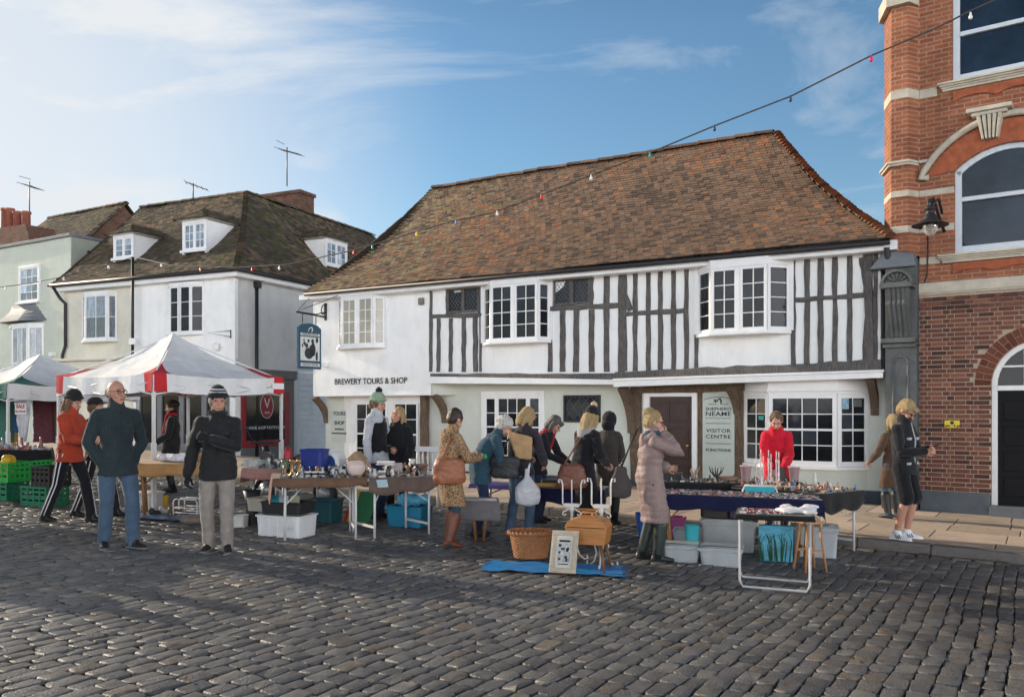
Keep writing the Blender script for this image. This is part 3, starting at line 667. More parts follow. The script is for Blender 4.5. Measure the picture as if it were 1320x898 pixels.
# upper windows
def bigwin(u0, u1, z0, zs, rise, zrail):
    y = .1; fr, gl = MB(), MB(); A = archpts(u0, u1, zs, rise, 16); c = (u0+u1)/2
    Ai = [(c+(x-c)*.93, z-.09) for x, z in A]
    fr.box(u0, u0+.1, y-.04, y+.06, z0, zs); fr.box(u1-.1, u1, y-.04, y+.06, z0, zs); fr.box(u0+.1, u1-.1, y-.04, y+.06, z0, z0+.13); fr.box(u0+.1, u1-.1, y-.05, y+.04, zrail-.035, zrail+.035)
    for i in range(16): fr.hexa([(Ai[i][0], y-.04, Ai[i][1]), (Ai[i+1][0], y-.04, Ai[i+1][1]), (Ai[i+1][0], y+.06, Ai[i+1][1]), (Ai[i][0], y+.06, Ai[i][1]), (A[i][0], y-.04, A[i][1]), (A[i+1][0], y-.04, A[i+1][1]), (A[i+1][0], y+.06, A[i+1][1]), (A[i][0], y+.06, A[i][1])])
    gl.poly([(u0+.09, y+.01, z0+.12), (u1-.09, y+.01, z0+.12), (u1-.09, y+.014, zrail), (u0+.09, y+.014, zrail)])
    gl2 = MB(); gl2.poly([(u0+.09, y-.01, zrail), (u1-.09, y-.01, zrail)]+[(x, y-.01, z) for x, z in Ai[::-1]])
    f = fr.build('sash_window', M('pale blue grey paint', (.6,.65,.7), .5, var=.05), brick, bevel=.005); gl.build('pane', m_glassb, f); gl2.build('pane', m_glassb, f)
bigwin(wu0, wu1, z2b, z2s, z2t-z2s, B.z(1236, 258.5, .1)); bigwin(w1u0, w1u0+(wu1-wu0)+.05, w1b, 9.9, .3, B.z(1236, 46, .1))
# ground floor: Flemish bond laid brick by brick around the arched doorway
du0 = B.u(1279, .12); dr_ = .72; duc = du0+dr_; dzs = B.z(1279, 497, .1); zpl = B.z(1206, 632.5, -.04); zpt = zc0-.03
bm_ = MB(); row = 0; z = zpl+.012; bh, mo = .0615, .013
def indoor(u, z, pad): return (abs(u-duc) < dr_+pad and z < dzs) or (z >= dzs and (u-duc)**2+(z-dzs)**2 < (dr_+pad)**2)
while z+bh < zpt:
    u = -.33+(0 if row % 2 else -.165); k = row % 2
    ylo = -.012 if (z > zpt-.3) else 0; ylo -= .012 if z > zpt-.12 else 0
    while u < UR:
        L = .215 if k % 2 == 0 else .1025
        if z > zpt-.33: k = k
        a, b = max(u, .004), min(u+L, UR); u += L+mo; k += 1
        if b-a < .03: continue
        pad = .25 if z+bh > dzs else .0
        if indoor((a+b)/2, z+bh/2, pad) : continue
        if z+bh/2 < dzs and abs((a+b)/2-duc) < dr_+.11:
            if b > du0 and a < duc: b = du0-.003
            elif a < duc+dr_ and b > duc: a = duc+dr_+.003
            if b-a < .03: continue
        q = R.random()+.3*noise.noise(Vector((a*.8, z*.9, 2))); c = (.1,.05,.042) if q < .18 else (.19,.08,.058) if q < .75 else (.25,.105,.068)
        j = rnd(-.004, .003); zj = rnd(-.0015, .0015)
        bm_.box(a, b, -.005+j+ylo, .05, z+zj, z+bh+zj, tint=vmix(c, rnd(.8, 1.2)))
    z += bh+mo; row += 1
for i in range(26):   # two rings of gauged arch bricks
    a0, a1 = pi*(i+.06)/26, pi*(i+.94)/26
    for r0_, r1_ in ((dr_+.006, dr_+.115), (dr_+.127, dr_+.235)) if i % 2 else ((dr_+.006, dr_+.235),):
        P = lambda a, r: (duc-r*cos(a), dzs+r*sin(a))
        c = vmix((.19,.065,.042), rnd(.7, 1.2)); q = [P(a0, r0_), P(a0, r1_), P(a1, r1_), P(a1, r0_)]
        bm_.prism(q[::-1], -.014, .05, tint=c)
bm_.build('brickwork', m_br2, brick, tint=True)
mm = MB(); archwall(mm, 0, UR, zpl-.02, zpt, du0-.004, duc+dr_+.004, zpl-.8, dzs, dr_, y=.004, dep=.2); mm.build('mortar_bed', m_mortar, brick)
pp = MB(); pp.box(.02, du0-.01, -.05, .1, -.7, zpl); pp.box(duc+dr_+.01, UR, -.05, .1, -.7, zpl); pp.box(du0-.01, duc+dr_+.01, -.12, .3, -.7, B.z(1285, 652, -.1)); pp.build('plinth', M('slate plinth paint', (.085,.1,.115), .7, var=.15, dirt=.4, dcol=(.16,.15,.14)), brick, bevel=.01)
fr, gl = MB(), MB(); y = .1; A = archpts(du0, duc+dr_, dzs, dr_-.001, 20); zd0 = B.z(1285, 652, 0)
Ai = [(duc+(x-duc)*.89, dzs+(zz-dzs)*.89) for x, zz in A]
for i in range(20): fr.hexa([(Ai[i][0], y-.04, Ai[i][1]), (Ai[i+1][0], y-.04, Ai[i+1][1]), (Ai[i+1][0], y+.08, Ai[i+1][1]), (Ai[i][0], y+.08, Ai[i][1]), (A[i][0], y-.04, A[i][1]), (A[i+1][0], y-.04, A[i+1][1]), (A[i+1][0], y+.08, A[i+1][1]), (A[i][0], y+.08, A[i][1])])
fr.box(du0, du0+.08, y-.04, y+.08, zd0, dzs); fr.box(duc+dr_-.08, duc+dr_, y-.04, y+.08, zd0, dzs); fr.box(du0+.08, duc+dr_-.08, y-.04, y+.06, dzs-.08, dzs)
for t in (-.36, 0, .36): fr.box(duc+t*dr_-.016, duc+t*dr_+.016, y-.03, y+.04, dzs, dzs+sqrt(1-t*t)*dr_*.9)
fr.box(du0+.1, duc+dr_-.1, y-.025, y+.035, dzs+.29, dzs+.32)
f = fr.build('door_frame', m_paint, brick, bevel=.004); gl.poly([(x, y+.02, zz) for x, zz in Ai[::-1]]); gl.build('fanlight', m_glass, f)
dd = MB(); dd.box(du0+.08, duc+dr_-.08, y+.02, y+.07, zd0, dzs-.08)
for i in range(2):
    for j in range(4):
        x0 = du0+.16+i*.64; zz = lerp(zd0+.15, dzs-.15, j/4); hh = (dzs-zd0-.3)/4
        dd.box(x0, x0+.5, y-.0, y+.02, zz, zz+hh-.1)
dd.build('door', M('black door paint', (.01,.01,.012), .6, var=.2, spec=.15), brick, bevel=.012)
# grey painted pilaster with scroll console and shell
gm = MB(); X0 = -.62; pz_ = lambda py, o=-.2: B.z(1160, py, o)
ga, gb = B.u(1141, -.2), -.004
gm.box(ga, gb, -.2, .4, -.7, pz_(335)); gm.box(ga-.05, gb+.0, -.26, .3, -.7, pz_(640)); gm.box(ga-.05, gb, -.3, .3, pz_(442), pz_(436)); gm.box(ga-.03, gb, -.26, .3, pz_(448), pz_(443))
go = gm.build('pilaster', m_greypaint, brick, bevel=.01)
cm = MB(); gc = (B.u(1143, -.3)+B.u(1173, -.3))/2; gw = (B.u(1173, -.3)-B.u(1143, -.3))
ct, cb = pz_(372, -.3), pz_(434, -.3)
def cons(x0, x1, ex):
    L = []
    for i in range(13):
        t = i/12; zz = lerp(ct, cb, t); y = -.2-.05-.19*(1-t)**1.3-.05*sin(pi*t*1.5)*(t > .3)-ex
        L.append([(x0, -.1, zz), (x0, y, zz), (x1, y, zz), (x1, -.1, zz)])
    cm.loft(L, smooth=False)
cons(gc-gw/2, gc+gw/2, 0)
for i in range(4): cons(gc-gw*.38+i*gw*.2, gc-gw*.38+i*gw*.2+gw*.12, .025)
cm.box(gc-gw*.7, gc+gw*.7, -.5, -.1, ct+.001, ct+.05); cm.build('console', m_greypaint, go, bevel=.006)
sm = MB(); sr = gw*.72; sc = ct+.05
ring = [(gc+sr*cos(pi*i/16), sc+sr*sin(pi*i/16)) for i in range(17)]; ri = [(gc+sr*.82*cos(pi*i/16), sc+sr*.82*sin(pi*i/16)) for i in range(17)]
sm.prism(ring, -.38, -.1)
for i in range(16): sm.hexa([(ring[i][0], -.46, ring[i][1]), (ring[i+1][0], -.46, ring[i+1][1]), (ring[i+1][0], -.38, ring[i+1][1]), (ring[i][0], -.38, ring[i][1]), (ri[i][0], -.46, ri[i][1]), (ri[i+1][0], -.46, ri[i+1][1]), (ri[i+1][0], -.38, ri[i+1][1]), (ri[i][0], -.38, ri[i][1])])
for i in range(7):
    a = pi*(i+.5)/7; sm.tube([(gc+.05*cos(a), -.4, sc+.03+.05*sin(a)), (gc+sr*.68*cos(a), -.4, sc+.02+sr*.68*sin(a))], [.012, .034], 6)
sm.box(gc-sr, gc+sr, -.46, -.1, sc+.001, sc+.04); sm.build('shell', m_greypaint, go, bevel=.004)
am = MB(); A = archpts(ga+.13, gb-.13, pz_(470), .14, 10); 
for i in range(10): am.tube([(A[i][0], -.205, A[i][1]), (A[i+1][0], -.205, A[i+1][1])], .02, 5)
for x in (ga+.13, gb-.13): am.tube([(x, -.205, pz_(470)), (x, -.205, .4)], .02, 5)
am.build('panel_moulding', m_greypaint, go)
ld = MB()   # lead flashing where the house meets the pier
ld.hexa([(ga-.25, -.28, pz_(345)), (gb, -.28, pz_(345)), (gb, .4, pz_(345)), (ga-.25, .4, pz_(345)), (ga-.0, -.26, pz_(322)), (gb-.05, -.26, pz_(328)), (gb-.05, .4, pz_(322)), (ga+.0, .4, pz_(310))]); ld.build('flashing', m_lead, brick, bevel=.02)
# yellow notice
nu0, nu1 = B.u(1218), B.u(1237.5); nz0, nz1 = B.z(1228, 551), B.z(1228, 541.5)
ys_ = empty('wall_notice', B.W((nu0+nu1)/2, -.02, (nz0+nz1)/2), B.a, 'small yellow notice with black writing on the brick wall', 'sign')
ym = MB(); ww, hh = (nu1-nu0)/2, (nz1-nz0)/2; ym.box(-ww, ww, -.012, .008, -hh, hh); yo = ym.build('plate', M('yellow sign paint', (.75,.55,.03), .5, var=.05), ys_, bevel=.004)
text(yo, 'lettering', '8 am - 6 pm', 0, -.014, -hh*.45, .06, m_ink, bold=.002); ym = MB(); ym.prism([(.03*cos(i*pi/6), hh*.35+.03*sin(i*pi/6)) for i in range(12)], -.016, -.012); ym.build('symbol', m_ink, yo)
# wall lantern
lp = at(1199, 290, 13.1); lamp = empty('wall_lantern', lp, B.a, 'black wall lantern with wide shade and clear glass bowl on the brick building', 'lamp'); lamp.scale = (.85, 1, .85)
lm = MB(); lm.lathe([(.035,.36),(.05,.33),(.1,.32),(.1,.28),(.07,.26),(.075,.2),(.11,.16),(.13,.11),(.14,.07),(.2,.05),(.3,.0),(.31,-.01),(.3,-.014),(.14,.03),(.1,.03)], seg=24); lm.build('shade', m_black, lamp)
lb = MB(); lb.tube([(0, .0, .3), (.0, .1, .48), (0, .3, .52), (.0, .75, .3), (0, 1.2, .12)], .03, 8); lb.tube([(.02, .05, .3), (.06, .08, .44), (.1, .2, .5), (.1, .5, .3)], .025, 6); lb.tube([(-.05, .05, .3), (-.03, .06, .46), (.02, .2, .52)], .03, 6); lb.build('bracket', m_black, lamp)
gb_ = MB(); gb_.lathe([(.13,.02),(.135,-.03),(.12,-.1),(.07,-.17),(.03,-.2),(.01,-.21)], seg=20); gb_.build('glass_bowl', M('clear lamp glass', (.75,.72,.65), .08, trans=.75, var=.05), lamp)
cb_ = MB(); a0 = Vector((B.u(1196, -.03), B.z(1196, 306, -.03))); P = [(B.u(px, -.03), -.035, B.z(px, py, -.03)) for px, py in ((1196,300),(1196,330),(1195,355),(1190,368),(1183,378),(1181,395))]; cb_.tube(P, .012, 5); cb_.build('cable', m_black, brick)
# ================================================================== white corner house with dormers
A = Face(303, 24, vp=-1640); S = Face(0, 0, a=A.a+pi/2, P=A.P)
corner = empty('corner_house', (A.P.x, A.P.y, 0), A.a, 'white and cream corner house with mossy tiled roof and dormer windows', 'house')
def pS(u, y): return (-y, u)          # side-wall (u, y) to corner_house local (x, y)
zA = A.z(303, 352); zAl = A.z(80, 372); uAl = A.u(82); u160 = A.u(172); zj = A.z(303, 462)
wm = MB(); wallgrid(wm, u160, 0, -.3, zA+.1, 0, amp=.01, st=.2); wm.box(u160, 0, .03, 6, -.3, zA); 
n = 20; vs = []
wm.add([(.0, 0, 2.78), (0, 9, 2.78), (0, 9, zA+.05), (0, 0, zA+.05)], [(0,1,2,3)]); wm.box(-.3, -.004, .01, 9, -.3, zA); wm.build('white_wall', m_white, corner)
cw = MB(); wallgrid(cw, uAl, u160-.01, -.3, zA+.1, .03, amp=.01, st=.2); cw.box(uAl, u160-.01, .06, 6, -.3, zA); cw.build('cream_wall', m_cream, corner)
eb = MB(); eb.prism([(uAl-.1, zA-.12), (.25, zA-.12), (.25, zA+.04), (uAl-.1, zA+.04)], -.22, .0); eb.box(.003, .25, .0, 9, zA-.12, zA+.04)
eb.box(-.05, .03, -.04, .1, zj, zA-.13); eb.build('eaves_board', m_paint, corner, bevel=.01)
gt = MB(); gt.tube([(uAl-.2, -.3, zA+.06), (.3, -.3, zA+.06)], .06, 8); gt.tube([(.33, -.3, zA+.06), (.33, 9, zA+.06)], .06, 8)
gt.tube([(uAl-.12, -.28, zA), (uAl+.05, -.15, zA-.35), (uAl+.16, -.06, zA-.5), (uAl+.16, -.06, 3.6), (uAl+.02, -.06, 3.3), (uAl+.02, -.06, 2.5)], .05, 8)
us = S.u(329); gt.tube([pS(us, -.06)+(zA-.18,), pS(us, -.06)+(-.2,)], .05, 8); gt.box(.02, .16, us-.09, us+.09, zA-.32, zA-.14); gt.build('rainwater_pipes', m_black, corner)
rw, rd, rz_ = 2.6, 3.27, A.z(318, 248, 3.27)
uR = A.u(182, 3.27)
rf = MB(); Ea = (uAl-.25, -.32, zA+.04); Eb = (.32, -.32, zA+.04); Rb = (A.u(318, 3.27), 3.27, rz_); Ra = (uR, 3.27, rz_)
PA = tiles(rf, Ea, Eb, Ra, Rb, pal_old, gauge=.11, tw=.18, bell=.05, seed=11, wav=.06); 
uend = 10.5; Rc = (Rb[0], uend, rz_-.1); Ec = (.32, uend, zA+.04)
PB = tiles(rf, Eb, Ec, Rb, Rc, pal_old, gauge=.13, tw=.2, bell=.05, seed=12, wav=.06)
rf.poly([Ea, Ra, (uAl, 6.5, zA)], tint=(.07,.05,.04)); rf.poly([Ra, Rb, Rc, (uAl, 8, zA)], tint=(.07,.05,.04)); rf.poly([Ra, (uAl, 8, zA), (uAl, 6.5, zA)], tint=(.07,.05,.04))
ro = rf.build('roof', m_tile, corner, tint=True)
rt = MB(); ridge_tiles(rt, Ra, Rb, pal_old, .12, .4); ridge_tiles(rt, Rb, Rc, pal_old, .12, .4); ridge_tiles(rt, Eb, Rb, pal_old, .09, .13, taper=.3, curve=lambda t: PA(1, t)+Vector((0, 0, .02)), ov=.03); ridge_tiles(rt, Ea, Ra, pal_old, .09, .13, taper=.3, curve=lambda t: PA(0, t)); rt.build('ridge_tiles', m_tile, ro, tint=True)
# dormers: window front at local y, cheeks running back into the slope, small hipped roofs
def slopez(y): return lerp(zA+.04, rz_, (y+.32)/(3.27+.32))
def dormer(tf, u0, u1, yf, hh, nx, seed, shadow=1):
    "tf maps dormer-local (u, y, z) to corner_house local"
    zb = slopez(yf)-.05; zt = zb+hh; fr, gl, ck, rr = MB(), MB(), MB(), MB()
    wd = [MB() for _ in range(1)]
    yb = yf+hh/.93+.3; half = (u1-u0)/2
    light(fr, gl, (u0+.06, yf), ((u0+u1)/2, yf), zb+.12, zt-.08, nx, 3, st=.05); light(fr, gl, ((u0+u1)/2, yf), (u1-.06, yf), zb+.12, zt-.08, nx, 3, st=.05)
    fr.box(u0, u1, yf-.04, yf+.03, zt-.08, zt+.02); fr.box(u0, u0+.06, yf-.03, yf+.03, zb, zt-.08); fr.box(u1-.06, u1, yf-.03, yf+.03, zb, zt-.08); fr.box(u0-.04, u1+.04, yf-.09, yf+.03, zb+.04, zb+.12)
    for x in (u0, u1-.03): ck.hexa([(x, yf+.04, zb-.1), (x+.03, yf+.04, zb-.1), (x+.03, yf+.06, zb-.1), (x, yf+.06, zb-.1), (x, yf+.04, zt), (x+.03, yf+.04, zt), (x+.03, yb, zt), (x, yb, zt)])
    ck.box(u0-.12, u1+.12, yf-.14, yb-.2, zt+.02, zt+.06)
    r = zt+half*.85; a, b, c, d = (u0-.2, yf-.22, zt+.04), (u1+.2, yf-.22, zt+.04), ((u0+u1)/2, yf+half*.75, r), ((u0+u1)/2, yf+2.4, r)
    tl = []
    e, f_ = (u0-.2, yf+1.9, zt+.04), (u1+.2, yf+1.9, zt+.04)
    for q in ((a, b, c, c), (e, a, d, c), (b, f_, c, d)): tiles(rr, *q, pal_old, gauge=.12, tw=.17, bell=.04, seed=seed+len(tl), wav=.01); tl.append(1)
    hz = MB(); ridge_tiles(rr, a, c, pal_old, .07, .13, seed=3, taper=.3); ridge_tiles(rr, b, c, pal_old, .07, .13, seed=4, taper=.3); ridge_tiles(rr, c, d, pal_old, .08, .3, seed=5)
    for mb in (fr, gl, ck, rr): mb.v = [tuple(tf(*p)) for p in mb.v]
    f = fr.build('dormer_window', m_paint, corner); gl.build('pane', m_glassg, f); ck.build('cheek', m_paint, f); rr.build('dormer_roof', m_tile, f, tint=True)
idt = lambda x, y, z: (x, y, z)
def yfind(px, py):
    y = 0
    for _ in range(30):
        z = A.z(px, py, y); y = lerp(y, (z-zA-.04)/(rz_-zA-.04)*3.59-.32, .6)
    return y
ya = yfind(160, 335); dormer(idt, A.u(147, ya), A.u(173, ya), ya, .82, 1, 21)
yb_ = yfind(250, 325); dormer(idt, A.u(236, yb_), A.u(267, yb_), yb_, .98, 2, 31)
def yfs(px, py):
    y = 0
    for _ in range(40):
        z = S.z(px, py, y); y = lerp(y, (z-zA-.04)/(rz_-zA-.04)*(.32-Rb[0])-.32, .5)
    return y
yc = yfs(432, 345); sc_ = 3.59/(.32-Rb[0]); tfS = lambda x, y, z: (-(y+.32)/sc_+.32, x, z)
yloc = (yc+.32)*sc_-.32; dormer(tfS, S.u(419, yc), S.u(447, yc), yloc, .95, 2, 41)
# windows of the front
def casem(face, par, px0, px1, py0, py1, y, parts, glass=m_glassg, rail=None, proj=0):
    fr, gl = MB(), MB(); pm_ = (px0+px1)/2; u0, u1 = face.u(px0, y), face.u(px1, y); z0, z1 = face.z(pm_, py1, y), face.z(pm_, py0, y)
    tot = sum(p[0] for p in parts); a = u0
    for wgt, nx, nz in parts:
        b = a+(u1-u0)*wgt/tot; light(fr, gl, (a, y), (b, y), z0, z1, nx, nz, st=.06, rail=rail); a = b
    fr.box(u0-.06, u0, y-.03, y+.1, z0-.06, z1+.08); fr.box(u1, u1+.06, y-.03, y+.1, z0-.06, z1+.08); fr.box(u0, u1, y-.04, y+.1, z1, z1+.08); fr.box(u0-.1, u1+.1, y-.12, y+.1, z0-.07, z0-.001)
    f = fr.build('sash_window', m_paint, par, bevel=.004); gl.build('pane', glass, f); return f
pa = [(A.u(107, .03), .03), (A.u(110, -.25), -.25), (A.u(138, -.25), -.25), (A.u(151, .03), .03)]
bay(corner, pa, A.z(125, 438, -.2), A.z(125, 380, -.2), [(1, 2), (2, 2), (1, 2)], glass=m_glassg, st=.06)
pa = [(A.u(216, 0), 0), (A.u(219, -.12), -.12), (A.u(231, -.12), -.12), (A.u(232, -.12), -.12), (A.u(246, -.12), -.12), (A.u(263, 0), 0)]
bay(corner, pa, A.z(240, 429, -.12), A.z(240, 368, -.12), [(0, 0), (1, 3), (0, 0), (1, 3), (1, 3)], glass=m_glass, st=.05)
cr = MB(); cr.box(A.u(80), A.u(165), -.3, .05, A.z(120, 476), A.z(120, 466)); cr.box(A.u(80), A.u(165), -.42, .05, A.z(120, 465.8), A.z(120, 462)); cr.build('shop_cornice', m_cream, corner, bevel=.02)
# shop fronts of the ground floor
sf = MB(); sg_ = MB(); zs_t = 2.55
for i in range(4):
    a, b = lerp(u160+.3, -.2, i/4), lerp(u160+.3, -.2, (i+1)/4); light(sf, sg_, (a, -.05), (b, -.05), .5, zs_t, 1, 1, st=.09, dep=.1)
sf.box(u160, 0, -.06, .0, zs_t, zs_t+.3); sf.box(u160, 0, -.04, .02, -.2, .5)
so = sf.build('shop_front', M('grey shop paint', (.16,.17,.18), .6), corner, bevel=.006); sg_.build('pane', m_glass, so)
lb = MB()
for i in range(7): lb.ball((lerp(u160+.5, -.3, i/6), -.13, 2.2+.06*(i % 2)), .035)
lb.build('warm_bulbs', M('warm lit bulb', (1,.6,.25), .5, emit=3), so)
# side: wine shop and weatherboarding
wz = MB(); c0, c1 = S.u(306, .12), S.u(374, .12); wz.box(.03, .05, 0, 9, 2.55, 2.76); wb = []
q = MB()
def sbox(mb, u0, u1, o0, o1, z0, z1): mb.box(o0, o1, u0, u1, z0, z1)    # o: outward distance from the side wall
sbox(q, c0, c1, .0, .03, -.2, 2.76); sbox(q, c0, c1+.1, .03, .1, 2.5, 2.76); q.build('shop_side', M('grey brown shop paint', (.14,.13,.13), .7), corner)
q = MB(); a, b = S.u(311, -.05), S.u(373, -.05); t0, t1 = S.z(345, 575, -.05), S.z(345, 505, -.05)
sbox(q, a, b, .035, .07, t0, t1); qo = q.build('wine_shop_window', m_redpaint, corner, bevel=.006)
q = MB(); sbox(q, a+.18, b-.25, .072, .08, t0+.2, t1-.05); q.build('pane', m_glass, qo)
q = MB(); cu, cz_ = S.u(344, -.09), S.z(344, 523, -.09)
q.add([(.09, cu+.27*cos(i*pi/14), cz_+.36*sin(i*pi/14)) for i in range(28)], [tuple(range(28))]); q.build('roundel', m_redpaint, qo)
q = MB()
for i in range(28): q.tube([(.09, cu+.27*cos(i*pi/14), cz_+.36*sin(i*pi/14)), (.09, cu+.27*cos((i+1)*pi/14), cz_+.36*sin((i+1)*pi/14))], .01, 5)
q.build('roundel_rim', m_signw, qo)
text(qo, 'lettering', 'V', .1, cu, cz_+.06, .42, m_signw, rz=pi/2); text(qo, 'lettering', 'VINO', .1, cu, cz_-.2, .09, m_signw, rz=pi/2)
text(qo, 'lettering', 'WINE SHOP·TASTING BAR', .1, (a+b)/2, S.z(345, 551, -.09), .13, m_signw, rz=pi/2)
q = MB(); a, b = c1+.1, 9; nb = 16
for i in range(nb):
    z0 = lerp(-.2, 2.7, i/nb); z1 = lerp(-.2, 2.7, (i+1)/nb)
    q.add([(.07, a, z0), (.07, b, z0), (.035, b, z1+.02), (.035, a, z1+.02), (.02, a, z0), (.02, b, z0)], [(0,1,2,3), (4,5,1,0)])
q.box(0, .1, a-.05, a, -.2, 2.75); q.build('weatherboarding', m_board, corner)
bk = MB(); bk.tube([(A.u(298), -.02, A.z(298, 425)), (A.u(298), -.02, A.z(298, 436))], .015, 5); bk.tube([(A.u(298), -.02, A.z(298, 426)), (A.u(285), -.5, A.z(285, 428, -.5)), (A.u(298), -.02, A.z(298, 434))], .012, 5); bk.build('bracket', m_black, corner)
dsh = MB(); dsh.ball((A.u(282), -.1, A.z(282, 447)), .1, .06, .12); dsh.build('dome_light', m_paint, corner)
# chimney and aerials of the corner house
m_chim = brickmat('old chimney brick', (.2,.085,.05), (.13,.06,.04), (.14,.12,.1), ms=.01)
ch = MB(); cp = 6.3; cu0, cu1 = A.u(334, cp), A.u(388, cp); z1 = A.z(360, 248, cp); ch.box(cu0+.05, cu1-.05, cp, cp+.8, rz_-1.2, z1-.12); ch.box(cu0, cu1, cp-.06, cp+.86, z1-.12, z1); ch.build('chimney', m_chim, corner)
def aerial(name, px, py0, py1, Y, L, label, yaw=.5, nel=9, arm=True):
    p = at(px, py0, Y); o = empty(name, p, 0, label, 'aerial'); hgt = (py0-py1)/F*Y; m = MB(); m.tube([(0,0,0), (0,0,hgt)], .02, 6); m.build('mast', m_black, o)
    m = MB(); d = Vector((cos(yaw), sin(yaw), 0)); e = Vector((-d.y, d.x, 0)); c = Vector((0, 0, hgt*.9))
    m.tube([c-d*L*.35+Vector((0,0,.12*L)), c+d*L*.65-Vector((0,0,.22*L))], .016, 5)
    for i in range(nel):
        q = c-d*L*.35+Vector((0,0,.12*L))+(d*L-Vector((0,0,.34*L)))*(i/(nel-1)); w = .22 if i else .3
        m.tube([q-e*w, q+e*w], .009, 4)
    if arm: m.tube([c-d*L*.35+e*.25+Vector((0,0,.35)), c-d*L*.3-e*.25+Vector((0,0,.35))], .01, 4)
    m.build('antenna', m_black, o)
aerial('tv_aerial', 370, 240, 190, 30.2, .9, 'television aerial on the brick chimney of the corner house', -.4)
aerial('tv_aerial', 249, 258, 236, 28.5, .7, 'small television aerial on the ridge of the corner house', .2, 5, False)
# ================================================================== pale green house at the far left
G = Face(91, 27.9, vp=-1150)
gh = empty('green_house', (G.P.x, G.P.y, 0), G.a, 'pale green rendered house with parapet and lead-roofed bay window', 'house')
zt = G.z(91, 305)
wm = MB(); wallgrid(wm, -7, 0, -.3, zt, 0, amp=.012, st=.2); wm.box(-7, 0, .03, 5, -.3, zt-.02); wm.add([(0,0,-.3),(0,5,-.3),(0,5,zt),(0,0,zt)], [(0,1,2,3)]); wm.build('wall', m_green, gh)
cp_ = MB(); cp_.box(-7.05, .08, -.1, .25, zt, zt+.1); cp_.box(-.2, .08, .25, 5, zt, zt+.1); cp_.build('parapet_coping', m_lead, gh, bevel=.01)
casem(G, gh, 26, 50, 345, 389, -.01, [(1, 3, 4)], rail=.05)
pa = [(G.u(13), 0), (G.u(16, -.3), -.3), (G.u(36, -.3), -.3), (G.u(57), 0)]
f = bay(gh, pa, 1.9, G.z(35, 420, -.3), [(0, 0), (3, 2), (2, 2)], glass=m_glassg, st=.07, rail=.05)
cn = MB(); zb = G.z(35, 413, -.3)
L = []
for i in range(6):
    t = i/5; k = (1-t)**1.6; z = zb+.62*t
    L.append([(G.u(8)*1+.0+(1-k)*.25, .02, z), (G.u(12)+(1-k)*.3, -.45*k-.02, z), (G.u(40)-(1-k)*.2, -.45*k-.02, z), (G.u(62)-(1-k)*.5, .02, z)])
cn.loft(L, smooth=False); cn.build('lead_canopy', m_lead, f)
pg = MB(); pg.tube([(G.u(91)+.02, .6, G.z(100, 318)), (.04, .7, G.z(100, 330)), (.2, 1.2, G.z(103, 342))], .05, 6); pg.build('waste_pipe', m_black, gh)
vt = MB(); vt.box(G.u(66), G.u(72), -.1, 0, G.z(69, 459), G.z(69, 454)); vt.build('vent', m_paint, gh)
# tiled house behind, with brick gable, and the chimney with pots
K = Face(160, 33.5, vp=-1150)
bh_ = empty('gabled_house', (K.P.x, K.P.y, 0), K.a, 'old house behind with brown tiled roof and brick gable', 'house')
rz2 = K.z(160, 262); ze = rz2-3.2
rf = MB(); tiles(rf, (-7.5, -3.2, ze), (0.15, -3.2, ze), (K.u(64), 0, rz2), (.15, 0, rz2), pal_old, gauge=.13, tw=.2, bell=.03, seed=51, wav=.05); rf.poly([(-7.5, 3.2, ze), (.15, 3.2, ze), (.15, 0, rz2), (K.u(64), 0, rz2)], tint=(.07,.05,.04)); rf.poly([(-7.5, 3.2, ze), (-7.5, -3.2, ze), (K.u(64), 0, rz2)], tint=(.07,.05,.04)); ro2 = rf.build('roof', m_tile, bh_, tint=True)
rt = MB(); ridge_tiles(rt, (K.u(64), 0, rz2), (.15, 0, rz2), pal_old, .13, .4); ridge_tiles(rt, (.12, -3.3, ze), (.12, 0, rz2), pal_old, .09, .14, taper=.3); rt.build('ridge_tiles', m_tile, ro2, tint=True)
gw_ = MB(); gw_.poly([(0, -3.1, ze-.1), (0, 3.1, ze-.1), (0, 0, rz2-.1)]); gw_.box(-7.4, -.01, -3, 3, -.3, ze+.1); gw_.poly([(0.0, -3, -.3), (0, 3, -.3), (0, 3, ze+.1), (0, -3, ze+.1)]); gw_.build('brick_wall', m_chim, bh_)
cs = Face(20, 32, vp=-1150); cst = empty('chimney_stack', (cs.P.x, cs.P.y, 0), cs.a, 'broad chimney stack with four red clay pots at the far left', 'chimney')
cm_ = MB(); u0, u1 = cs.u(-30), cs.u(44); z1 = cs.z(20, 294); z0 = 6
cm_.prism([(u0, z0), (u1+.3, z0), (u1, z1-.4), (u1-.25, z1), (u0, z1+.12)], -.2, .9); cm_.build('stack', m_chim, cst)
for px in (7, 13, 22.5, 34):
    m = MB(); t = cs.z(px, 266 if px < 20 else 270); m.lathe([(.15, z1-.3), (.14, t-.1), (.17, t-.08), (.17, t), (.12, t)], (cs.u(px, .2), .2, 0), 12); m.build('chimney_pot', M('red clay', (.28,.09,.06), .85, var=.25), cst)
aerial('tv_aerial', 38, 292, 234, 32, .9, 'television aerial beside the chimney pots at the far left', -.5)
eb = MB()
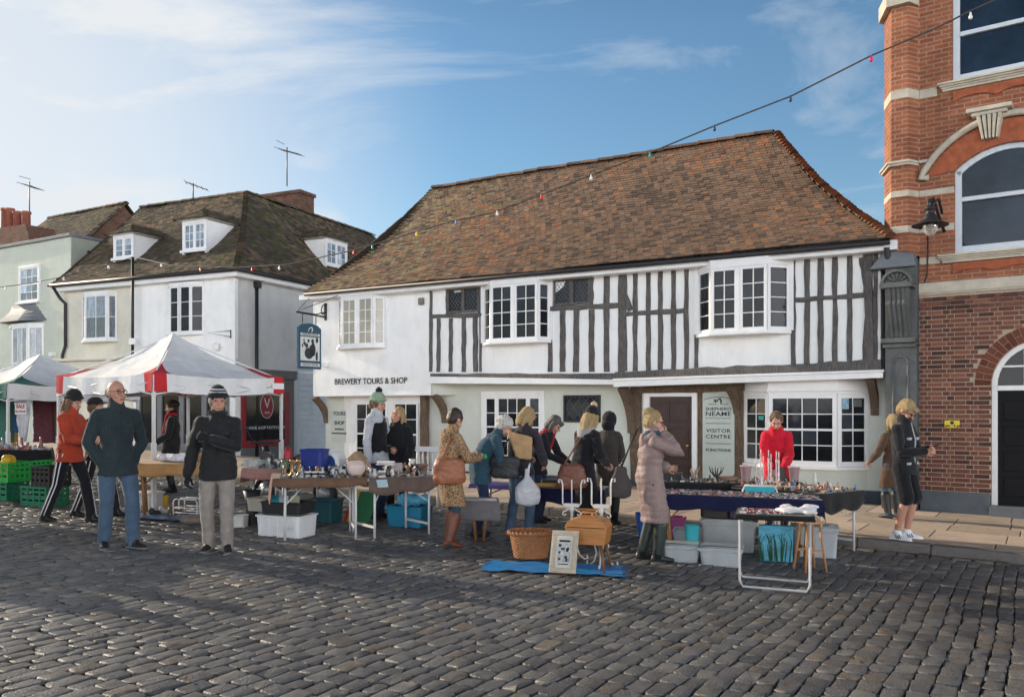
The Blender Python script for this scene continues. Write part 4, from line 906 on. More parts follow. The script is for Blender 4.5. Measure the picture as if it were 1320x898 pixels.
# ------------------------------------------------------------------ festoon lights and their pole
pole = empty('festoon_pole', A.W(A.u(171, -.25), -.25, 0), 0, 'thin dark pole fixed to the corner house holding the festoon string', 'pole')
pm_ = MB(); pm_.tube([(0, 0, 2.9), (0, 0, A.z(172, 331, -.25))], .045, 8); pm_.build('shaft', m_black, pole)
pm_ = MB(); pm_.box(-.09, .09, -.06, .1, A.z(171, 444, -.25), A.z(171, 436, -.25)); pm_.build('junction_box', m_paint, pole)
fest = empty('festoon_string', (0,0,0), 0, 'string of coloured festoon bulbs hung across the street above the roofs', 'festoon lights')
pts = [(172,331),(220,342),(303,345),(370,341),(440,326),(480,316),(535,299),(585,285),(640,273),(698,251),(762,226),(838,197),(922,162),(1020,124),(1123,72),(1210,35),(1252,14),(1300,-8)]
def Yl(px): t = (px-172)/(1300-172); return 1/lerp(1/23.5, 1/11.8, t**.85)
P3 = [at(x, y, Yl(x)) for x, y in pts]
m = MB(); m.tube(P3, .013, 5); m.build('cable', M('dark cable', (.05,.045,.04), .7), fest)
bc = [(.75,.72,.65),(.7,.3,.1),(.6,.02,.03),(.75,.72,.65),(.6,.02,.03),(.02,.25,.12),(.7,.5,.03),(.1,.2,.45),(.75,.72,.65),(.65,.02,.04),(.7,.7,.66),(.03,.3,.25),(.04,.06,.1),(.04,.06,.1),(.7,.02,.12),(.75,.72,.65)]
for i, (x, y) in enumerate([(208,340),(258,345),(325,345),(360,343),(456,323),(480,316),(537,299),(588,284),(641,272),(698,251),(762,226),(838,197),(921,162),(1019,124),(1123,72),(1251,17)]):
    p = at(x, y, Yl(x)); b = MB(); b.lathe([(.012,.01),(.016,-.015),(.016,-.03),(.026,-.05),(.028,-.066),(.02,-.085),(.006,-.092)], p, 10)
    b.build('bulb', M('bulb %d' % (hash(bc[i]) % 9999), bc[i], .25, var=.05), fest)
fe2 = empty('festoon_string', (0,0,0), 0, 'thin string of pale bulbs from the pole across the green house', 'festoon lights')
m = MB(); m.tube([at(172,331,23.5), at(130,345,23.6), at(80,357,23.8), at(40,365,24), at(-30,374,24)], .011, 5); m.build('cable', MATS['dark cable'], fe2)
for x, y in ((140,342),(82,357),(52,362),(7,370)): 
    b = MB(); b.lathe([(.014,.01),(.02,-.015),(.032,-.05),(.034,-.07),(.006,-.1)], at(x, y, 23.8), 8); b.build('bulb', m_paint, fe2)
# ================================================================== ground: sloping street, setts, kerb, flagstones
s_, d_ = H.s, H.d
def HW(u, y, z=0):
    p = H.P+s_*u+d_*y; return Vector((p.x, p.y, zg(p.x)+z))
KY = -4.25
m_earth = M('dark joint earth', (.035,.03,.026), .95, var=.4, scale=12, bump=.6, bscale=40, dirt=.5, dscale=6, dcol=(.05,.05,.025))
gr = MB(); n = 60
xs = [-400,-200,-100,-60,-40,-30]+[-26+.4*i for i in range(131)]+[30,40,60,100,200,400]; ysl = [-60,-20,-8]+[-4+.4*i for i in range(90)]+[36,44,60,100,200,500,1500]
vs = [(x, y, zg(x)-.016+(.02*noise.noise(Vector((x*.5, y*.5, 3))) if (Vector((x, y))-H.P).dot(d_) < KY-.3 else -.03)) for y in ysl for x in xs]; nx = len(xs)
gr.add(vs, [(j*nx+i, j*nx+i+1, (j+1)*nx+i+1, (j+1)*nx+i) for j in range(len(ysl)-1) for i in range(nx-1)])
tag(gr.build('ground', m_earth), kind='structure')
m_sett = M('granite sett', (1,1,1), .5, var=.35, scale=22, bump=.55, bscale=70, tint=True, dirt=.55, dscale=7, dcol=(.03,.027,.024), spec=.35)
st = MB(); ca = radians(58.5); cv = Vector((cos(ca), sin(ca))); sv = Vector((sin(ca), -cos(ca))); rr = random.Random(5)
O = Vector((0, 9))
i0 = -150; x = -24.0
def sett(c, lx, ly, z0):
    "rounded stone: long half-size ly along the course, lx across"
    k = rr.uniform(.16, .34)*min(lx, ly); jit = lambda: rr.uniform(-.009, .009)
    base = [(-lx+k, -ly), (lx-k, -ly), (lx, -ly+k), (lx, ly-k), (lx-k, ly), (-lx+k, ly), (-lx, ly-k), (-lx, -ly+k)]
    base = [(a+jit(), b+jit()) for a, b in base]
    tx, ty = rr.uniform(-.055, .055), rr.uniform(-.04, .04); hgt = rr.uniform(-.007, .006); L = []
    for sc, z in ((1.0, -.05), (.985, -.01), (.95, .0), (.88, .0015)):
        ring = []
        for a, b in base:
            q = c+sv*(a*sc)+cv*(b*sc); ring.append((q.x, q.y, z0+z+hgt+(a*tx+b*ty)*(sc < .995)+(rr.uniform(-.003, .003) if sc < .95 else 0)))
        L.append(ring)
    q = c; g = rr.random()
    col = (.15,.146,.144) if g < .55 else (.182,.172,.16) if g < .88 else (.19,.162,.135) if g < .95 else (.105,.107,.112)
    k = 1+.35*noise.noise(Vector((c.x*.35, c.y*.35, 1)))
    col = vmix(col, rr.uniform(.75, 1.2)*k)
    vs_ = [p for r_ in L for p in r_]+[(q.x, q.y, z0+hgt+.0025)]; fs = []
    for a in range(3):
        for i in range(8): fs.append((a*8+i, a*8+(i+1) % 8, (a+1)*8+(i+1) % 8, (a+1)*8+i))
    fs += [(24+i, 24+(i+1) % 8, 32) for i in range(8)]
    st.add(vs_, fs, tint=col, smooth=True)
while x < 16:
    wdt = rr.uniform(.112, .15); xc = x+wdt/2; x += wdt
    y = -9.0+rr.uniform(0, .3)
    while y < 22:
        ln = rr.uniform(.15, .25); yc = y+ln/2; y += ln
        c = O+sv*xc+cv*yc+Vector((noise.noise(Vector((xc*.3, yc*.3, 0)))*.12, noise.noise(Vector((xc*.3, yc*.3, 7)))*.12))
        if c.y < 3.3 or c.y > 26: continue
        px = CX+F*c.x/c.y
        if px < -330 or px > 1650: continue
        if (c-H.P).dot(d_) > KY-.3: continue
        sett(c, wdt/2-.006, ln/2-.007, zg(c.x)+.02*noise.noise(Vector((c.x*.5, c.y*.5, 3))))
tag(st.build('cobbled_road', m_sett, tint=True), kind='structure')
# kerb stones with a strip of low gutter setts, flagged pavement
m_kerb = M('granite kerb', (1,1,1), .75, var=.3, scale=25, bump=.5, bscale=60, tint=True, dirt=.4, dscale=3)
m_flag = M('yorkstone flag', (1,1,1), .8, var=.18, scale=8, bump=.35, bscale=35, tint=True, dirt=.4, dscale=2.2, dcol=(.12,.1,.085))
kb = MB(); u = -26.0
def hbox(mb, u0, u1, y0, y1, z0, z1, tint, j=.0, bev=.012):
    P = [HW(u0+bev*0, y0), HW(u1, y0), HW(u1, y1), HW(u0, y1)]; c = (P[0]+P[2])/2; dz = [rnd(-j, j) for _ in range(4)]
    T = [p.lerp(c, .0)+Vector((0, 0, z1+q-bev)) for p, q in zip(P, dz)]; T2 = [p+(c-p).normalized()*bev*1.2+Vector((0, 0, z1+q)) for p, q in zip(P, dz)]
    L = [[p+Vector((0, 0, z0)) for p in P], T, T2]
    mb.loft(L, smooth=False, tint=tint)
while u < 12:
    L_ = rnd(.7, 1.1); hbox(kb, u+.006, u+L_-.006, KY-.04, KY+.16, -.1, .115+rnd(-.008, .006), vmix((.2,.18,.16), rnd(.7, 1.2)), .004, .02); 
    q = u
    while q < u+L_-.05:
        l2 = rnd(.16, .3); hbox(kb, q+.008, min(u+L_, q+l2)-.004, KY-.24+rnd(-.01, .01), KY-.06, -.1, .01+rnd(-.012, .01), vmix((.17,.145,.12), rnd(.6, 1.3)), .006, .02); q += l2
    u += L_
tag(kb.build('kerb', m_kerb, tint=True), kind='structure')
fg = MB(); rows = [(KY+.165, KY+.75), (KY+.75, KY+1.65), (KY+1.65, KY+2.4), (KY+2.4, KY+3.3), (KY+3.3, KY+4.75)]
for k, (a, b) in enumerate(rows):
    u = -26.0+rnd(0, .5)
    while u < 12:
        L_ = rnd(.62, 1.05); zt = .112+rnd(-.004, .004)
        hbox(fg, u+.007, u+L_-.007, a+.006, b-.006, .0, zt, vmix((.52,.41,.31) if rnd(0, 1) < .75 else (.45,.37,.29), rnd(.82, 1.15)), .003, .006); u += L_
bs = [HW(-26, KY+.1, .095), HW(12, KY+.1, .095), HW(12, KY+4.8, .095), HW(-26, KY+4.8, .095)]
fg.poly(bs, tint=(.05,.045,.035))
tag(fg.build('pavement', m_flag, tint=True), kind='structure')
# ================================================================== people
def remesh(mb, name, vox, smooth=4, fac=.5):
    me = bpy.data.meshes.new('tmp'); me.from_pydata(mb.v, [], mb.f); me.update()
    o = bpy.data.objects.new('tmp', me); COL.objects.link(o)
    md = o.modifiers.new('r', 'REMESH'); md.mode = 'VOXEL'; md.voxel_size = vox; md.use_smooth_shade = True
    if smooth: m2 = o.modifiers.new('s', 'SMOOTH'); m2.iterations = smooth; m2.factor = fac
    out = bpy.data.meshes.new_from_object(o.evaluated_get(bpy.context.evaluated_depsgraph_get()))
    bpy.data.objects.remove(o); bpy.data.meshes.remove(me); out.name = name
    return out
def wrinkle(me, amp, f=9, band=0, bf=.1, zst=.5):
    import numpy as np
    n = len(me.vertices); co = np.empty(n*3); no = np.empty(n*3)
    me.vertices.foreach_get('co', co); me.vertex_normals.foreach_get('vector', no)
    co = co.reshape(-1, 3); no = no.reshape(-1, 3); dsp = np.empty(n)
    for i in range(n):
        x, y, z = co[i]; v = noise.noise(Vector((x*f, y*f, z*f*zst)))
        w = 1-abs(noise.noise(Vector((x*f*.7+4, y*f*.7, z*f*1.3))))*2.2
        dsp[i] = amp*(v*.7+w*.5)+(band*(abs(sin(pi*z/bf+.5*v))**.6-.6) if band else 0)
    co += no*dsp[:, None]; me.vertices.foreach_set('co', co.ravel()); me.update()
def mobj(name, me, mats, parent):
    for m in (mats if isinstance(mats, (list, tuple)) else [mats]): me.materials.append(m)
    o = bpy.data.objects.new(name, me); COL.objects.link(o); o.parent = parent; return o
def cap_(mb, pts, rs, seg=10):
    "rounded limb through points with radii"
    pts = [Vector(p) for p in pts]; n = len(pts); P, Rr = [], []
    d0 = (pts[1]-pts[0]).normalized(); d1 = (pts[-1]-pts[-2]).normalized()
    for a in (1.35, 1.0, .6): P.append(pts[0]-d0*rs[0]*sin(a)); Rr.append(rs[0]*cos(a))
    P += pts; Rr += list(rs)
    for a in (.6, 1.0, 1.35): P.append(pts[-1]+d1*rs[-1]*sin(a)); Rr.append(rs[-1]*cos(a))
    mb.tube(P, Rr, seg)
def ell(mb, c, rx, ry, rz, Mx=None, seg=14, rings=10):
    b = MB(); b.ball((0, 0, 0), rx, ry, rz, seg, rings); T = Matrix.Translation(Vector(c))
    if Mx is not None: T = Mx @ T
    mb.add(b.v, b.f, M4=T)
def ik(a, b, l1, l2, pole):
    a, b = Vector(a), Vector(b); d = b-a; L = min(d.length, (l1+l2)*.995); d.normalize(); b = a+d*L
    c = (l1*l1-l2*l2+L*L)/(2*L); h = sqrt(max(0, l1*l1-c*c)); p = Vector(pole); p = p-d*p.dot(d)
    return a+d*c+p.normalized()*h, b
SK = lambda c, n: M('skin '+n, c, .5, var=.06, scale=30, spec=.4)
skin_a = SK((.5, .27, .19), 'fair'); skin_b = SK((.46, .23, .16), 'ruddy')
m_eye = M('eye', (.02, .015, .012), .2, var=0); m_lip = M('lip', (.35, .11, .09), .5, var=.05)
def hand(mb, w, dirv, side, nrm, k, curl=.5, fat=1.0, spread=1.0):
    "palm, four fingers of unequal length and a thumb; side=+1 left hand; nrm = palm facing"
    d = Vector(dirv).normalized(); n = Vector(nrm); n = (n-d*n.dot(d)).normalized(); x = d.cross(n)*side   # x: towards the thumb side
    w = Vector(w)
    for j in range(4):
        o = (.027-.018*j)*k; cap_(mb, [w+x*o*.6, w+d*.085*k+x*o*spread], [.013*k*fat, .0125*k*fat], 8)
    for j, L in enumerate((.07, .079, .073, .057)):
        o = (.028-.019*j)*k*spread; p = w+d*.09*k+x*o; q = [p]; a = .15
        for s_l in (.42, .32, .26):
            a += curl*(.75 if s_l > .4 else .9); dd = d*cos(a)+n*sin(a); q.append(q[-1]+dd*L*s_l*k+x*(.0015*(1.5-j))*k)
        cap_(mb, q, [.0092*k*fat, .0088*k*fat, .008*k*fat, .007*k*fat], 7)
    t0 = w+d*.025*k+x*.026*k; t1 = t0+(d*.6+x*.75+n*.25).normalized()*.036*k; t2 = t1+(d*.85+x*.25+n*.4).normalized()*.03*k; t3 = t2+(d*.8-x*.1+n*.5).normalized()*.024*k
    cap_(mb, [t0, t1, t2, t3], [.0145*k*fat, .0115*k*fat, .0098*k*fat, .008*k*fat], 8)
class P_: pass
def person(px, py, top, label, rz=0, H=None, lean=0, hp=0, hy=0, feet=None, la=None, ra=None, sex='m', skin=None, base=None, coat=None, legs=None, shoe=None, hair=None, hat=None, glasses=False, fat=1.0, gloves=None, hood=None, scarf=None, stripes=None, vest=None, curl=.6, near=True, polel=None, poler=None, headw=True, bodyshift=0, shorts=None, fem=0, group=None):
    loc = gp(px, py) if base is None else base
    if H is None: H = (py-top)/F*loc.y
    k = H/1.75; rzr = radians(rz)
    root = empty('person', loc, rzr, label, 'person', group)
    skin = skin or skin_a; L = radians(lean)
    feet = feet or ((.1, .02, 12), (-.1, -.02, -12))
    pel = Vector((0, .03*lean/20*k+bodyshift, .546*H))
    up = lambda f: Vector((0, -sin(L*f), cos(L*f)))
    waist = pel+up(.6)*.085*H; chest = waist+up(1.0)*.096*H; nk = chest+up(1.25)*.108*H
    shw = (.1 if sex == 'm' else .089)*H
    sh = {1: nk+Vector((shw, 0, 0))-up(1.2)*.036*H, -1: nk+Vector((-shw, 0, 0))-up(1.2)*.036*H}
    hc = nk+up(1.2)*.024*H+Vector((0, -sin(L*1.2+radians(hp)*.4), cos(L*1.2+radians(hp)*.4)))*.074*H
    Hm = Matrix.Translation(hc) @ Matrix.Rotation(radians(hy), 4, 'Z') @ Matrix.Rotation(radians(hp)+L*.5, 4, 'X') @ Matrix.Scale(k*1.07, 4)
    la = la or (.17, .02, .47); ra = ra or (-.17, .02, .47)
    arm = {}
    for s, t, po in ((1, la, polel), (-1, ra, poler)):
        e, h_ = ik(sh[s], Vector(t)*H, .172*H, .155*H, po or (s*.6, .7, -.5)); arm[s] = (sh[s], e, h_)
    leg = {}
    for s, (fx, fy, yw) in zip((1, -1), feet):
        hip = pel+Vector((s*.052*H, 0, -.01*H)); ank = Vector((fx, fy, .05*H))
        wl = loc+Matrix.Rotation(rzr, 3, 'Z') @ ank; ank.z += zg(wl.x)-zg(loc.x)
        ya = radians(yw); kn, an = ik(hip, ank, .247*H, .25*H, (sin(ya)*.5, -1, 0)); leg[s] = (hip, kn, ank, ya)
    # body: one continuous skin
    b = MB(); f_ = fat
    cap_(b, [pel, waist, chest], [.1*k*f_, .098*k*f_, .11*k*f_]); cap_(b, [sh[1], sh[-1]], [.04*k, .04*k]); cap_(b, [nk-up(1)*.03*k, nk+(hc-nk)*.75], [.056*k, .05*k])
    for s in (1, -1):
        cap_(b, arm[s], [.042*k, .038*k, .027*k]); h_, kn, an, ya = leg[s]; cf = kn.lerp(an, .33)+Vector((0, .012*k, 0)); cap_(b, [h_, h_.lerp(kn, .5), kn, cf, an], ([.08*k*f_, .07*k*f_, .054*k, .057*k*max(1, f_*.95), .036*k] if shorts else [.07*k, .06*k, .045*k, .042*k, .03*k])); cap_(b, [an, an+Vector((sin(ya)*.3, -cos(ya)*.3, -.5))*.05*k], [.033*k, .028*k])
    ell(b, (0, .012, .022), .076, .096, .1, Hm); ell(b, (0, -.03, -.052), .056, .06, .068, Hm); ell(b, (0, -.066, -.094), .026, .022, .02, Hm)
    for s in (1, -1): ell(b, (s*.036, -.062, -.03), .026, .026, .026, Hm); ell(b, (s*.079, .012, -.005), .011, .02, .032, Hm)
    hb = MB(); cap_(hb, [(0, -.083, .015), (0, -.102, -.012), (0, -.113, -.026)], [.009, .011, .0145]); cap_(hb, [(-.045, -.077, .033), (0, -.09, .03), (.045, -.077, .033)], [.009, .01, .009]); cap_(hb, [(-.02, -.085, -.058), (.02, -.085, -.058)], [.011, .011]); b.add(hb.v, hb.f, M4=Hm)
    vx = .0075 if near else .011
    me = remesh(b, 'body', vx, 3)
    if not gloves:
        hm = MB()
        for s in (1, -1):
            sh_, e, h_ = arm[s]; d = (h_-e).normalized(); nrm = Vector((-s*.8, -.3, -.1)) if abs(d.z) > .6 else Vector((0, .2, -1)) if h_.z < .6*H else Vector((-s*.9, .3, .1)); hand(hm, h_, d, s, nrm, k*1.02, curl)
        hme = remesh(hm, 'hand', .0042 if near else .006, 1); bm = bmesh.new(); bm.from_mesh(me); bm.from_mesh(hme); bm.to_mesh(me); bm.free(); bpy.data.meshes.remove(hme)
        for p in me.polygons: p.use_smooth = True
    body = mobj('body', me, skin, root)
    q = MB()
    for s in (1, -1): ell(q, (s*.031, -.079, .012), .0095, .008, .0055, Hm, 8, 6)
    q.build('eyes', m_eye, body)
    q = MB(); hb = MB(); cap_(hb, [(-.02, -.094, -.059), (0, -.0985, -.0575), (.02, -.094, -.059)], [.0035, .005, .0035], 6); q.add(hb.v, hb.f, M4=Hm); q.build('mouth', m_lip, body)
    if hair:
        hm_, hst = hair; q = MB(); hb = MB()
        cap_(hb, [(.018, -.092, .037), (.048, -.08, .035)], [.0032, .0025], 6); cap_(hb, [(-.018, -.092, .037), (-.048, -.08, .035)], [.0032, .0025], 6); q.add(hb.v, hb.f, M4=Hm); q.build('eyebrows', hm_, body)
        q = MB()
        if hst == 'bald':
            for s in (1, -1): ell(q, (s*.07, .035, .0), .012, .05, .035, Hm)
            ell(q, (0, .09, -.02), .05, .014, .04, Hm)
        else:
            hatted = hat and hat[1] != 'band'
            if not hatted: ell(q, (0, .03, .045), .086, .098, .094, Hm)
            ell(q, (0, .058, -.0), .08, .066, .09, Hm)
            for s in (1, -1): ell(q, (s*.066, .006, .01 if hatted else .04), .026, .05, .045, Hm)
            if hst in ('fringe', 'bob', 'long') and not hatted: ell(q, (.01, -.07, .072), .06, .034, .03, Hm)
            if hst in ('bob', 'long', 'wavy'):
                ln = .17 if hst == 'long' else .1
                hb = MB(); cap_(hb, [(0, .085, .02), (0, .092, -.08), (0, .08, -.06-ln*.75)], [.05, .05, .03]); q.add(hb.v, hb.f, M4=Hm)
                for s in (1, -1):
                    hb = MB(); cap_(hb, [(s*.078, .01, .03), (s*.088, .0, -.05), (s*.085, -.015, -.05-ln*.6)], [.03, .032, .02]); cap_(hb, [(s*.05, .06, 0), (s*.06, .06, -.08), (s*.05, .05, -.06-ln*.8)], [.045, .045, .025]); q.add(hb.v, hb.f, M4=Hm)
            if hst == 'curly':
                for i in range(60):
                    a, c = rnd(0, 2*pi), rnd(-.15, 1); rr_ = sqrt(max(0, 1-c*c)); v = Vector((.09*rr_*cos(a), .03+.104*rr_*sin(a), .035+.1*c))
                    if v.y < -.04 and v.z < .06: continue
                    ell(q, v, .022, .022, .022, Hm, 8, 5)
            if hst == 'bun': ell(q, (0, .1, .09), .05, .05, .05, Hm); ell(q, (.02, .07, .12), .04, .04, .035, Hm)
        m2 = remesh(q, 'hair', .007 if near else .01, 2); wrinkle(m2, .009*k, 42, zst=.2); mobj('hair', m2, hm_, root)
    if glasses:
        q = MB(); hb = MB()
        for s in (1, -1):
            hb.tube([(s*.033+.023*cos(i*pi/6), -.1+.002*abs(i-6), .01+.018*sin(i*pi/6)) for i in range(13)], .0028, 5); hb.tube([(s*.056, -.096, .016), (s*.08, .01, .014)], .0025, 5)
        hb.tube([(-.012, -.104, .014), (.012, -.104, .014)], .0025, 5); q.add(hb.v, hb.f, M4=Hm); q.build('glasses', m_black, root)
    # clothes
    def ring(c, rx, ry, ax): 
        a = Vector(ax).normalized(); x = Vector((1, 0, 0)); y = a.cross(x).normalized()
        return [c+x*rx*cos(2*pi*i/18)+y*ry*sin(2*pi*i/18) for i in range(18)]
    if legs:
        lm, wid = legs[0], legs[1]; q = MB(); cap_(q, [pel+Vector((0, 0, -.02*k)), waist], [.108*k*f_, .105*k*f_])
        for s in (1, -1):
            h_, kn, an, ya = leg[s]
            if shorts: kk = h_.lerp(kn, 1.0)+Vector((0, 0, .03)); cap_(q, [h_+Vector((s*.012, 0, 0)), h_.lerp(kn, .6), kk], [.09*k*f_, .09*k*f_, .094*k*f_])
            else:
                m_ = kn.lerp(an, .5); bt = an+Vector((0, .006*k, -.018*k)); cap_(q, [h_, h_.lerp(kn, .5), kn, m_, bt], [.089*k*f_, .083*k*f_*wid, .068*k*wid, .064*k*wid, .06*k*wid])
        m2 = remesh(q, 'trousers', .011, 3); wrinkle(m2, .009*k, 13); mobj('shorts' if shorts else 'trousers', m2, lm, root)
        if stripes:
            q = MB()
            for s in (1, -1):
                h_, kn, an, ya = leg[s]
                for o in (-.016, .016):
                    r1, r2, r3 = .089*k*f_, .072*k*wid, .066*k*wid; v = Vector((s*.93, o*8-.1, 0))
                    q.tube([h_+v*r1*1.02+Vector((0, o*1.5, 0)), h_.lerp(kn, .5)+v*.086*k*wid+Vector((0, o, 0)), kn+v*r2+Vector((0, o, 0)), kn.lerp(an, .5)+v*.07*k*wid+Vector((0, o, 0)), an+v*r3+Vector((0, o, 0))], .008, 6)
            q.build('side_stripe', stripes, root)
    if coat:
        cm, hem, wd = coat['m'], coat.get('hem', .46)*H, coat.get('w', 1.0)*f_; q = MB()
        bx = .142 if sex == 'm' else .137; rg = []
        fl = coat.get('flare', 1.0); tilt = Vector((0, 0, 0))
        zs = pel.z
        if hem < zs:
            for t in (0, .12, .5): 
                z = lerp(hem, zs-.02*k, t); xs_, ys_ = [], []
                for s in (1, -1):
                    h_, kn, an, ya = leg[s]; a_, b_ = (h_, kn) if z > kn.z else (kn, an); q_ = a_.lerp(b_, max(0, min(1, (a_.z-z)/max(.01, a_.z-b_.z)))); xs_.append(q_.x); ys_.append(q_.y)
                tt = lerp(1, 0, t); my = (min(ys_)+max(ys_))/2; mxx = (min(xs_)+max(xs_))/2; lr = .105*k*(1 if z > .45*H else .9)
                rg.append(ring(Vector((mxx, my*.8+pel.y*.2, z)), max(bx*1.16*k*wd*lerp(fl, 1, t), (max(xs_)-min(xs_))/2+lr), max(.132*k*wd*lerp(fl, 1, t), (max(ys_)-min(ys_))/2+lr+.025*k), (0, 0, 1)))
        rg.append(ring(pel+up(.3)*.02*k, bx*1.13*k*wd, .13*k*wd, up(.4))); rg.append(ring(waist, bx*1.0*k*wd, .112*k*wd, up(.8))); rg.append(ring(chest, bx*1.12*k*wd, .124*k*wd, up(1.1)))
        rg.append(ring(chest.lerp(nk, .6), bx*1.12*k, .11*k, up(1.2))); rg.append(ring(nk-up(1.2)*.008*k, bx*.72*k, .092*k, up(1.2))); rg.append(ring(nk+up(1.2)*.022*k, .075*k, .07*k, up(1.2)))
        q.loft(rg)
        aw = coat.get('arm', 1.0)
        for s in (1, -1):
            a, e, h_ = arm[s]; cap_(q, [nk-up(1.2)*.02*k, a+Vector((-s*.005, 0, .002))], [.07*k, .062*k]); cuff = h_-(h_-e).normalized()*.008; cap_(q, [a, a.lerp(e, .5), e, e.lerp(cuff, .6), cuff], [.063*k*aw, .062*k*aw, .058*k*aw, .053*k*aw, .046*k*aw])
        if coat.get('collar', 1): cap_(q, [nk+up(1.2)*.0, nk+(hc-nk)*.42+Vector((0, .012*k, 0))], [.084*k, .08*k], 14)
        m2 = remesh(q, 'coat', .0095 if near else .012, 3)
        wrinkle(m2, coat.get('wr', .011)*1.35*k, coat.get('wf', 8.5), coat.get('band', 0), coat.get('bf', .09)); mobj(coat.get('name', 'coat'), m2, cm, root)
        if coat.get('hemband'):
            q = MB(); q.loft([ring(Vector((0, pel.y, hem-.01)), bx*1.15*k*wd*fl, .121*k*wd*fl, (0,0,1)), ring(Vector((0, pel.y, hem+.03)), bx*1.15*k*wd*fl, .121*k*wd*fl, (0,0,1))]); q.build('hem', coat['hemband'], root)
        if coat.get('zip') is not None:   # placket, pocket flaps and shoulder seams
            zm = coat['zip']; q = MB(); fr = lambda c, r, u_: c+Vector((0, -1, 0))*r
            pts = [Vector((0, pel.y-.122*k*wd*fl, hem+.02)), pel+Vector((0, -.122*k*wd, 0)), waist+Vector((0, -.118*k*wd, 0)), chest+Vector((0, -.13*k*wd, 0)), chest.lerp(nk, .6)+Vector((0, -.112*k, 0)), nk+Vector((0, -.088*k, .02*k))]
            q.tube(pts, .011*k, 6); q.build('placket', zm, root)
            q = MB()
            for s in (1, -1):
                for f0, dz in ((pel, .015), (chest, .01)):
                    c = f0+Vector((s*.078*k*wd, -.108*k*wd, dz)); q.box(c.x-.045*k, c.x+.045*k, c.y-.012, c.y+.025, c.z-.016, c.z+.016)
            q.build('pocket_flap', zm, root, bevel=.008)
    if vest:
        q = MB(); bx = .142; q.loft([ring(pel+up(.3)*-.03*k, bx*1.2*k, .128*k, up(.4)), ring(waist, bx*1.12*k, .126*k, up(.8)), ring(chest, bx*1.2*k, .135*k, up(1.1)), ring(chest.lerp(nk, .6), bx*1.1*k, .12*k, up(1.2)), ring(nk, bx*.75*k, .09*k, up(1.2))]); m2 = remesh(q, 'vest', .011, 3); wrinkle(m2, .006, 10, .006, .1); mobj('vest', m2, vest, root)
    if hood:
        hm_, up_ = hood; q = MB()
        if up_: ell(q, (0, .03, .02), .108, .125, .135, Hm); ell(q, (0, .05, -.09), .1, .1, .08, Hm)
        else:
            hb = nk+Vector((0, .075*k, .015*k)); 
            for i in range(9):
                a = pi*i/8; ell(q, nk+Vector((.1*k*cos(a), .02+.1*k*sin(a), (.015-.05*sin(a))*k)), .04*k, .038*k, .05*k)
            ell(q, hb+Vector((0, .04*k, -.07*k)), .085*k, .045*k, .1*k)
        m2 = remesh(q, 'hood', .01, 3); wrinkle(m2, .008*k, 14); mobj('hood', m2, hm_, root)
    if scarf:
        q = MB(); pts = [nk+Vector((.078*k*cos(2*pi*i/12), .074*k*sin(2*pi*i/12)-.005, .045*k+.012*sin(i*2.1))) for i in range(13)]; cap_(q, pts, [.03*k]*13, 8)
        if scarf[1]: cap_(q, [nk+Vector((.03*k, -.09*k, .03*k)), chest+Vector((.04*k, -.135*k, 0)), waist+Vector((.05*k, -.135*k, 0))], [.03*k, .034*k, .036*k], 8)
        m2 = remesh(q, 'scarf', .009, 2); wrinkle(m2, .006, 25); mobj('scarf', m2, scarf[0], root)
    if hat:
        hm_, hk = hat[0], hat[1]; q = MB()
        if hk in ('beanie', 'bobble'):
            ell(q, (0, .02, .072), .09, .11, .108, Hm); ell(q, (0, .034, .04), .088, .1, .05, Hm)
            hb = MB(); cap_(hb, [(.092*cos(2*pi*i/16), .018+.108*sin(2*pi*i/16), .06-.026*sin(2*pi*i/16)) for i in range(17)], [.017]*17, 8); q.add(hb.v, hb.f, M4=Hm)
            m2 = remesh(q, 'hat', .007, 2); wrinkle(m2, .003, 60, zst=.15); ho = mobj('hat', m2, hm_, root)
            if hk == 'bobble': q = MB(); ell(q, (0, .03, .19), .042, .042, .042, Hm); m2 = remesh(q, 'bobble', .008, 1); wrinkle(m2, .012, 60, zst=1); mobj('bobble', m2, hat[2], ho)
            if len(hat) > 2 and hk == 'beanie':
                q = MB()
                for zz in (.1, .13): 
                    hb = MB(); r_ = sqrt(max(0, 1-((zz-.072)/.108)**2)); hb.tube([(.0925*r_*cos(2*pi*i/20), .02+.112*r_*sin(2*pi*i/20), zz) for i in range(21)], .009, 6); q.add(hb.v, hb.f, M4=Hm)
                q.build('hat_stripe', hat[2], ho)
        if hk == 'cap':
            ell(q, (0, .02, .064), .094, .116, .088, Hm); ell(q, (0, -.11, .055), .066, .065, .012, Hm); m2 = remesh(q, 'cap', .006, 2); mobj('cap', m2, hm_, root)
        if hk == 'band':
            hb = MB(); cap_(hb, [(.09*cos(2*pi*i/16), .012+.106*sin(2*pi*i/16), .055-.02*sin(2*pi*i/16)) for i in range(17)], [.015]*17, 8); q.add(hb.v, hb.f, M4=Hm); m2 = remesh(q, 'headband', .008, 2); mobj('headband', m2, hm_, root)
    if gloves:
        for s in (1, -1):
            q = MB(); sh_, e, h_ = arm[s]; d = (h_-e).normalized(); nrm = Vector((-s*.8, -.3, -.1)) if abs(d.z) > .6 else Vector((-s*.4, .8, .1)); hand(q, h_, d, s, nrm, k*1.08, curl, 1.25); cap_(q, [h_-d*.03, h_+d*.03*k], [.036*k, .036*k]); m2 = remesh(q, 'glove', .006, 1); mobj('glove', m2, gloves, root)
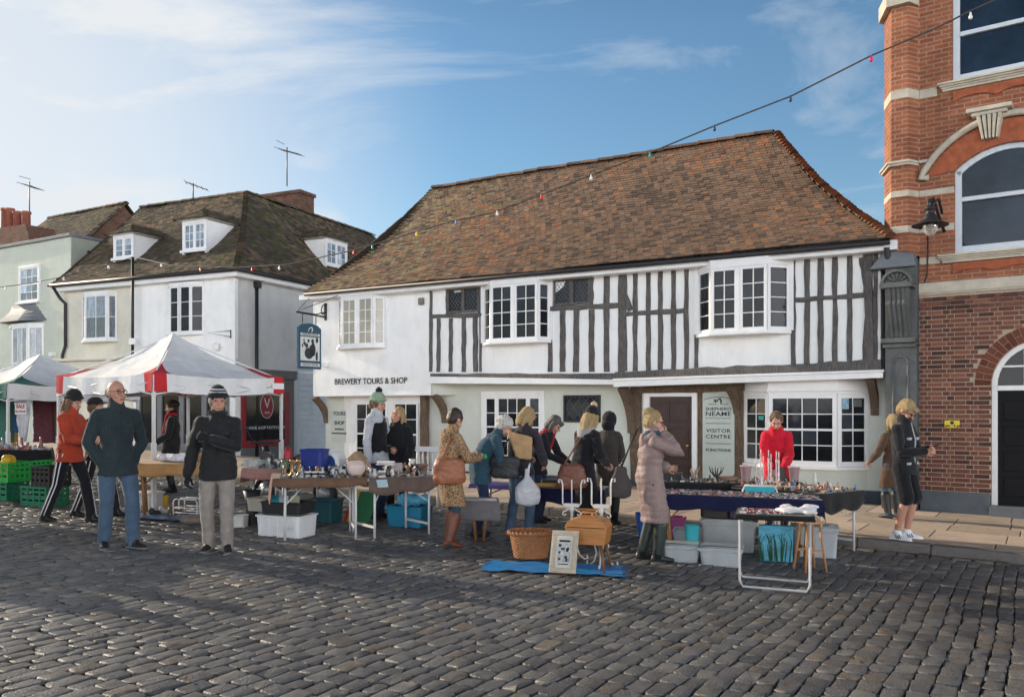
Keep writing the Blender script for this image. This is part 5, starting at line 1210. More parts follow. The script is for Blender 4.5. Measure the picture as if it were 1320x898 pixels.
    if shoe:
        sm_, stl = shoe[0], shoe[1]
        for s in (1, -1):
            h_, kn, an, ya = leg[s]; q = MB(); fw = Vector((sin(ya), -cos(ya), 0)); sd = Vector((fw.y, -fw.x, 0)); heel = .0
            g = Vector((an.x, an.y, an.z-.05*H+.002)); hl = .045 if stl == 'heel' else 0
            def fring(t, w, z0, z1): 
                c = g+fw*t*k; return [c+sd*w*k*cos(2*pi*i/14)+Vector((0, 0, lerp(z0, z1, .5+.5*sin(2*pi*i/14))*k)) for i in range(14)]
            q.loft([fring(-.085, .022, hl+.0, .05), fring(-.07, .034, hl, .085), fring(-.02, .037, hl*.7, .1), fring(.05, .042, hl*.25, .08), fring(.11, .045, 0, .06), fring(.16, .038, 0, .048), fring(.19, .018, .004, .034)])
            if stl in ('boot', 'heel', 'welly'):
                t = .8 if stl == 'welly' else .72; wd_ = 1.28 if stl == 'welly' else 1.2; tp = an.lerp(kn, t); cap_(q, [g+Vector((0, 0, .06*k)), an, an.lerp(kn, .35), tp], [.045*k, .046*k*wd_, .058*k*wd_, .066*k*wd_], 12)
                if stl == 'heel': cap_(q, [g-fw*.06*k+Vector((0, 0, .04*k)), g-fw*.062*k+Vector((0, 0, .01))], [.02*k, .01])
            else: cap_(q, [an+fw*.03*k+Vector((0, 0, -.025*k)), an+Vector((0, 0, .015*k))], [.045*k, .05*k], 12)
            m2 = remesh(q, 'shoe', .0085, 2); o = mobj('boot' if stl in ('boot', 'heel', 'welly') else 'shoe', m2, sm_, root)
            if stl == 'trainer' or len(shoe) > 2:
                q = MB(); q.loft([fring(-.088, .026, 0, .022), fring(-.07, .038, 0, .024), fring(.05, .046, 0, .024), fring(.11, .049, 0, .022), fring(.165, .041, 0, .02), fring(.197, .018, .004, .016)]); q.build('sole', shoe[2], o)
                if len(shoe) > 3:
                    q = MB()
                    for sg in (1, -1):
                        for i in range(3):
                            c = g+fw*(.02+.026*i)*k; q.tube([c+sd*sg*.045*k+Vector((0, 0, .025*k)), c-fw*.022*k+sd*sg*.038*k+Vector((0, 0, .075*k))], .005, 5)
                    q.build('shoe_stripe', shoe[3], o)
    r = P_(); r.root = root; r.k = k; r.H = H; r.arm = arm; r.Hm = Hm; r.nk = nk; r.chest = chest; r.waist = waist; r.pel = pel
    r.W = lambda v: root.location+Matrix.Rotation(rzr, 3, 'Z') @ Vector(v)
    return r
# ---- cloth materials
c_rust = cloth('rust red fleece', (.36,.045,.02)); c_blk = cloth('black cloth', (.011,.011,.013)); c_dgreen = cloth('dark teal jacket cloth', (.021,.032,.036)); c_jean = cloth('blue denim', (.055,.09,.14), dirt=.3, dscale=5, dcol=(.1,.14,.19))
c_jeand = cloth('dark denim', (.025,.04,.075)); c_greyt = cloth('grey trouser cloth', (.24,.21,.185)); c_parka = cloth('black waxed jacket', (.012,.0125,.0135), .7); c_leop = M('leopard print fur', (.33,.21,.115), .95, var=.2, bump=.6, bscale=60)
def leopard():
    m = c_leop; nt = m.node_tree; N, L = nt.nodes, nt.links; b = N['Principled BSDF']; old = b.inputs['Base Color'].links[0].from_socket
    v = N.new('ShaderNodeTexVoronoi'); v.inputs['Scale'].default_value = 55; tc = N.new('ShaderNodeTexCoord'); L.new(tc.outputs['Object'], v.inputs['Vector'])
    r = N.new('ShaderNodeValToRGB'); e = r.color_ramp.elements; e[0].position = .3; e[0].color = (1,1,1,1); e[1].position = .42; e[1].color = (1,1,1,1); e[0].color = (.1,.07,.05,1); e[0].position = .3; e[1].position = .46
    e[0].position = .58 if False else e[0].position
    mx = N.new('ShaderNodeMix'); mx.data_type = 'RGBA'; mx.blend_type = 'MULTIPLY'; mx.inputs[0].default_value = 1; L.new(v.outputs['Distance'], r.inputs[0]); L.new(old, mx.inputs[6]); L.new(r.outputs[0], mx.inputs[7]); L.new(mx.outputs[2], b.inputs['Base Color'])
leopard()
c_teal = cloth('petrol blue quilted cloth', (.03,.07,.1)); c_mauve = cloth('mauve brown quilted cloth', (.24,.165,.15), .6, spec=.35); c_red = cloth('bright red coat cloth', (.55,.012,.03)); c_brown = cloth('brown sheepskin', (.07,.04,.028)); c_tan = cloth('tan brown coat cloth', (.085,.05,.032))
c_grey = cloth('light grey jersey', (.42,.43,.46)); c_green = cloth('green knit', (.22,.3,.2)); c_gknit = cloth('grey knit', (.06,.065,.07)); c_fur = cloth('beige fur', (.5,.36,.22)); c_wool = cloth('crimson wool', (.4,.012,.03)); c_navy = cloth('navy cloth', (.02,.03,.07)); c_blue = cloth('royal blue cloth', (.03,.1,.3)); c_must = cloth('mustard cloth', (.4,.2,.03)); c_char = cloth('charcoal cloth', (.016,.016,.018)); c_brownk = cloth('dark brown padded cloth', (.05,.042,.035))
m_leather = M('black leather', (.015,.014,.014), .45, var=.2, bump=.2); m_tanl = M('tan leather', (.26,.09,.04), .45, var=.25, scale=5, bump=.2, bscale=30); m_brl = M('chestnut leather', (.16,.055,.03), .45, var=.25, scale=6, bump=.2, bscale=40); m_welly = M('dark green rubber', (.02,.032,.026), .4, var=.3, scale=5); m_wsh = M('white trainer leather', (.7,.7,.72), .5, var=.05)
h_gry = M('white grey hair', (.55,.53,.48), .7, var=.4, scale=60, bump=.9, bscale=90); h_blo = M('fair hair', (.42,.29,.14), .6, var=.5, scale=60, stretch=(3,3,.4), bump=.9, bscale=90); h_dk = M('dark brown hair', (.035,.022,.016), .5, var=.3, scale=50); h_br = M('light brown hair', (.17,.1,.055), .6, var=.5, scale=60, stretch=(3,3,.4), bump=.9, bscale=90); h_short = M('grey stubble hair', (.22,.2,.18), .8)
# ---- the crowd
pr1 = person(90, 672, 507, 'woman in rust red hooded fleece and black beanie walking with a paper cup', 78, sex='f', feet=((.08,-.26,5), (-.09,.3,-5)), la=(.04,-.2,.63), ra=(-.03,-.21,.64), hp=16, lean=4, coat=dict(m=c_rust, hem=.47, w=1.1, arm=1.15, wr=.014), hood=(c_rust, 0), legs=(c_blk, 1.02), stripes=m_wsh, shoe=(m_leather, 'shoe'), hat=(c_char, 'beanie'), hair=(h_br, 'long'))
person(124, 665, 509, 'walker in dark cap and black jacket, half hidden by the rust red fleece', 84, H=1.62, sex='m', feet=((.09,-.24,5), (-.09,.25,-5)), la=(.12,-.14,.55), ra=(-.12,-.1,.52), coat=dict(m=c_blk, hem=.48, w=1.05), legs=(c_char, 1.0), stripes=m_wsh, shoe=(m_leather, 'shoe'), hat=(c_char, 'cap'), hair=(h_br, 'short'))
pr3 = person(150, 706, 492, 'tall bald man in glasses, dark green jacket and blue jeans, hands in pockets', 38, hy=22, sex='m', feet=((.15,-.1,25), (-.11,.06,-12)), la=(.082,-.03,.505), ra=(-.082,-.03,.505), polel=(.9,.5,0), poler=(-.9,.5,0), coat=dict(m=c_dgreen, hem=.44, w=1.1, arm=1.08, zip=c_dgreen, wr=.012), legs=(c_jean, 1.06), shoe=(m_leather, 'shoe', M('pale sole', (.2,.2,.2), .8)), glasses=True, hair=(h_short, 'bald'), skin=skin_b)
pr5 = person(281, 710, 504, 'man in black winter jacket, striped beanie and grey trousers, gloved hand at his chest', 12, hy=14, hp=4, sex='m', feet=((.1,-.05,12), (-.1,.04,-18)), la=(-.02,-.15,.705), ra=(-.18,-.01,.46), coat=dict(m=c_parka, hem=.45, w=1.15, arm=1.18, zip=c_parka, wr=.014), legs=(c_greyt, 1.1), shoe=(m_leather, 'shoe', M('pale sole', (.2,.2,.2), .8)), hat=(c_char, 'beanie', c_grey), hair=(h_short, 'short'), gloves=c_blk, scarf=(c_char, 0), polel=(.9,.1,-.7), skin=skin_b)
b4 = at(222, 525, 15.2); b4.z = zg(b4.x)
person(0, 0, 0, 'seller in dark coat and crimson scarf behind the mustard cloth table', -75, H=1.6, base=b4, sex='f', hp=8, la=(.1,-.15,.55), ra=(-.1,-.16,.56), coat=dict(m=c_char, hem=.4, w=1.2, arm=1.1), legs=(c_blk, 1), shoe=(m_leather, 'boot'), hair=(h_dk, 'curly'), scarf=(c_wool, 1), near=False)
b6 = gp(486, 668)
person(0, 0, 0, 'man in green bobble hat, grey hooded top and black padded vest behind the bric-a-brac table', 62, H=1.76, base=b6, sex='m', hp=14, hy=10, la=(.16,-.06,.5), ra=(-.16,-.04,.48), coat=dict(m=c_grey, hem=.46, w=.95, name='hooded_top'), vest=c_blk, hood=(c_grey, 0), legs=(c_jeand, 1.05), shoe=(m_leather, 'shoe'), hat=(c_green, 'bobble', c_blk), hair=(h_br, 'short'))
b7 = gp(513, 666)
person(0, 0, 0, 'fair haired woman in bulky black coat talking to the man in the bobble hat', -12, H=1.6, base=b7, sex='f', hp=-4, hy=-16, la=(.12,-.12,.52), ra=(.0,-.19,.63), coat=dict(m=c_blk, hem=.34, w=1.22, arm=1.15, wr=.012), hood=(c_blk, 0), legs=(c_blk, 1), shoe=(m_leather, 'boot'), hair=(h_blo, 'wavy'), skin=skin_b)
pr8 = person(579, 704, 538, 'woman in leopard print coat and chestnut heeled boots with a tan shoulder bag', 122, H=1.6, sex='f', hp=28, hy=18, lean=6, feet=((.08,-.03,8), (-.1,.05,-10)), la=(.08,-.2,.66), ra=(-.05,-.22,.65), coat=dict(m=c_leop, hem=.3, w=1.12, fl=1.02, arm=1.12, wr=.008), hood=(c_leop, 0), legs=(cloth('teal denim', (.025,.055,.08)), .82), shoe=(m_brl, 'heel'), hair=(h_dk, 'short'))
person(622, 690, 538, 'white haired woman in petrol blue quilted coat stooping over the purple table', 100, H=1.6, sex='f', lean=30, hp=18, la=(.05,-.27,.53), ra=(-.06,-.25,.53), feet=((.09,.05,5), (-.09,.1,-5)), coat=dict(m=c_teal, hem=.42, w=1.15, arm=1.12, band=.004, bf=.06), legs=(c_navy, 1), shoe=(m_leather, 'shoe'), hair=(h_gry, 'curly'), hood=(c_teal, 0))
pr10 = person(672, 690, 540, 'fair haired woman in dark jacket and jeans loaded with bags', 150, H=1.66, sex='f', lean=14, hp=30, hy=-20, la=(.07,-.22,.6), ra=(-.15,-.1,.56), feet=((.12,.1,10), (-.08,-.05,-8)), coat=dict(m=cloth('dark aubergine cloth', (.03,.024,.03)), hem=.47, w=1.08, arm=1.08), legs=(c_jean, 1.05), shoe=(m_tanl, 'shoe'), hair=(h_blo, 'bob'))
person(694, 672, 540, 'person with dark bobbed hair and crimson scarf bending over the table', 65, H=1.6, sex='f', lean=26, hp=26, la=(.05,-.28,.54), ra=(-.05,-.27,.55), coat=dict(m=c_char, hem=.43, w=1.05), legs=(c_jeand, 1), shoe=(m_leather, 'shoe'), hair=(M('dark grey hair', (.08,.075,.07), .6, var=.3, scale=60), 'bob'), scarf=(c_wool, 1), hood=(c_wool, 0))
pr12 = person(752, 690, 535, 'woman in long black coat and black bobble hat with beige fur pompom', 128, H=1.66, sex='f', lean=12, hp=24, hy=14, la=(.04,-.2,.58), ra=(-.1,-.16,.57), coat=dict(m=c_blk, hem=.2, w=1.12, arm=1.15, band=.003, bf=.08), hood=(cloth('grey marl fleece', (.3,.29,.28)), 0), legs=(c_blk, 1), shoe=(m_leather, 'boot'), hat=(c_blk, 'bobble', c_fur), hair=(h_blo, 'long'))
person(783, 676, 548, 'person in dark brown padded coat with black fur hood, seen from behind', 158, H=1.6, sex='f', lean=10, hp=24, la=(.04,-.19,.56), ra=(-.05,-.18,.56), coat=dict(m=c_brownk, hem=.26, w=1.12, arm=1.12, band=.006, bf=.1), hood=(c_blk, 1), legs=(c_blk, 1), shoe=(m_leather, 'boot'), hair=(h_dk, 'short'))
pr14 = person(838, 722, 531, 'woman in long mauve quilted coat and dark green wellington boots, hand at her ear', 98, sex='f', hp=10, hy=-8, lean=4, feet=((.1,.06,10), (-.1,-.06,-6)), la=(.1,-.15,.62), ra=(-.055,-.085,.85), coat=dict(m=c_mauve, hem=.26, w=1.2, arm=1.2, band=.005, bf=.07, wr=.014), hood=(c_mauve, 0), legs=(c_blk, 1), shoe=(m_welly, 'welly'), hair=(h_blo, 'bun'), glasses=True, poler=(-.45,-.35,-1), scarf=(c_teal, 1))
b15 = at(1001, 525, 11.6); b15.z = zg(b15.x)+.11
person(0, 0, 0, 'woman in bright red coat with short brown hair looking down behind the jewellery stall', -18, H=1.58, base=b15, sex='f', lean=14, hp=26, la=(.06,-.2,.53), ra=(-.05,-.2,.53), coat=dict(m=c_red, hem=.42, w=1.2, arm=1.2, wr=.014), scarf=(c_red, 0), legs=(c_jeand, 1), shoe=(m_leather, 'shoe'), hair=(h_br, 'short'))
b16 = at(1151, 525, 13.0); b16.z = zg(b16.x)+.11
person(0, 0, 0, 'person in brown suede coat and black boots seen from behind by the grey pilaster', 196, H=1.56, base=b16, sex='f', hp=14, la=(.14,-.14,.56), ra=(-.16,-.12,.58), coat=dict(m=c_tan, hem=.3, w=1.1, arm=1.1), scarf=(c_brown, 0), legs=(c_jean, .84), shoe=(m_leather, 'boot'), hair=(h_blo, 'wavy'))
b17 = gp(1183, 698); b17 = at(1165, 525, 10.75); b17.z = zg(b17.x)+.11
pr17 = person(0, 0, 0, 'fair haired man in black shorts and jacket reading his phone on the pavement', 40, H=1.74, base=b17, sex='m', fat=1.08, hp=40, lean=0, la=(.03,-.165,.66), ra=(-.035,-.165,.645), feet=((.12,.02,28), (-.1,.04,-4)), coat=dict(m=c_char, hem=.48, w=1.05, arm=1.08, zip=c_grey), legs=(c_blk, 1.1), shorts=True, shoe=(m_wsh, 'trainer', M('white sole', (.75,.75,.75), .6), c_navy), hair=(h_blo, 'fringe'), glasses=True, skin=skin_b)
b18 = at(12, 525, 19.5); b18.z = zg(b18.x)
person(0, 0, 0, 'person in royal blue jacket and mustard trousers deep in the white stall', 30, H=1.68, base=b18, sex='m', coat=dict(m=c_blue, hem=.47), legs=(c_must, 1.05), shoe=(m_leather, 'shoe'), hair=(h_dk, 'short'), near=False)

for o_, x, y, rz_p, lb in ((pr3, -7.6, 10.5, 20, 'shopper in dark green jacket further left, added out of view to cast shadow'), (pr5, -7.0, 10.9, -60, 'shopper in black winter jacket further left, added out of view to cast shadow'), (pr5, -6.5, 9.0, 120, 'shopper in striped beanie on the near left, added out of view to cast shadow'), (pr3, -6.9, 8.6, -100, 'shopper in jeans on the near left, added out of view to cast shadow')):
    c_ = copy_tree(o_.root); c_.location = (x, y, zg(x)); c_.rotation_euler = (0, 0, radians(rz_p)); c_['label'] = lb  # unseen copies of two figures, added to throw shadow bands over the cobbles
# ================================================================== gazebos
m_tw = M('white canopy cloth', (.74,.74,.73), .75, var=.06, scale=4, bump=.7, bscale=7, dirt=.3, dscale=3, dcol=(.55,.54,.52)); m_tr = M('red canopy cloth', (.5,.02,.03), .8, var=.1, scale=3); m_tg = M('green canopy cloth', (.01,.12,.09), .8, var=.1)
m_alu = M('white coated tube', (.6,.6,.6), .45, var=.1); m_chr = M('grey steel tube', (.35,.35,.36), .4, var=.15, metal=.6)
def gazebo(near, size, zt, zp, label, kind, vh=.27, off=0):
    g = empty('gazebo', (near[0], near[1], zg(near[0])), H.a, label, 'gazebo', 'market gazebos along the street')
    z0 = zg(near[0]); T, P = zt-z0, zp-z0; cv = MB(); S_ = size; cx, cy = -S_/2, S_/2
    sides = [((-S_, 0), (0, 0)), ((0, 0), (0, S_)), ((0, S_), (-S_, S_)), ((-S_, S_), (-S_, 0))]; n, m = 26, 16
    for si, (a, b) in enumerate(sides):
        vs, fs, mi = [], [], []
        for j in range(m+1):
            t = j/m; sr_ = max(.004, (.125 if kind == 'red' else .3)*(1-t/.4)); cols = [0, sr_]+[sr_+(1-2*sr_)*q_/(n-2) for q_ in range(1, n-2)]+[1-sr_, 1]
            for i in range(n+1):
                s = cols[i]; x, y = lerp(lerp(a[0], b[0], s), cx, t), lerp(lerp(a[1], b[1], s), cy, t)
                z = T+(P-T)*(t-.16*sin(pi*t))-.05*sin(pi*s)*(1-t)+.012*noise.noise(Vector((x*2.5, y*2.5, 1)))*sin(pi*s)
                vs.append((x, y, z))
        for j in range(m):
            for i in range(n):
                k = j*(n+1)+i; e = abs((i+.5)/n-.5)*2; t = (j+.5)/m
                red = kind in ('red', 'green') and i in (0, n-1) and t < .42
                cv.add([vs[k], vs[k+1], vs[k+n+2], vs[k+n+1]], [(0,1,2,3)], mi=1 if red else 0, smooth=True)
        d = Vector((b[0]-a[0], b[1]-a[1])).normalized(); o = Vector((d.y, -d.x))
        for i in range(24):   # valance
            q = []
            for s, dz in ((i/24, 0), ((i+1)/24, 0), ((i+1)/24, vh), (i/24, vh)):
                w = .02*sin(s*26)*(dz > 0)+.015; q.append((lerp(a[0], b[0], s)+o.x*w, lerp(a[1], b[1], s)+o.y*w, T-.05*sin(pi*s)-dz))
            cv.add(q, [(0,1,2,3)], mi=1 if (kind == 'red' and (i < 2 or i > 21)) or (kind == 'green' and i > 20 and si == 0) else 0, smooth=True)
    cv.v = [(x+.0, y, z+.014*noise.noise(Vector((x*3.1, y*3.1, z*6)))+.007*noise.noise(Vector((x*9, y*9, z*3)))) for x, y, z in cv.v]
    c = cv.build('canopy', [m_tw, m_tr if kind == 'red' else m_tg], g)
    for x, y in ((0, 0), (-S_, 0), (0, S_), (-S_, S_)):
        p = MB(); lx, ly = x*.985-.01, y*.985+.01; wz = zg(near[0]+s_.x*x+d_.x*y)-z0; p.box(lx-.022, lx+.022, ly-.022, ly+.022, wz+.9, T-.03); p.box(lx-.03, lx+.03, ly-.03, ly+.03, wz+.03, wz+1.0); p.box(lx-.07, lx+.07, ly-.07, ly+.07, wz, wz+.03); p.build('leg', m_alu, g, bevel=.004)
    tr = MB()
    for a, b in sides:
        tr.tube([(a[0], a[1], T-.12), ((a[0]+b[0])/2, (a[1]+b[1])/2, T-.32), (b[0], b[1], T-.12)], .014, 6); tr.tube([(a[0], a[1], T-.32), ((a[0]+b[0])/2, (a[1]+b[1])/2, T-.12), (b[0], b[1], T-.32)], .014, 6)
        tr.tube([(a[0], a[1], T-.05), (cx, cy, P-.06)], .012, 6)
    tr.build('truss', m_alu, g); return g
n1 = at(198, 480, 12.5); gz1 = gazebo((n1.x, n1.y), 2.5, n1.z, at(222, 429, 14.2).z, 'white gazebo with red corners standing behind the bald man', 'red')
n2 = at(10, 494, 15.2); gazebo((n2.x, n2.y), 2.6, n2.z, at(37, 455, 16.9).z, 'white gazebo with a green side at the far left', 'green')
gazebo((-9.5, 9.5), 2.6, 2.35, 3.1, 'white gazebo nearest the camera on the left, added out of view to cast shadow', 'white')  # unseen canopy added to lay a shadow band across the left foreground
# the sticker on the red corner
stk = MB(); stk.box(.018, .026, 2.24, 2.5, n1.z-zg(n1.x)-.2, n1.z-zg(n1.x)-.1); stk.build('sticker', m_paint, gz1)
# ================================================================== tables
TOP = {}
class Tab: pass
def table(a, b, h, depth, label, legs='metal', topm=None, name='folding_table', rail_=True):
    "a, b: pixels of the front edge at the height of the top"
    A_, B_ = atz(a[0], a[1], h), atz(b[0], b[1], h); A2, B2 = Vector((A_.x, A_.y)), Vector((B_.x, B_.y)); d = B2-A2; Lx = d.length; ang = atan2(d.y, d.x)
    x0 = (A_.x+B_.x)/2; z0 = zg(A_.x); t = empty(name, (A_.x, A_.y, z0), ang, label, 'table')
    tl = (zg(B_.x)-zg(A_.x))/Lx
    def g(x, y): q = Vector((cos(ang)*x-sin(ang)*y, sin(ang)*x+cos(ang)*y)); return zg(A_.x+q.x)-z0
    tm = MB(); tm.hexa([(0,0,g(0,0)+h-.035), (Lx,0,g(Lx,0)+h-.035), (Lx,depth,g(Lx,depth)+h-.035), (0,depth,g(0,depth)+h-.035), (0,0,g(0,0)+h), (Lx,0,g(Lx,0)+h), (Lx,depth,g(Lx,depth)+h), (0,depth,g(0,depth)+h)]); tm.build('tabletop', topm or M('pale table laminate', (.5,.47,.42), .6), t, bevel=.006)
    mt = m_alu if legs == 'metal' else m_chr if legs == 'steel' else M('varnished wood', (.24,.12,.05), .5, var=.3, scale=5, stretch=(6,6,1))
    ins = .12
    for x in (ins, Lx-ins):
        for y in (.05, depth-.05):
            m = MB(); m.tube([(x, y, g(x, y)+h-.04), (x+(.04 if x < Lx/2 else -.04)*(legs == 'wood'), y, g(x, y)+.005)], .016 if legs != 'wood' else .02, 8); m.build('leg', mt, t)
        if rail_: m = MB(); m.box(x-.012, x+.012, .05, depth-.05, g(x, .3)+.12, g(x, .3)+.15); m.tube([(x, .06, g(x,0)+.42), (x+(.3 if x < Lx/2 else -.3), depth/2, g(x,0)+h-.05)], .009, 6); m.build('brace', mt, t)
    r = Tab(); r.L, r.D, r.h, r.root, r.g, r.ang = Lx, depth, h, t, g, ang
    r.W = lambda x, y, z=0: t.location+Vector((cos(ang)*x-sin(ang)*y, sin(ang)*x+cos(ang)*y, g(x, y)+h+z)); return r
def drape(T, x0, x1, y0, y1, df, db, dl, dr, mat, label, dz=.006, wav=.03, irr=.0, name='tablecloth', group=None):
    "cloth lying on table T with skirts; d*: drop of front, back, left, right"
    import numpy as np
    st_ = .035; q = MB()
    def axis(a, b, da, db_):
        pts = []; n = max(1, int(da/st_)) if da else 0
        for i in range(n): pts.append((a, da*(n-i)/n))
        k = max(2, int((b-a)/st_))
        for i in range(k+1): pts.append((lerp(a, b, i/k), 0))
        n = max(1, int(db_/st_)) if db_ else 0
        for i in range(n): pts.append((b, db_*(i+1)/n))
        return pts
    X, Y = axis(x0, x1, dl, dr), axis(y0, y1, df, db); vs = []
    for y, py_ in Y:
        for x, px_ in X:
            dn = max(px_, py_); ox = (px_*.1*(-1 if x <= x0 else 1)) if px_ else 0; oy = (py_*.06*(-1 if y <= y0 else 1)) if py_ else 0
            wv = wav*min(1, dn/.12)
            s = sin((x*17+y*13))*.6+noise.noise(Vector((x*5, y*5, 2)))*.9
            if py_ and not px_: oy -= (1 if y <= y0 else -1)*(wv*s*.6+.006)
            if px_: ox += (-1 if x <= x0 else 1)*(wv*s*.6+.006)
            dd = dn*(1+irr*noise.noise(Vector((x*2.3, y*2.3, 5)))) if dn else 0
            z = T.g(x, y)+T.h+dz-dd+(.004*noise.noise(Vector((x*8, y*8, 0))) if not dn else 0)
            vs.append((x+ox, y+oy, z))
    nx_ = len(X); fs = [(j*nx_+i, j*nx_+i+1, (j+1)*nx_+i+1, (j+1)*nx_+i) for j in range(len(Y)-1) for i in range(nx_-1)]
    q.add(vs, fs, smooth=True); o = q.build(name, mat); o.location = T.root.location; o.rotation_euler = (0, 0, T.ang)
    md = o.modifiers.new('s', 'SOLIDIFY'); md.thickness = .004; md.offset = -1
    tag(o, label, 'tablecloth', group); return o
def put(mb, name, mat, loc, label, cat, rz=0, group=None, **k):
    o = mb.build(name, mat, **k); o.location = loc; o.rotation_euler = (0, 0, rz); return tag(o, label, cat, group)
def gz_(x, y, z=0): return Vector((x, y, zg(x)+z))
c_must2 = cloth('mustard table cloth', (.36,.2,.08)); c_brcl = cloth('brown table cloth', (.15,.085,.055)); c_pink = cloth('dusty pink table cloth', (.36,.19,.16)); c_purp = cloth('purple table cloth', (.14,.1,.33)); c_nav2 = cloth('navy table cloth', (.008,.01,.04)); c_greyc = cloth('grey table cloth', (.15,.14,.145)); c_blk2 = cloth('black table cloth', (.014,.013,.014)); c_whc = cloth('white lace cloth', (.62,.6,.62)); c_lil = cloth('lilac grey cloth', (.3,.3,.42))
tA = table((170, 598), (287, 598), .74, .7, 'table under mustard cloth between the bald man and the grey trousered man', 'wood'); drape(tA, -.02, tA.L+.02, -.02, .72, .16, .12, .45, .1, c_must2, 'mustard brown cloth over the table beside the bald man', irr=.5)
tB = table((314, 603), (392, 606), .74, .8, 'table under dusty pink cloth beside the grey trousered man', 'steel'); drape(tB, -.02, tB.L+.02, -.02, .82, .14, .1, .2, .08, c_pink, 'dusty pink cloth over the table beside the grey trousered man', irr=.4)
tC = table((354, 617), (472, 617), .74, .75, 'folding table under brown cloth at the left of the bric-a-brac stall', 'metal'); drape(tC, -.02, tC.L+.0, -.02, .77, .1, .1, .3, .05, c_brcl, 'brown cloth hanging at the left of the bric-a-brac stall', irr=.5)
tD = table((474, 617), (566, 614), .74, .7, 'folding table under brown cloth in front of the man in the bobble hat', 'metal'); drape(tD, .02, tD.L+.02, -.02, .72, .17, .1, .1, .1, cloth('taupe table cloth', (.14,.1,.085)), 'taupe cloth with ragged hem in front of the man in the bobble hat', irr=.9)
tE = table((607, 624), (775, 632), .6, .62, 'long table under purple and navy cloths behind the stooping women', 'steel'); drape(tE, -.02, .55, -.02, .64, .05, .05, .06, 0, c_purp, 'purple cloth on the table under the white haired woman'); drape(tE, .56, tE.L+.04, -.03, .65, .22, .1, 0, .1, c_nav2, 'navy cloth on the table between the bag carrier and the black bobble hat', irr=.4)
tL = table((596, 645), (640, 646), .5, .4, 'low table with grey cloth and wooden legs beside the leopard print coat', 'wood', rail_=False, name='low_table'); drape(tL, -.02, tL.L+.02, -.02, .42, .24, .2, .2, .22, c_greyc, 'grey cloth over the low table beside the leopard print coat', wav=.015)
tF = table((846, 636), (1058, 645), .72, .6, 'long table under navy jewellery cloth in front of the red coat', 'wood'); drape(tF, -.02, tF.L+.03, -.03, .6, .15, .02, .12, .22, c_nav2, 'navy cloth covered in jewellery on the long front table', irr=.6)
tG = table((840, 621), (1040, 625), .76, .55, 'rear table under black cloth in front of the visitor panel', 'steel'); drape(tG, -.02, tG.L+.0, -.02, .57, .14, .1, .1, .02, c_blk2, 'black cloth on the rear table in front of the visitor panel', irr=.5)
tK = table((1056, 637), (1112, 632), .74, 1.2, 'end table under black cloth at the right of the jewellery stall', 'metal'); drape(tK, -.01, tK.L+.02, -.02, 1.2, .2, .1, .02, .2, c_blk2, 'black cloth hanging from the end table at the right of the jewellery stall', irr=.9)
# small folding table with white tube frame in front
f0, f1 = atz(948, 662, .7), atz(1050, 668, .7); ang = atan2(f1.y-f0.y, f1.x-f0.x); Lf = (f1-f0).length; tH = empty('tube_frame_table', (f0.x, f0.y, zg(f0.x)), ang, 'small folding table with white tubular legs in front of the jewellery stall', 'table')
gt_ = lambda x, y: zg(f0.x+cos(ang)*x-sin(ang)*y)-zg(f0.x)
m = MB(); m.prismz([(.03, 0), (Lf-.03, 0), (Lf, .03), (Lf, .47), (Lf-.03, .5), (.03, .5), (0, .47), (0, .03)], .665, .695); m.build('tabletop', M('dark table edge', (.02,.02,.02), .5), tH, bevel=.008)
for x, y in ((.04, .04), (.02, .46)):
    m = MB(); xr = Lf-x; m.tube([(x, y, .66), (x-.0, y-.05 if y < .2 else y+.02, .08+gt_(x, y)), (x+.03, y-.05 if y < .2 else y+.02, .025+gt_(x, y)), (xr-.03, y-.05 if y < .2 else y+.02, .025+gt_(xr, y)), (xr, y-.05 if y < .2 else y+.02, .08+gt_(xr, y)), (xr, y, .66)], .0115, 10); m.build('leg_frame', M('grey white tube', (.42,.42,.42), .4, var=.15), tH)
Hh = Tab(); Hh.L, Hh.D, Hh.h, Hh.root, Hh.g, Hh.ang = Lf, .5, .695, tH, lambda x, y: 0, ang; Hh.W = lambda x, y, z=0: tH.location+Vector((cos(ang)*x-sin(ang)*y, sin(ang)*x+cos(ang)*y, .695+z))
drape(Hh, 0, Lf, -.01, .5, .05, .05, .02, .03, c_blk2, 'black cloth on the small white legged folding table', wav=.006)
q = MB()
for i in range(16): q.ball((rnd(.4, .75), rnd(.1, .42), .712+rnd(0, .035)), rnd(.05, .1), rnd(.04, .07), rnd(.015, .03), 8, 5, smooth=True)
me = remesh(q, 'folded_lace', .012, 3); wrinkle(me, .012, 22); o = mobj('folded_lace', me, c_whc, None); o.location = tH.location; o.rotation_euler = (0, 0, ang); tag(o, 'crumpled white lace cloth on the small folding table', 'cloth')
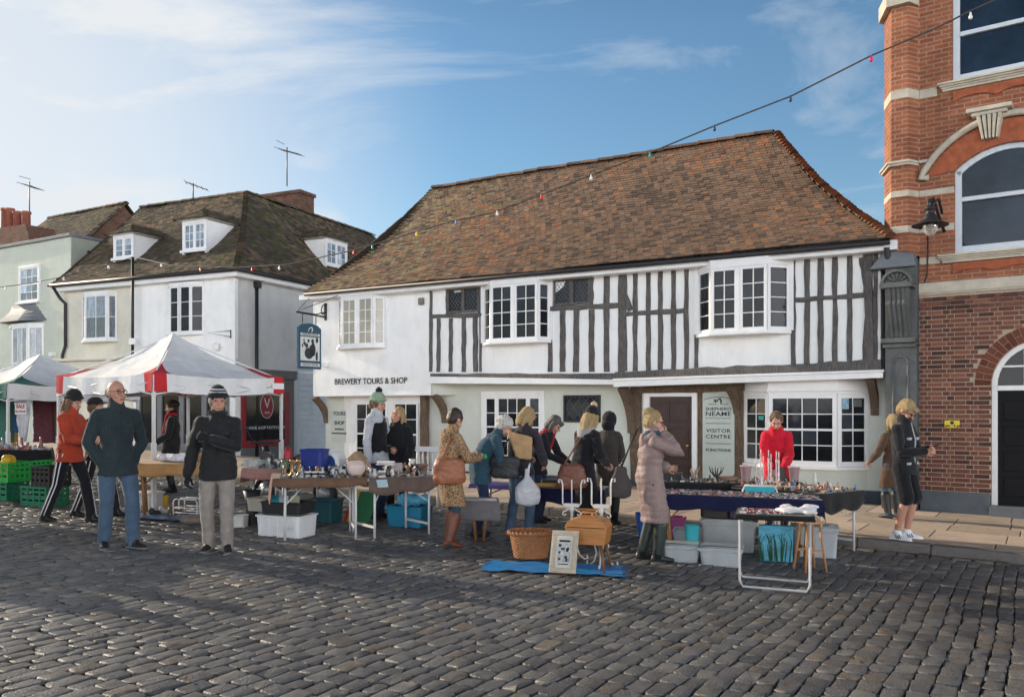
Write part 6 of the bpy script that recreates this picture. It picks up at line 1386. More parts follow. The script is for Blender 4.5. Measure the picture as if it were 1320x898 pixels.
# ================================================================== jewellery and other uncountable trinkets
PALJ = [(.3,.04,.07),(.04,.06,.22),(.6,.56,.52),(.3,.22,.08),(.06,.16,.18),(.2,.06,.2),(.02,.02,.02),(.45,.25,.25),(.3,.3,.32),(.02,.02,.05),(.1,.06,.05)]
m_trk = M('trinket enamel', (1,1,1), .3, var=.2, tint=True, spec=.6)
def trinkets(T, x0, x1, y0, y1, n, label, big=1.0, pal=None):
    q = MB()
    for _ in range(int(n*1.5)):
        x, y = rnd(x0, x1), rnd(y0, y1); c = vmix(R.choice(pal or PALJ), rnd(.6, 1.1)); z = T.g(x, y)+T.h+.008; s = rnd(.006, .017)*big; k = R.random()
        if k < .4: q.ball((x, y, z+s*.5), s, s, s*.7, 7, 5, tint=c, smooth=True)
        elif k < .7: q.box(x-s*1.4, x+s*1.4, y-s, y+s, z, z+s*.8, tint=c)
        elif big > 1.4 and k < .9:
            hh_ = s*rnd(1.5, 4); q.lathe([(s*.2,0),(s*.8,0),(s*rnd(.5, 1),hh_*.4),(s*rnd(.3, .6),hh_*.75),(s*rnd(.3, .7),hh_)], (x, y, z), 8, tint=c)
        else:
            a0 = rnd(0, 6); r = s*1.8; q.tube([(x+r*cos(a0+i*.6), y+r*sin(a0+i*.6), z+.006) for i in range(10)], .004*big, 5, tint=c)
    o = q.build('jewellery', m_trk, tint=True); o.location = T.root.location; o.rotation_euler = (0, 0, T.ang); return tag(o, label, 'jewellery', kind='stuff')
trinkets(tF, .03, tF.L-.05, .0, .56, 420, 'spread of coloured jewellery on the long navy cloth')
trinkets(tG, .05, tG.L-.05, .03, .5, 240, 'costume jewellery and small ornaments on the rear black cloth', 1.5, [(.02,.02,.02),(.1,.08,.07),(.5,.48,.45),(.3,.2,.12),(.04,.04,.05)])
trinkets(tK, .03, tK.L-.03, .05, 1.1, 220, 'jumble of bright trinkets on the end table', 1.7, [(.5,.12,.05),(.6,.5,.4),(.5,.3,.1),(.1,.2,.4),(.02,.02,.02),(.65,.6,.55)])
trinkets(Hh, .05, .42, .06, .44, 90, 'red and white beads on the small folding table', 1.0, [(.5,.05,.05),(.65,.6,.6),(.05,.04,.06)])
trinkets(tE, .6, tE.L-.05, .05, .55, 60, 'small dark wares on the navy covered table', 1.5, [(.02,.02,.02),(.4,.25,.03),(.05,.05,.06)])
trinkets(tC, .1, tC.L-.05, .05, .7, 160, 'small china and metal oddments crowding the brown cloth', 2.1, [(.65,.65,.65),(.02,.02,.02),(.15,.1,.06),(.35,.22,.08),(.3,.35,.4)])
trinkets(tD, .1, tD.L-.05, .05, .6, 90, 'oddments spread on the taupe cloth', 2.0, [(.65,.62,.6),(.3,.12,.1),(.15,.1,.06),(.4,.5,.55)])
trinkets(tB, .1, tB.L-.05, .05, .7, 90, 'dark bric-a-brac spread on the dusty pink cloth', 2.0, [(.03,.03,.03),(.2,.13,.08),(.4,.42,.38),(.3,.35,.3)])
# ================================================================== individual wares
def tub(w, d, h, taper=.88, ribs=0, rim=.02):
    m = MB(); o = [(-w/2, -d/2), (w/2, -d/2), (w/2, d/2), (-w/2, d/2)]
    def rect(s, z, cr=.04):
        a, b = w/2*s, d/2*s; P = []
        for cx_, cy_, a0 in ((a-cr, -b+cr, -pi/2), (a-cr, b-cr, 0), (-a+cr, b-cr, pi/2), (-a+cr, -b+cr, pi)):
            for i in range(4): P.append((cx_+cr*cos(a0+i*pi/6), cy_+cr*sin(a0+i*pi/6), z))
        return P
    m.loft([rect(taper, 0), rect(lerp(taper, 1, .92), h*.92), rect(1.04, h*.921), rect(1.05, h), rect(1.0, h), rect(.96, h-.01), rect(taper*.95, .02)], smooth=False)
    if ribs:
        for i in range(ribs):
            x = lerp(-w*.4, w*.4, i/(ribs-1)); m.box(x-.02, x+.02, -d/2-.006, -d/2+.04, h*.1, h*.85)
    return m
def onfloor(px, py): p = gp(px, py); return p
def plastic(n, c, **k): k.setdefault('var', .06); return M(n, c, .4, **k)
def carton(name, px, py, w, d, h, mat, label, cat, rz=None, taper=.9, ribs=0, lift=0, z=None, lid=None, group=None):
    p = onfloor(px, py)+Vector((0, 0, lift)); o = put(tub(w, d, h, taper, ribs), name, mat, p, label, cat, H.a if rz is None else radians(rz), group, bevel=.004)
    if lid: m = MB(); m.box(-w*.54, w*.54, -d*.54, d*.54, h+.001, h+.03); m.box(-w*.45, w*.45, -d*.45, d*.45, h+.03, h+.04); m.build('lid', lid, o, bevel=.006)
    return o
# green crates
def crate(px, py, label, mat, lift=0, w=.56, d=.38, h=.3):
    p = onfloor(px, py)+Vector((0, 0, lift)); m = MB()
    m.box(-w/2, w/2, -d/2, d/2, 0, .02)
    for (x0, x1, y0, y1) in ((-w/2, w/2, -d/2, -d/2+.012), (-w/2, w/2, d/2-.012, d/2), (-w/2, -w/2+.012, -d/2+.013, d/2-.013), (w/2-.012, w/2, -d/2+.013, d/2-.013)):
        for a, b in ((.02, .08), (.11, .17), (.2, .24), (.265, h)): m.box(x0, x1, y0, y1, a, b)
        lx = x1-x0 > y1-y0
        for i in range(5):
            t = i/4
            if lx: c = lerp(x0, x1-.03, t); m.box(c, c+.03, y0-.004, y1+.004, .0, h-.004)
            else: c = lerp(y0, y1-.03, t); m.box(x0-.004, x1+.004, c, c+.03, .0, h-.004)
    m.box(-w/2-.012, w/2+.012, -d/2-.012, -d/2, h-.03, h); m.box(-w/2-.012, w/2+.012, d/2, d/2+.012, h-.03, h)
    return put(m, 'plastic_crate', mat, p, label, 'crate', radians(-24), 'stacked plastic crates')
g1 = plastic('green crate plastic', (.01,.16,.08)); g2 = plastic('bright green crate plastic', (.02,.35,.06)); g3 = plastic('black crate plastic', (.015,.015,.017))
crate(8, 643, 'dark green crate at the bottom left edge of the picture', g1); crate(58, 651, 'dark green crate under the black crate', g1)
crate(10, 645, 'bright green crate holding a yellow bag', g2, .305); crate(38, 640, 'bright green crate behind the black crate', g2, .305); crate(66, 652, 'black crate on top of the green crates', g3, .305, w=.4, d=.36)
q = MB()
for i in range(8): q.ball((rnd(-.1, .1), rnd(-.08, .08), .1+rnd(0, .18)), .09, .08, .1, 8, 6, smooth=True)
me = remesh(q, 'plastic_bag', .014, 3); wrinkle(me, .02, 14); o = mobj('plastic_bag', me, plastic('yellow bag plastic', (.65,.4,.02)), None); p = onfloor(8, 645); o.location = (p.x, p.y-.02, p.z+.34); tag(o, 'yellow bag in the bright green crate', 'bag')
carton('storage_box', 190, 655, .36, .3, .22, plastic('white box plastic', (.62,.62,.64)), 'white lidded plastic box beside the bald man', 'storage box', -20, .97, lid=plastic('white box lid', (.66,.66,.68)))
carton('tin', 213, 652, .09, .09, .16, plastic('yellow tin', (.6,.4,.02)), 'small yellow tin beside the white plastic box', 'tin', -20, 1)
carton('polystyrene_box', 370, 690, .62, .42, .27, M('polystyrene', (.68,.68,.68), .9, var=.05, bump=.3, bscale=90), 'white polystyrene box with ribbed side under the black tray', 'box', -20, .94, ribs=5)
carton('produce_tray', 372, 689, .56, .4, .15, plastic('black tray plastic', (.02,.02,.022)), 'black tray of books on the polystyrene box', 'tray', -18, .95, lift=.275)
carton('card_tray', 341, 684, .3, .36, .16, M('grey card', (.36,.33,.28), .9), 'grey cardboard tray of paperbacks left of the black tray', 'tray', -20, .96, lift=.27)
for i, (dx, c, t) in enumerate(((-.16, (.05,.3,.4), 'teal'), (-.05, (.6,.62,.66), 'white'), (.09, (.35,.36,.25), 'olive'))):
    p = onfloor(372, 689)+Vector((dx, -.02*i, .29)); m = MB(); m.box(-.055, .055, -.02, .02, 0, .2); put(m, 'paperback', M(t+' book cover', c, .5), p, t+' covered book standing in the black tray', 'book', radians(rnd(-40, 0)), bevel=.003)
carton('storage_tub', 419, 672, .42, .34, .32, plastic('dark teal tub plastic', (.015,.09,.11)), 'dark teal tub under the brown table', 'tub', -22)
carton('storage_tub', 528, 677, .56, .38, .28, plastic('sky blue tub plastic', (.02,.2,.34)), 'sky blue tub under the taupe cloth', 'tub', -22)
q = MB()
for i in range(9): q.ball((rnd(-.2, .2), rnd(-.1, .1), rnd(0, .08)), .1, .09, .07, 8, 6, smooth=True)
me = remesh(q, 'carrier_bag', .015, 3); wrinkle(me, .02, 14); o = mobj('carrier_bag', me, plastic('blue film', (.1,.4,.6)), None); p = onfloor(532, 676); o.location = p+Vector((0, 0, .29)); tag(o, 'crumpled pale blue bag on the sky blue tub', 'bag')
p = onfloor(455, 672)
for i, (c, n_) in enumerate((((.45,.04,.03), 'red'), ((.6,.4,.02), 'yellow'), ((.03,.14,.05), 'dark green'))):
    m = MB(); m.hexa([(0,0,0), (.3,0,0), (.3,.03,0), (0,.03,0), (.07,.18,.42), (.37,.18,.42), (.37,.21,.42), (.07,.21,.42)]); put(m, 'game_board', plastic(n_+' board', c), p+Vector((-.14+.055*i, -.05*i, .0)), n_+' edged board leaning under the brown table', 'board', radians(-22))
m = MB(); m.lathe([(.09,0),(.075,.02),(.08,.3),(.12,.46),(.115,.46),(.07,.3)], seg=16); put(m, 'umbrella_stand', m_black, onfloor(325, 676), 'black umbrella stand beside the grey trousers', 'stand')
carton('paper_box', 309, 679, .2, .16, .16, M('white card', (.6,.6,.58), .9), 'white box of papers on the cobbles by the umbrella stand', 'box', -15)
q = MB(); q.ball((0, 0, .05), .2, .12, .06, 16, 8, smooth=True); me = remesh(q, 'cushion', .014, 3); wrinkle(me, .008, 16); o = mobj('cushion', me, cloth('taupe cushion', (.2,.15,.12)), None); o.location = onfloor(251, 674); o.rotation_euler = (0, 0, .1); tag(o, 'taupe cushion on the cobbles beside the grey trousers', 'cushion')
rk = empty('magazine_rack', onfloor(246, 664), -.3, 'white wire magazine rack on the cobbles behind the cushion', 'rack'); m = MB()
for y in (-.12, 0, .12): m.tube([(-.2, y, 0), (-.2, y, .2), (-.17, y, .24), (.17, y, .24), (.2, y, .2), (.2, y, 0)], .009, 6)
for z in (.05, .12): 
    for y in (-.12, .12): m.tube([(-.2, y, z), (.2, y, z)], .007, 6)
    for x in (-.2, .2): m.tube([(x, -.12, z), (x, .12, z)], .007, 6)
m.build('frame', m_alu, rk)
q = MB(); vs = []; n = 12
for nm, px, py, w, d, c, lb in (('ground_sheet', 208, 668, .8, .45, (.08,.14,.26), 'faded blue cloth spread on the cobbles beside the bald man'), ('tarpaulin', 716, 734, 1.42, .56, (.015,.2,.5), 'bright blue tarpaulin under the wicker basket')):
    q = MB(); p = onfloor(px, py); n = 24; vs = []
    for j in range(n+1):
        for i in range(n+1):
            x, y = (i/n-.5)*w*(1+.06*sin(j*1.1)), (j/n-.5)*d*(1+.08*sin(i*.9)); X = p.x+x*cos(-.12)-y*sin(-.12)
            vs.append((x, y, zg(X)-p.z+.022+.016*noise.noise(Vector((x*6, y*6, 1)))+.008*noise.noise(Vector((x*16, y*16, 1)))))
    q.add(vs, [(j*(n+1)+i, j*(n+1)+i+1, (j+1)*(n+1)+i+1, (j+1)*(n+1)+i) for j in range(n) for i in range(n)], smooth=True); put(q, nm, plastic(nm+' film', c, bump=.3, bscale=20), p, lb, 'sheet', -.12)
for i, (px, py) in enumerate(((200, 664), (214, 662), (226, 663))):
    q = MB(); q.ball((0, 0, .04), .1, .05, .035, 10, 6, smooth=True); q.ball((-.06, 0, .07), .045, .045, .05, 10, 6, smooth=True); me = remesh(q, 'old_shoe', .01, 2); o = mobj('old_shoe', me, M('shoe leather %d' % i, ((.03,.03,.03), (.4,.38,.34), (.12,.08,.05))[i], .6), None); o.location = onfloor(px, py); o.rotation_euler = (0, 0, rnd(0, 2)); tag(o, ('black', 'pale', 'brown')[i]+' old shoe on the faded blue cloth', 'shoe')
# things on the mustard table
q = MB()
for i in range(7): q.ball((-.2+.07*i, rnd(-.05, .05), .06), .07, .09, .06, 8, 6, smooth=True)
me = remesh(q, 'wrapped_bundle', .014, 3); wrinkle(me, .012, 18); o = mobj('wrapped_bundle', me, M('white tissue', (.62,.63,.66), .7), None); o.location = tA.W(.55, .3, .012); tag(o, 'white wrapped bundle on the mustard cloth', 'bundle')
m = tub(.22, .18, .14, .98); put(m, 'wooden_box', M('pale brown wood', (.3,.17,.08), .6, var=.3, stretch=(1,8,8)), tA.W(.9, .35, .008), 'small brown wooden box on the mustard cloth', 'box', .1, bevel=.003)
m = MB(); m.lathe([(.0,0),(.09,0),(.1,.05),(.1,.15),(.06,.19),(.06,.2),(0,.2)], seg=14); put(m, 'enamel_pot', plastic('dark enamel', (.03,.04,.03)), tA.W(1.15, .3, .008), 'dark enamel pot at the right end of the mustard cloth', 'pot')
for i in range(3): m = MB(); m.box(-.22, .22, -.15, .15, 0, .05); put(m, 'cutlery_drawer', M('mahogany', (.12,.04,.025), .4, var=.3), tA.W(1.02, .62, .01+.051*i), 'stack of shallow mahogany drawers behind the enamel pot', 'drawer', .05, 'mahogany drawers on the mustard table', bevel=.004)
# things on pink and brown tables
def on(T, px, py, mb, name, mat, label, cat, rz=0, yy=None, **k):
    "stand a ware on table T where the ray through its foot meets the top"
    q = atz(px, py, T.h+.01); d2 = Vector((q.x-T.root.location.x, q.y-T.root.location.y)); x = d2.x*cos(T.ang)+d2.y*sin(T.ang); y = -d2.x*sin(T.ang)+d2.y*cos(T.ang)
    x = max(.06, min(T.L-.06, x)); y = max(.06, min(T.D-.06, y if yy is None else yy)); return put(mb, name, mat, T.W(x, y, .011), label, cat, rz, **k)
def lz(prof, seg=14): m = MB(); m.lathe(prof, seg=seg); return m
flask = [(.0,0),(.055,0),(.06,.02),(.06,.17),(.045,.21),(.04,.25),(.0,.25)]
on(tB, 371, 600, lz(flask), 'flask', plastic('red enamel', (.42,.015,.03)), 'red flask on the dusty pink cloth', 'flask')
m = tub(.3, .26, .32, .9); on(tC, 405, 611, m, 'storage_bin', plastic('deep blue bin', (.012,.03,.2)), 'deep blue plastic bin on the brown table', 'bin', -.2, yy=.5, bevel=.004)
def arch_case():
    m = MB(); P = [(.14*cos(pi*i/12), .14+.16*sin(pi*i/12)) for i in range(13)]+[(-.14, 0), (.14, 0)]; m.prism(P[::-1] if False else P, -.1, .1); return m
o = on(tC, 426, 607, arch_case(), 'bread_bin', m_paint, 'white arched bread bin with blue front on the brown table', 'bread bin', -.3, yy=.68)
m = MB(); m.prism([(.09*cos(pi*i/12), .13+.11*sin(pi*i/12)) for i in range(13)]+[(-.09, .1), (.09, .1)], -.106, -.101); m.build('blue_front', plastic('cobalt blue', (.015,.06,.22)), o)
cs_ = [(.0,0),(.05,0),(.045,.02),(.018,.04),(.022,.08),(.016,.14),(.026,.18),(.034,.2),(.0,.2)]
br_ = M('old brass', (.4,.24,.08), .35, metal=.8, var=.2)
for px, t in ((376, 'left'), (385, 'right')): on(tC, px, 613, lz(cs_), 'brass_candlestick', br_, t+' brass candlestick of the pair on the brown cloth', 'candlestick', yy=.2)
m = MB(); m.box(-.1, .1, -.06, .06, 0, .2); m.prism([(-.12, .2), (.12, .2), (0, .3)], -.075, .075); o = on(tC, 474, 608, m, 'bird_box', M('bare pine', (.36,.24,.14), .8, var=.25, stretch=(8,8,1)), 'wooden bird box on the brown table', 'bird box', -.4, yy=.4, bevel=.004); m = MB(); m.lathe([(.022, 0), (.022, .004)], (0, 0, 0), 12); h_ = m.build('hole', m_slot, o); h_.location = (.03, -.066, .13); h_.rotation_euler = (pi/2, 0, 0)
m = MB(); m.lathe([(.0,0),(.06,.01),(.11,.07),(.12,.13),(.09,.19),(.05,.2),(.03,.15)], seg=14, sx=1, sy=.6); on(tC, 457, 613, m, 'shell_vase', M('pink white china', (.62,.5,.45), .3, var=.1), 'pink white china shell on the brown cloth', 'ornament', .4, yy=.14)
m = MB(); m.box(-.11, .11, -.06, .06, 0, .05); m.tube([(0,0,.05), (0,0,.13)], .02, 8); m.box(-.12, .12, -.05, .05, .13, .145); m.lathe([(.1,.0),(.12,.03),(.11,.03)], (-.0,0,.145), 14); on(tD, 496, 612, m, 'kitchen_scales', m_paint, 'white kitchen scales on the taupe cloth', 'scales', -.3, yy=.3, bevel=.004)
m = MB(); m.box(-.08, .08, -.012, .012, 0, .2); on(tC, 464, 604, m, 'framed_print', plastic('pale blue print', (.2,.4,.5)), 'pale blue print standing beside the bird box', 'picture', -.3, yy=.5)
m = MB(); m.box(-.07, .07, -.05, .05, 0, .14); on(tD, 484, 606, m, 'china_box', M('floral china', (.5,.42,.45), .4, var=.4, scale=30), 'flowered china box beside the kitchen scales', 'box', .1, yy=.45, bevel=.01)
m = MB(); m.hexa([(-.07,-.02,0), (.07,-.02,0), (.07,0,0), (-.07,0,0), (-.07,.02,.09), (.07,.02,.09), (.07,.04,.09), (-.07,.04,.09)]); o = put(m, 'price_card', M('pale blue card', (.42,.56,.62), .8), tD.W(.17, -.06, -.1), 'pale blue card pinned to the taupe cloth', 'card', tD.ang)
m = MB(); m.lathe([(.05,0),(.03,.02),(.025,.06),(.06,.12),(.07,.16),(.06,.165)], seg=12); on(tC, 446, 603, m, 'china_vase', M('grey blue china', (.35,.42,.5), .3), 'grey blue china vase behind the pink shell', 'vase', yy=.5)
orn = [[(.0,0),(.03,0),(.035,.03),(.02,.06),(.03,.09),(.02,.12),(0,.125)], [(0,0),(.04,0),(.045,.04),(.03,.07),(0,.075)], [(0,0),(.025,0),(.02,.05),(.03,.1),(.012,.13),(0,.13)]]
oc = [M('white china', (.65,.64,.6), .25), M('black china', (.02,.02,.022), .25), M('brown glaze', (.2,.11,.05), .3), M('pewter', (.3,.3,.31), .35, metal=.7)]
for T, n, lb, gr in ((tC, 16, 'small china or metal ornament in the crowd on the brown cloth', 'ornaments on the brown cloth'), (tB, 9, 'small dark ornament in the crowd on the dusty pink cloth', 'ornaments on the dusty pink cloth'), (tD, 8, 'small ornament in the spread on the taupe cloth', 'ornaments on the taupe cloth')):
    for i in range(n): put(lz([(r*rnd(.8, 1.2), z) for r, z in R.choice(orn)], 10), 'ornament', R.choice(oc), T.W(rnd(.1, T.L-.1), rnd(.08, T.D-.1), .01), lb, 'ornament', 0, gr)
for px, lb in ((396, 'black and white cup at the front left of the brown cloth'), (405, 'black and white cup in the middle of the front row on the brown cloth'), (414, 'black and white cup at the right of the front row on the brown cloth')): o = on(tC, px, 614, lz([(.0,0),(.03,0),(.04,.05),(.042,.07),(.036,.07),(.03,.02)], 12), 'cup', oc[0], lb, 'cup', yy=.12); m = MB(); m.lathe([(.041,.03),(.044,.045),(.041,.055)], seg=12); m.build('band', oc[1], o)
def teapot():
    m = MB(); m.lathe([(0,0),(.04,0),(.075,.04),(.08,.08),(.05,.115),(.02,.12),(.02,.14),(0,.145)], seg=16); m.tube([(.07,0,.05), (.11,0,.07), (.13,0,.11)], [.018,.013,.009], 7); m.tube([(-.07,0,.09), (-.12,0,.1), (-.12,0,.05), (-.07,0,.035)], .008, 6); return m
def clock_(): m = MB(); m.prism([(-.12,0),(.12,0),(.12,.03),(.08,.06),(.06,.15),(.03,.19),(-.03,.19),(-.06,.15),(-.08,.06),(-.12,.03)], -.04, .04); return m
def books(n, w=.2, d=.15):
    m = MB(); z = 0
    for i in range(n): t = rnd(.02, .04); a = rnd(-.02, .02); m.box(-w/2+a, w/2+a, -d/2, d/2, z, z+t); z += t+.001
    return m
def jug(): m = MB(); m.lathe([(0,0),(.045,0),(.06,.06),(.05,.12),(.04,.15),(.05,.18),(.042,.18)], seg=14); m.tube([(.045,0,.16), (.09,0,.15), (.09,0,.08), (.055,0,.05)], .007, 6); return m
for T, px, py, f_, nm, mt_, lb, yy in ((tC, 436, 606, teapot, 'teapot', oc[0], 'white teapot behind the cups on the brown cloth', .35), (tC, 365, 606, jug, 'jug', M('green glaze', (.08,.14,.07), .3), 'green jug at the left end of the brown cloth', .45), (tC, 450, 600, clock_, 'mantel_clock', M('clock wood', (.14,.07,.035), .4), 'dark wooden mantel clock on the brown cloth', .6), (tD, 545, 606, lambda: books(4), 'book_stack', M('old book cloth', (.2,.13,.1), .8, var=.6, scale=9), 'stack of old books at the right of the taupe cloth', .4), (tD, 520, 608, teapot, 'teapot', oc[2], 'brown teapot on the taupe cloth', .4), (tD, 508, 600, jug, 'jug', oc[0], 'white jug behind the kitchen scales', .58), (tB, 330, 600, lambda: books(3, .26, .2), 'book_stack', M('grey print paper', (.4,.42,.4), .8, var=.5, scale=8), 'stack of prints on the dusty pink cloth beside the grey trousers', .2), (tB, 345, 598, clock_, 'mantel_clock', M('ebony', (.03,.025,.02), .4), 'black mantel clock on the dusty pink cloth', .55), (tB, 357, 596, jug, 'jug', oc[3], 'pewter jug beside the red flask', .6), (tG, 870, 620, lambda: books(3, .3, .2), 'jewellery_case', m_leather, 'black jewellery trays stacked at the left of the rear table', .3), (tG, 1012, 622, clock_, 'mantel_clock', M('slate', (.06,.06,.065), .5), 'grey mantel clock right of the white candle rack', .35)): on(T, px, py, f_(), nm, mt_, lb, nm.replace('_', ' '), rnd(-.5, .3), yy=yy)
# motor scooter parked behind the bric-a-brac table
sc0 = at(388, 525, 13.4); sco = empty('motor_scooter', (sc0.x, sc0.y, zg(sc0.x)), radians(150), 'dark motor scooter parked behind the bric-a-brac table', 'scooter')
m = MB(); m.tube([(.0,0,.5), (.35,0,.32), (.5,0,.34), (.72,0,.75), (.78,0,.95)], [.1,.08,.07,.08,.05], 10); m.tube([(-.55,0,.62), (-.2,0,.66), (.1,0,.6)], [.13,.16,.1], 10); m.build('body', plastic('dark scooter paint', (.02,.022,.02)), sco)
for x in (-.5, .78):
    m = MB(); m.tube([(x+.19*cos(2*pi*i/18), 0, .24+.19*sin(2*pi*i/18)) for i in range(19)], .05, 8); w_ = m.build('wheel', m_black, sco); m = MB(); m.tube([(x, -.04, .24), (x, .04, .24)], .12, 12); m.build('rim', m_chr, w_)
m = MB(); m.tube([(.78,-.32,1.02), (.74,-.1,1.0), (.74,.1,1.0), (.78,.32,1.02)], .02, 8); m.tube([(.76,.26,1.02), (.82,.34,1.2)], .008, 6); m.ball((.82,.35,1.24), .02, .055, .04, smooth=True); m.build('handlebar', m_black, sco)
m = MB(); m.ball((-.2,0,.8), .32, .13, .06, smooth=True); m.build('seat', m_leather, sco)
# white balustrade pieces by the shop front
bs = empty('baluster_chair', tuple(gp(543, 655)), -.5, 'white painted chair with turned spindles by the brown oak post', 'chair'); m = MB()
for x in (-.2, .2):
    for y in (-.18, .18): m.lathe([(.02,0),(.024,.2),(.016,.24),(.024,.45)], (x, y, 0), 8)
m.build('legs_frame', m_paint, bs); m = MB(); m.box(-.23, .23, -.21, .21, .45, .48); m.build('seat', m_paint, bs, bevel=.01); m = MB()
for x in (-.2, -.1, 0, .1, .2): m.lathe([(.014,.48),(.022,.6),(.014,.66),(.022,.8),(.014,.9)], (x, .19, 0), 8)
m.box(-.23, .23, .17, .21, .9, .98); m.build('backrest', m_paint, bs)
# basket, picture, sewing box, candle stands on the tarpaulin
bp = gp(684, 722); m = MB(); nb, nr = 44, 18
def bk_(t, i): r = lerp(.185, .235, t)*(1+.012*cos(i*pi+int(t*18)*pi)); return (r*1.12*cos(2*pi*i/nb), r*.86*sin(2*pi*i/nb), t*.25)
L = [[bk_(j/nr, i) for i in range(nb)] for j in range(nr+1)]; m.loft(L+[[(x*.94, y*.94, z) for x, y, z in L[k]] for k in range(nr, -1, -1)], smooth=False)
m_wick = M('wicker', (.36,.15,.055), .6, var=.35, scale=30, bump=.8, bscale=90)
bo = put(m, 'wicker_basket', m_wick, bp+Vector((0, 0, .04)), 'oval wicker basket on the blue tarpaulin', 'basket', .1); bo.scale = (.88, .95, 1.05)
m = MB()
for ph in (0, pi): m.tube([(.245*1.1*cos(2*pi*i/64)+.012*cos(i*1.3+ph), .245*.87*sin(2*pi*i/64)+.012*cos(i*1.3+ph), .255+.012*sin(i*1.3+ph)) for i in range(65)], .014, 6)
m.build('rim', m_wick, bo)
pf = gp(725, 742); pr = empty('framed_picture', pf+Vector((0, 0, .025)), -.28, 'framed picture in a pale carved frame leaning on the sewing box', 'picture')
W_, H_ = .27, .43; tl = radians(24); Mt = Matrix.Rotation(-tl, 4, 'X')
def tilt(mb): mb.v = [tuple(Mt @ Vector(v)) for v in mb.v]; return mb
m = MB()
for x0, x1, z0, z1 in ((-W_/2, W_/2, 0, .05), (-W_/2, W_/2, H_-.05, H_), (-W_/2, -W_/2+.05, .05, H_-.05), (W_/2-.05, W_/2, .05, H_-.05)): m.box(x0, x1, -.03, .0, z0, z1); m.box(x0+.012, x1-.012, -.04, -.03, z0+.012, z1-.012)
tilt(m).build('frame', M('pale gilt frame', (.5,.42,.32), .6, var=.2, bump=.4, bscale=60), pr, bevel=.006)
m = MB(); m.box(-W_/2+.05, W_/2-.05, -.012, -.004, .05, H_-.05); pm0 = tilt(m).build('mount', M('cream mount', (.6,.57,.5), .8), pr)
m = MB(); m.box(-.062, .062, -.016, -.0125, .11, .3); tilt(m).build('print', M('grey etching', (.42,.42,.4), .8, var=.55, scale=18), pm0)
m = MB(); m.box(-.055, .055, -.018, -.0125, .315, .335); m.box(-.05, .05, -.018, -.0125, .085, .095)
for _ in range(9): x, z = rnd(-.045, .045), rnd(.13, .28); m.box(x-rnd(.004, .018), x+rnd(.004, .018), -.0185, -.0165, z-rnd(.004, .02), z+rnd(.004, .02))
tilt(m).build('drawing', m_ink, pm0)
sbx = gp(759, 735); se = empty('sewing_box', sbx, -.32, 'varnished wooden sewing box on splayed legs beside the leaning picture', 'sewing box'); m_var = M('orange varnished wood', (.42,.17,.045), .35, var=.25, scale=6, stretch=(1,8,8))
se.scale = (1.14, 1.14, 1.1)
prof = [(-.17, .26), (.17, .26), (.19, .42), (.16, .475), (.08, .5), (-.08, .5), (-.16, .475), (-.19, .42)]
m = MB(); m.prism([(x, z) for x, z in prof], -.13, .13); m.build('case', m_var, se, bevel=.006)
m = MB(); m.box(-.17, .17, -.134, -.131, .413, .419); m.build('seam', m_slot, se)
m = MB(); m.tube([(-.07, 0, .5), (-.06, 0, .54), (.06, 0, .54), (.07, 0, .5)], .012, 8); m.build('handle', m_var, se)
for x in (-.13, .13):
    for y in (-.1, .1): m = MB(); m.tube([(x, y, .27), (x*1.35, y*1.4, 0)], [.018, .01], 8); m.build('leg', M('dark beech', (.16,.07,.03), .5), se)
def cstand(px, py, top, label):
    p = gp(px, py); s = (py-top)/F*p.y; c = empty('candle_stand', p, -.2, label, 'candle stand', 'white scrolled candle stands'); wi = M('cream painted iron', (.62,.6,.55), .5, var=.1)
    m = MB(); m.lathe([(.02,.08),(.022,.2),(.03,.22),(.016,.24),(.016,s*.6),(.028,s*.61),(.028,s*.66),(.018,s*.67)], seg=10); m.build('stem', wi, c)
    for a in range(3):
        an = a*2*pi/3+.5; m = MB(); m.tube([(cos(an)*r, sin(an)*r, z) for r, z in ((.015,.24),(.06,.27),(.085,.22),(.06,.15),(.09,.06),(.15,.01),(.19,.02),(.18,.05))], .009, 6); m.build('foot', wi, c)
    for sx in (-1, 1):
        m = MB(); m.tube([(sx*r, 0, z) for r, z in ((.02,s*.66),(.07,s*.66),(.1,s*.7),(.1,s*.93),(.115,s*.985),(.14,s*.99),(.145,s*.96),(.13,s*.955))], .009, 6); m.tube([(sx*r, 0, z) for r, z in ((.03,s*.64),(.06,s*.61),(.09,s*.6),(.1,s*.57),(.08,s*.55),(.06,s*.57))], .009, 6); m.build('arm', wi, c)
    m = MB(); m.box(-.08, .08, -.03, .03, s*.665, s*.7); m.tube([(0, 0, s*.7), (0, 0, s*.99)], .008, 6); m.build('cross_bar', wi, c)
cstand(737, 722, 617, 'cream scrolled candle stand on the left behind the sewing box'); cstand(775, 731, 615, 'cream scrolled candle stand on the right behind the sewing box')
m = MB(); m.tube([(-.17,0,0), (-.14,0,.012), (.14,0,.0), (.17,0,-.02)], .014, 8); m.tube([(.17,0,-.01), (.2,.01,-.06), (.16,.02,-.16)], .007, 6); ha = put(m, 'rolling_pin', m_var, at(755, 657, 9.45), 'orange wooden handle hung between the two candle stands', 'handle')
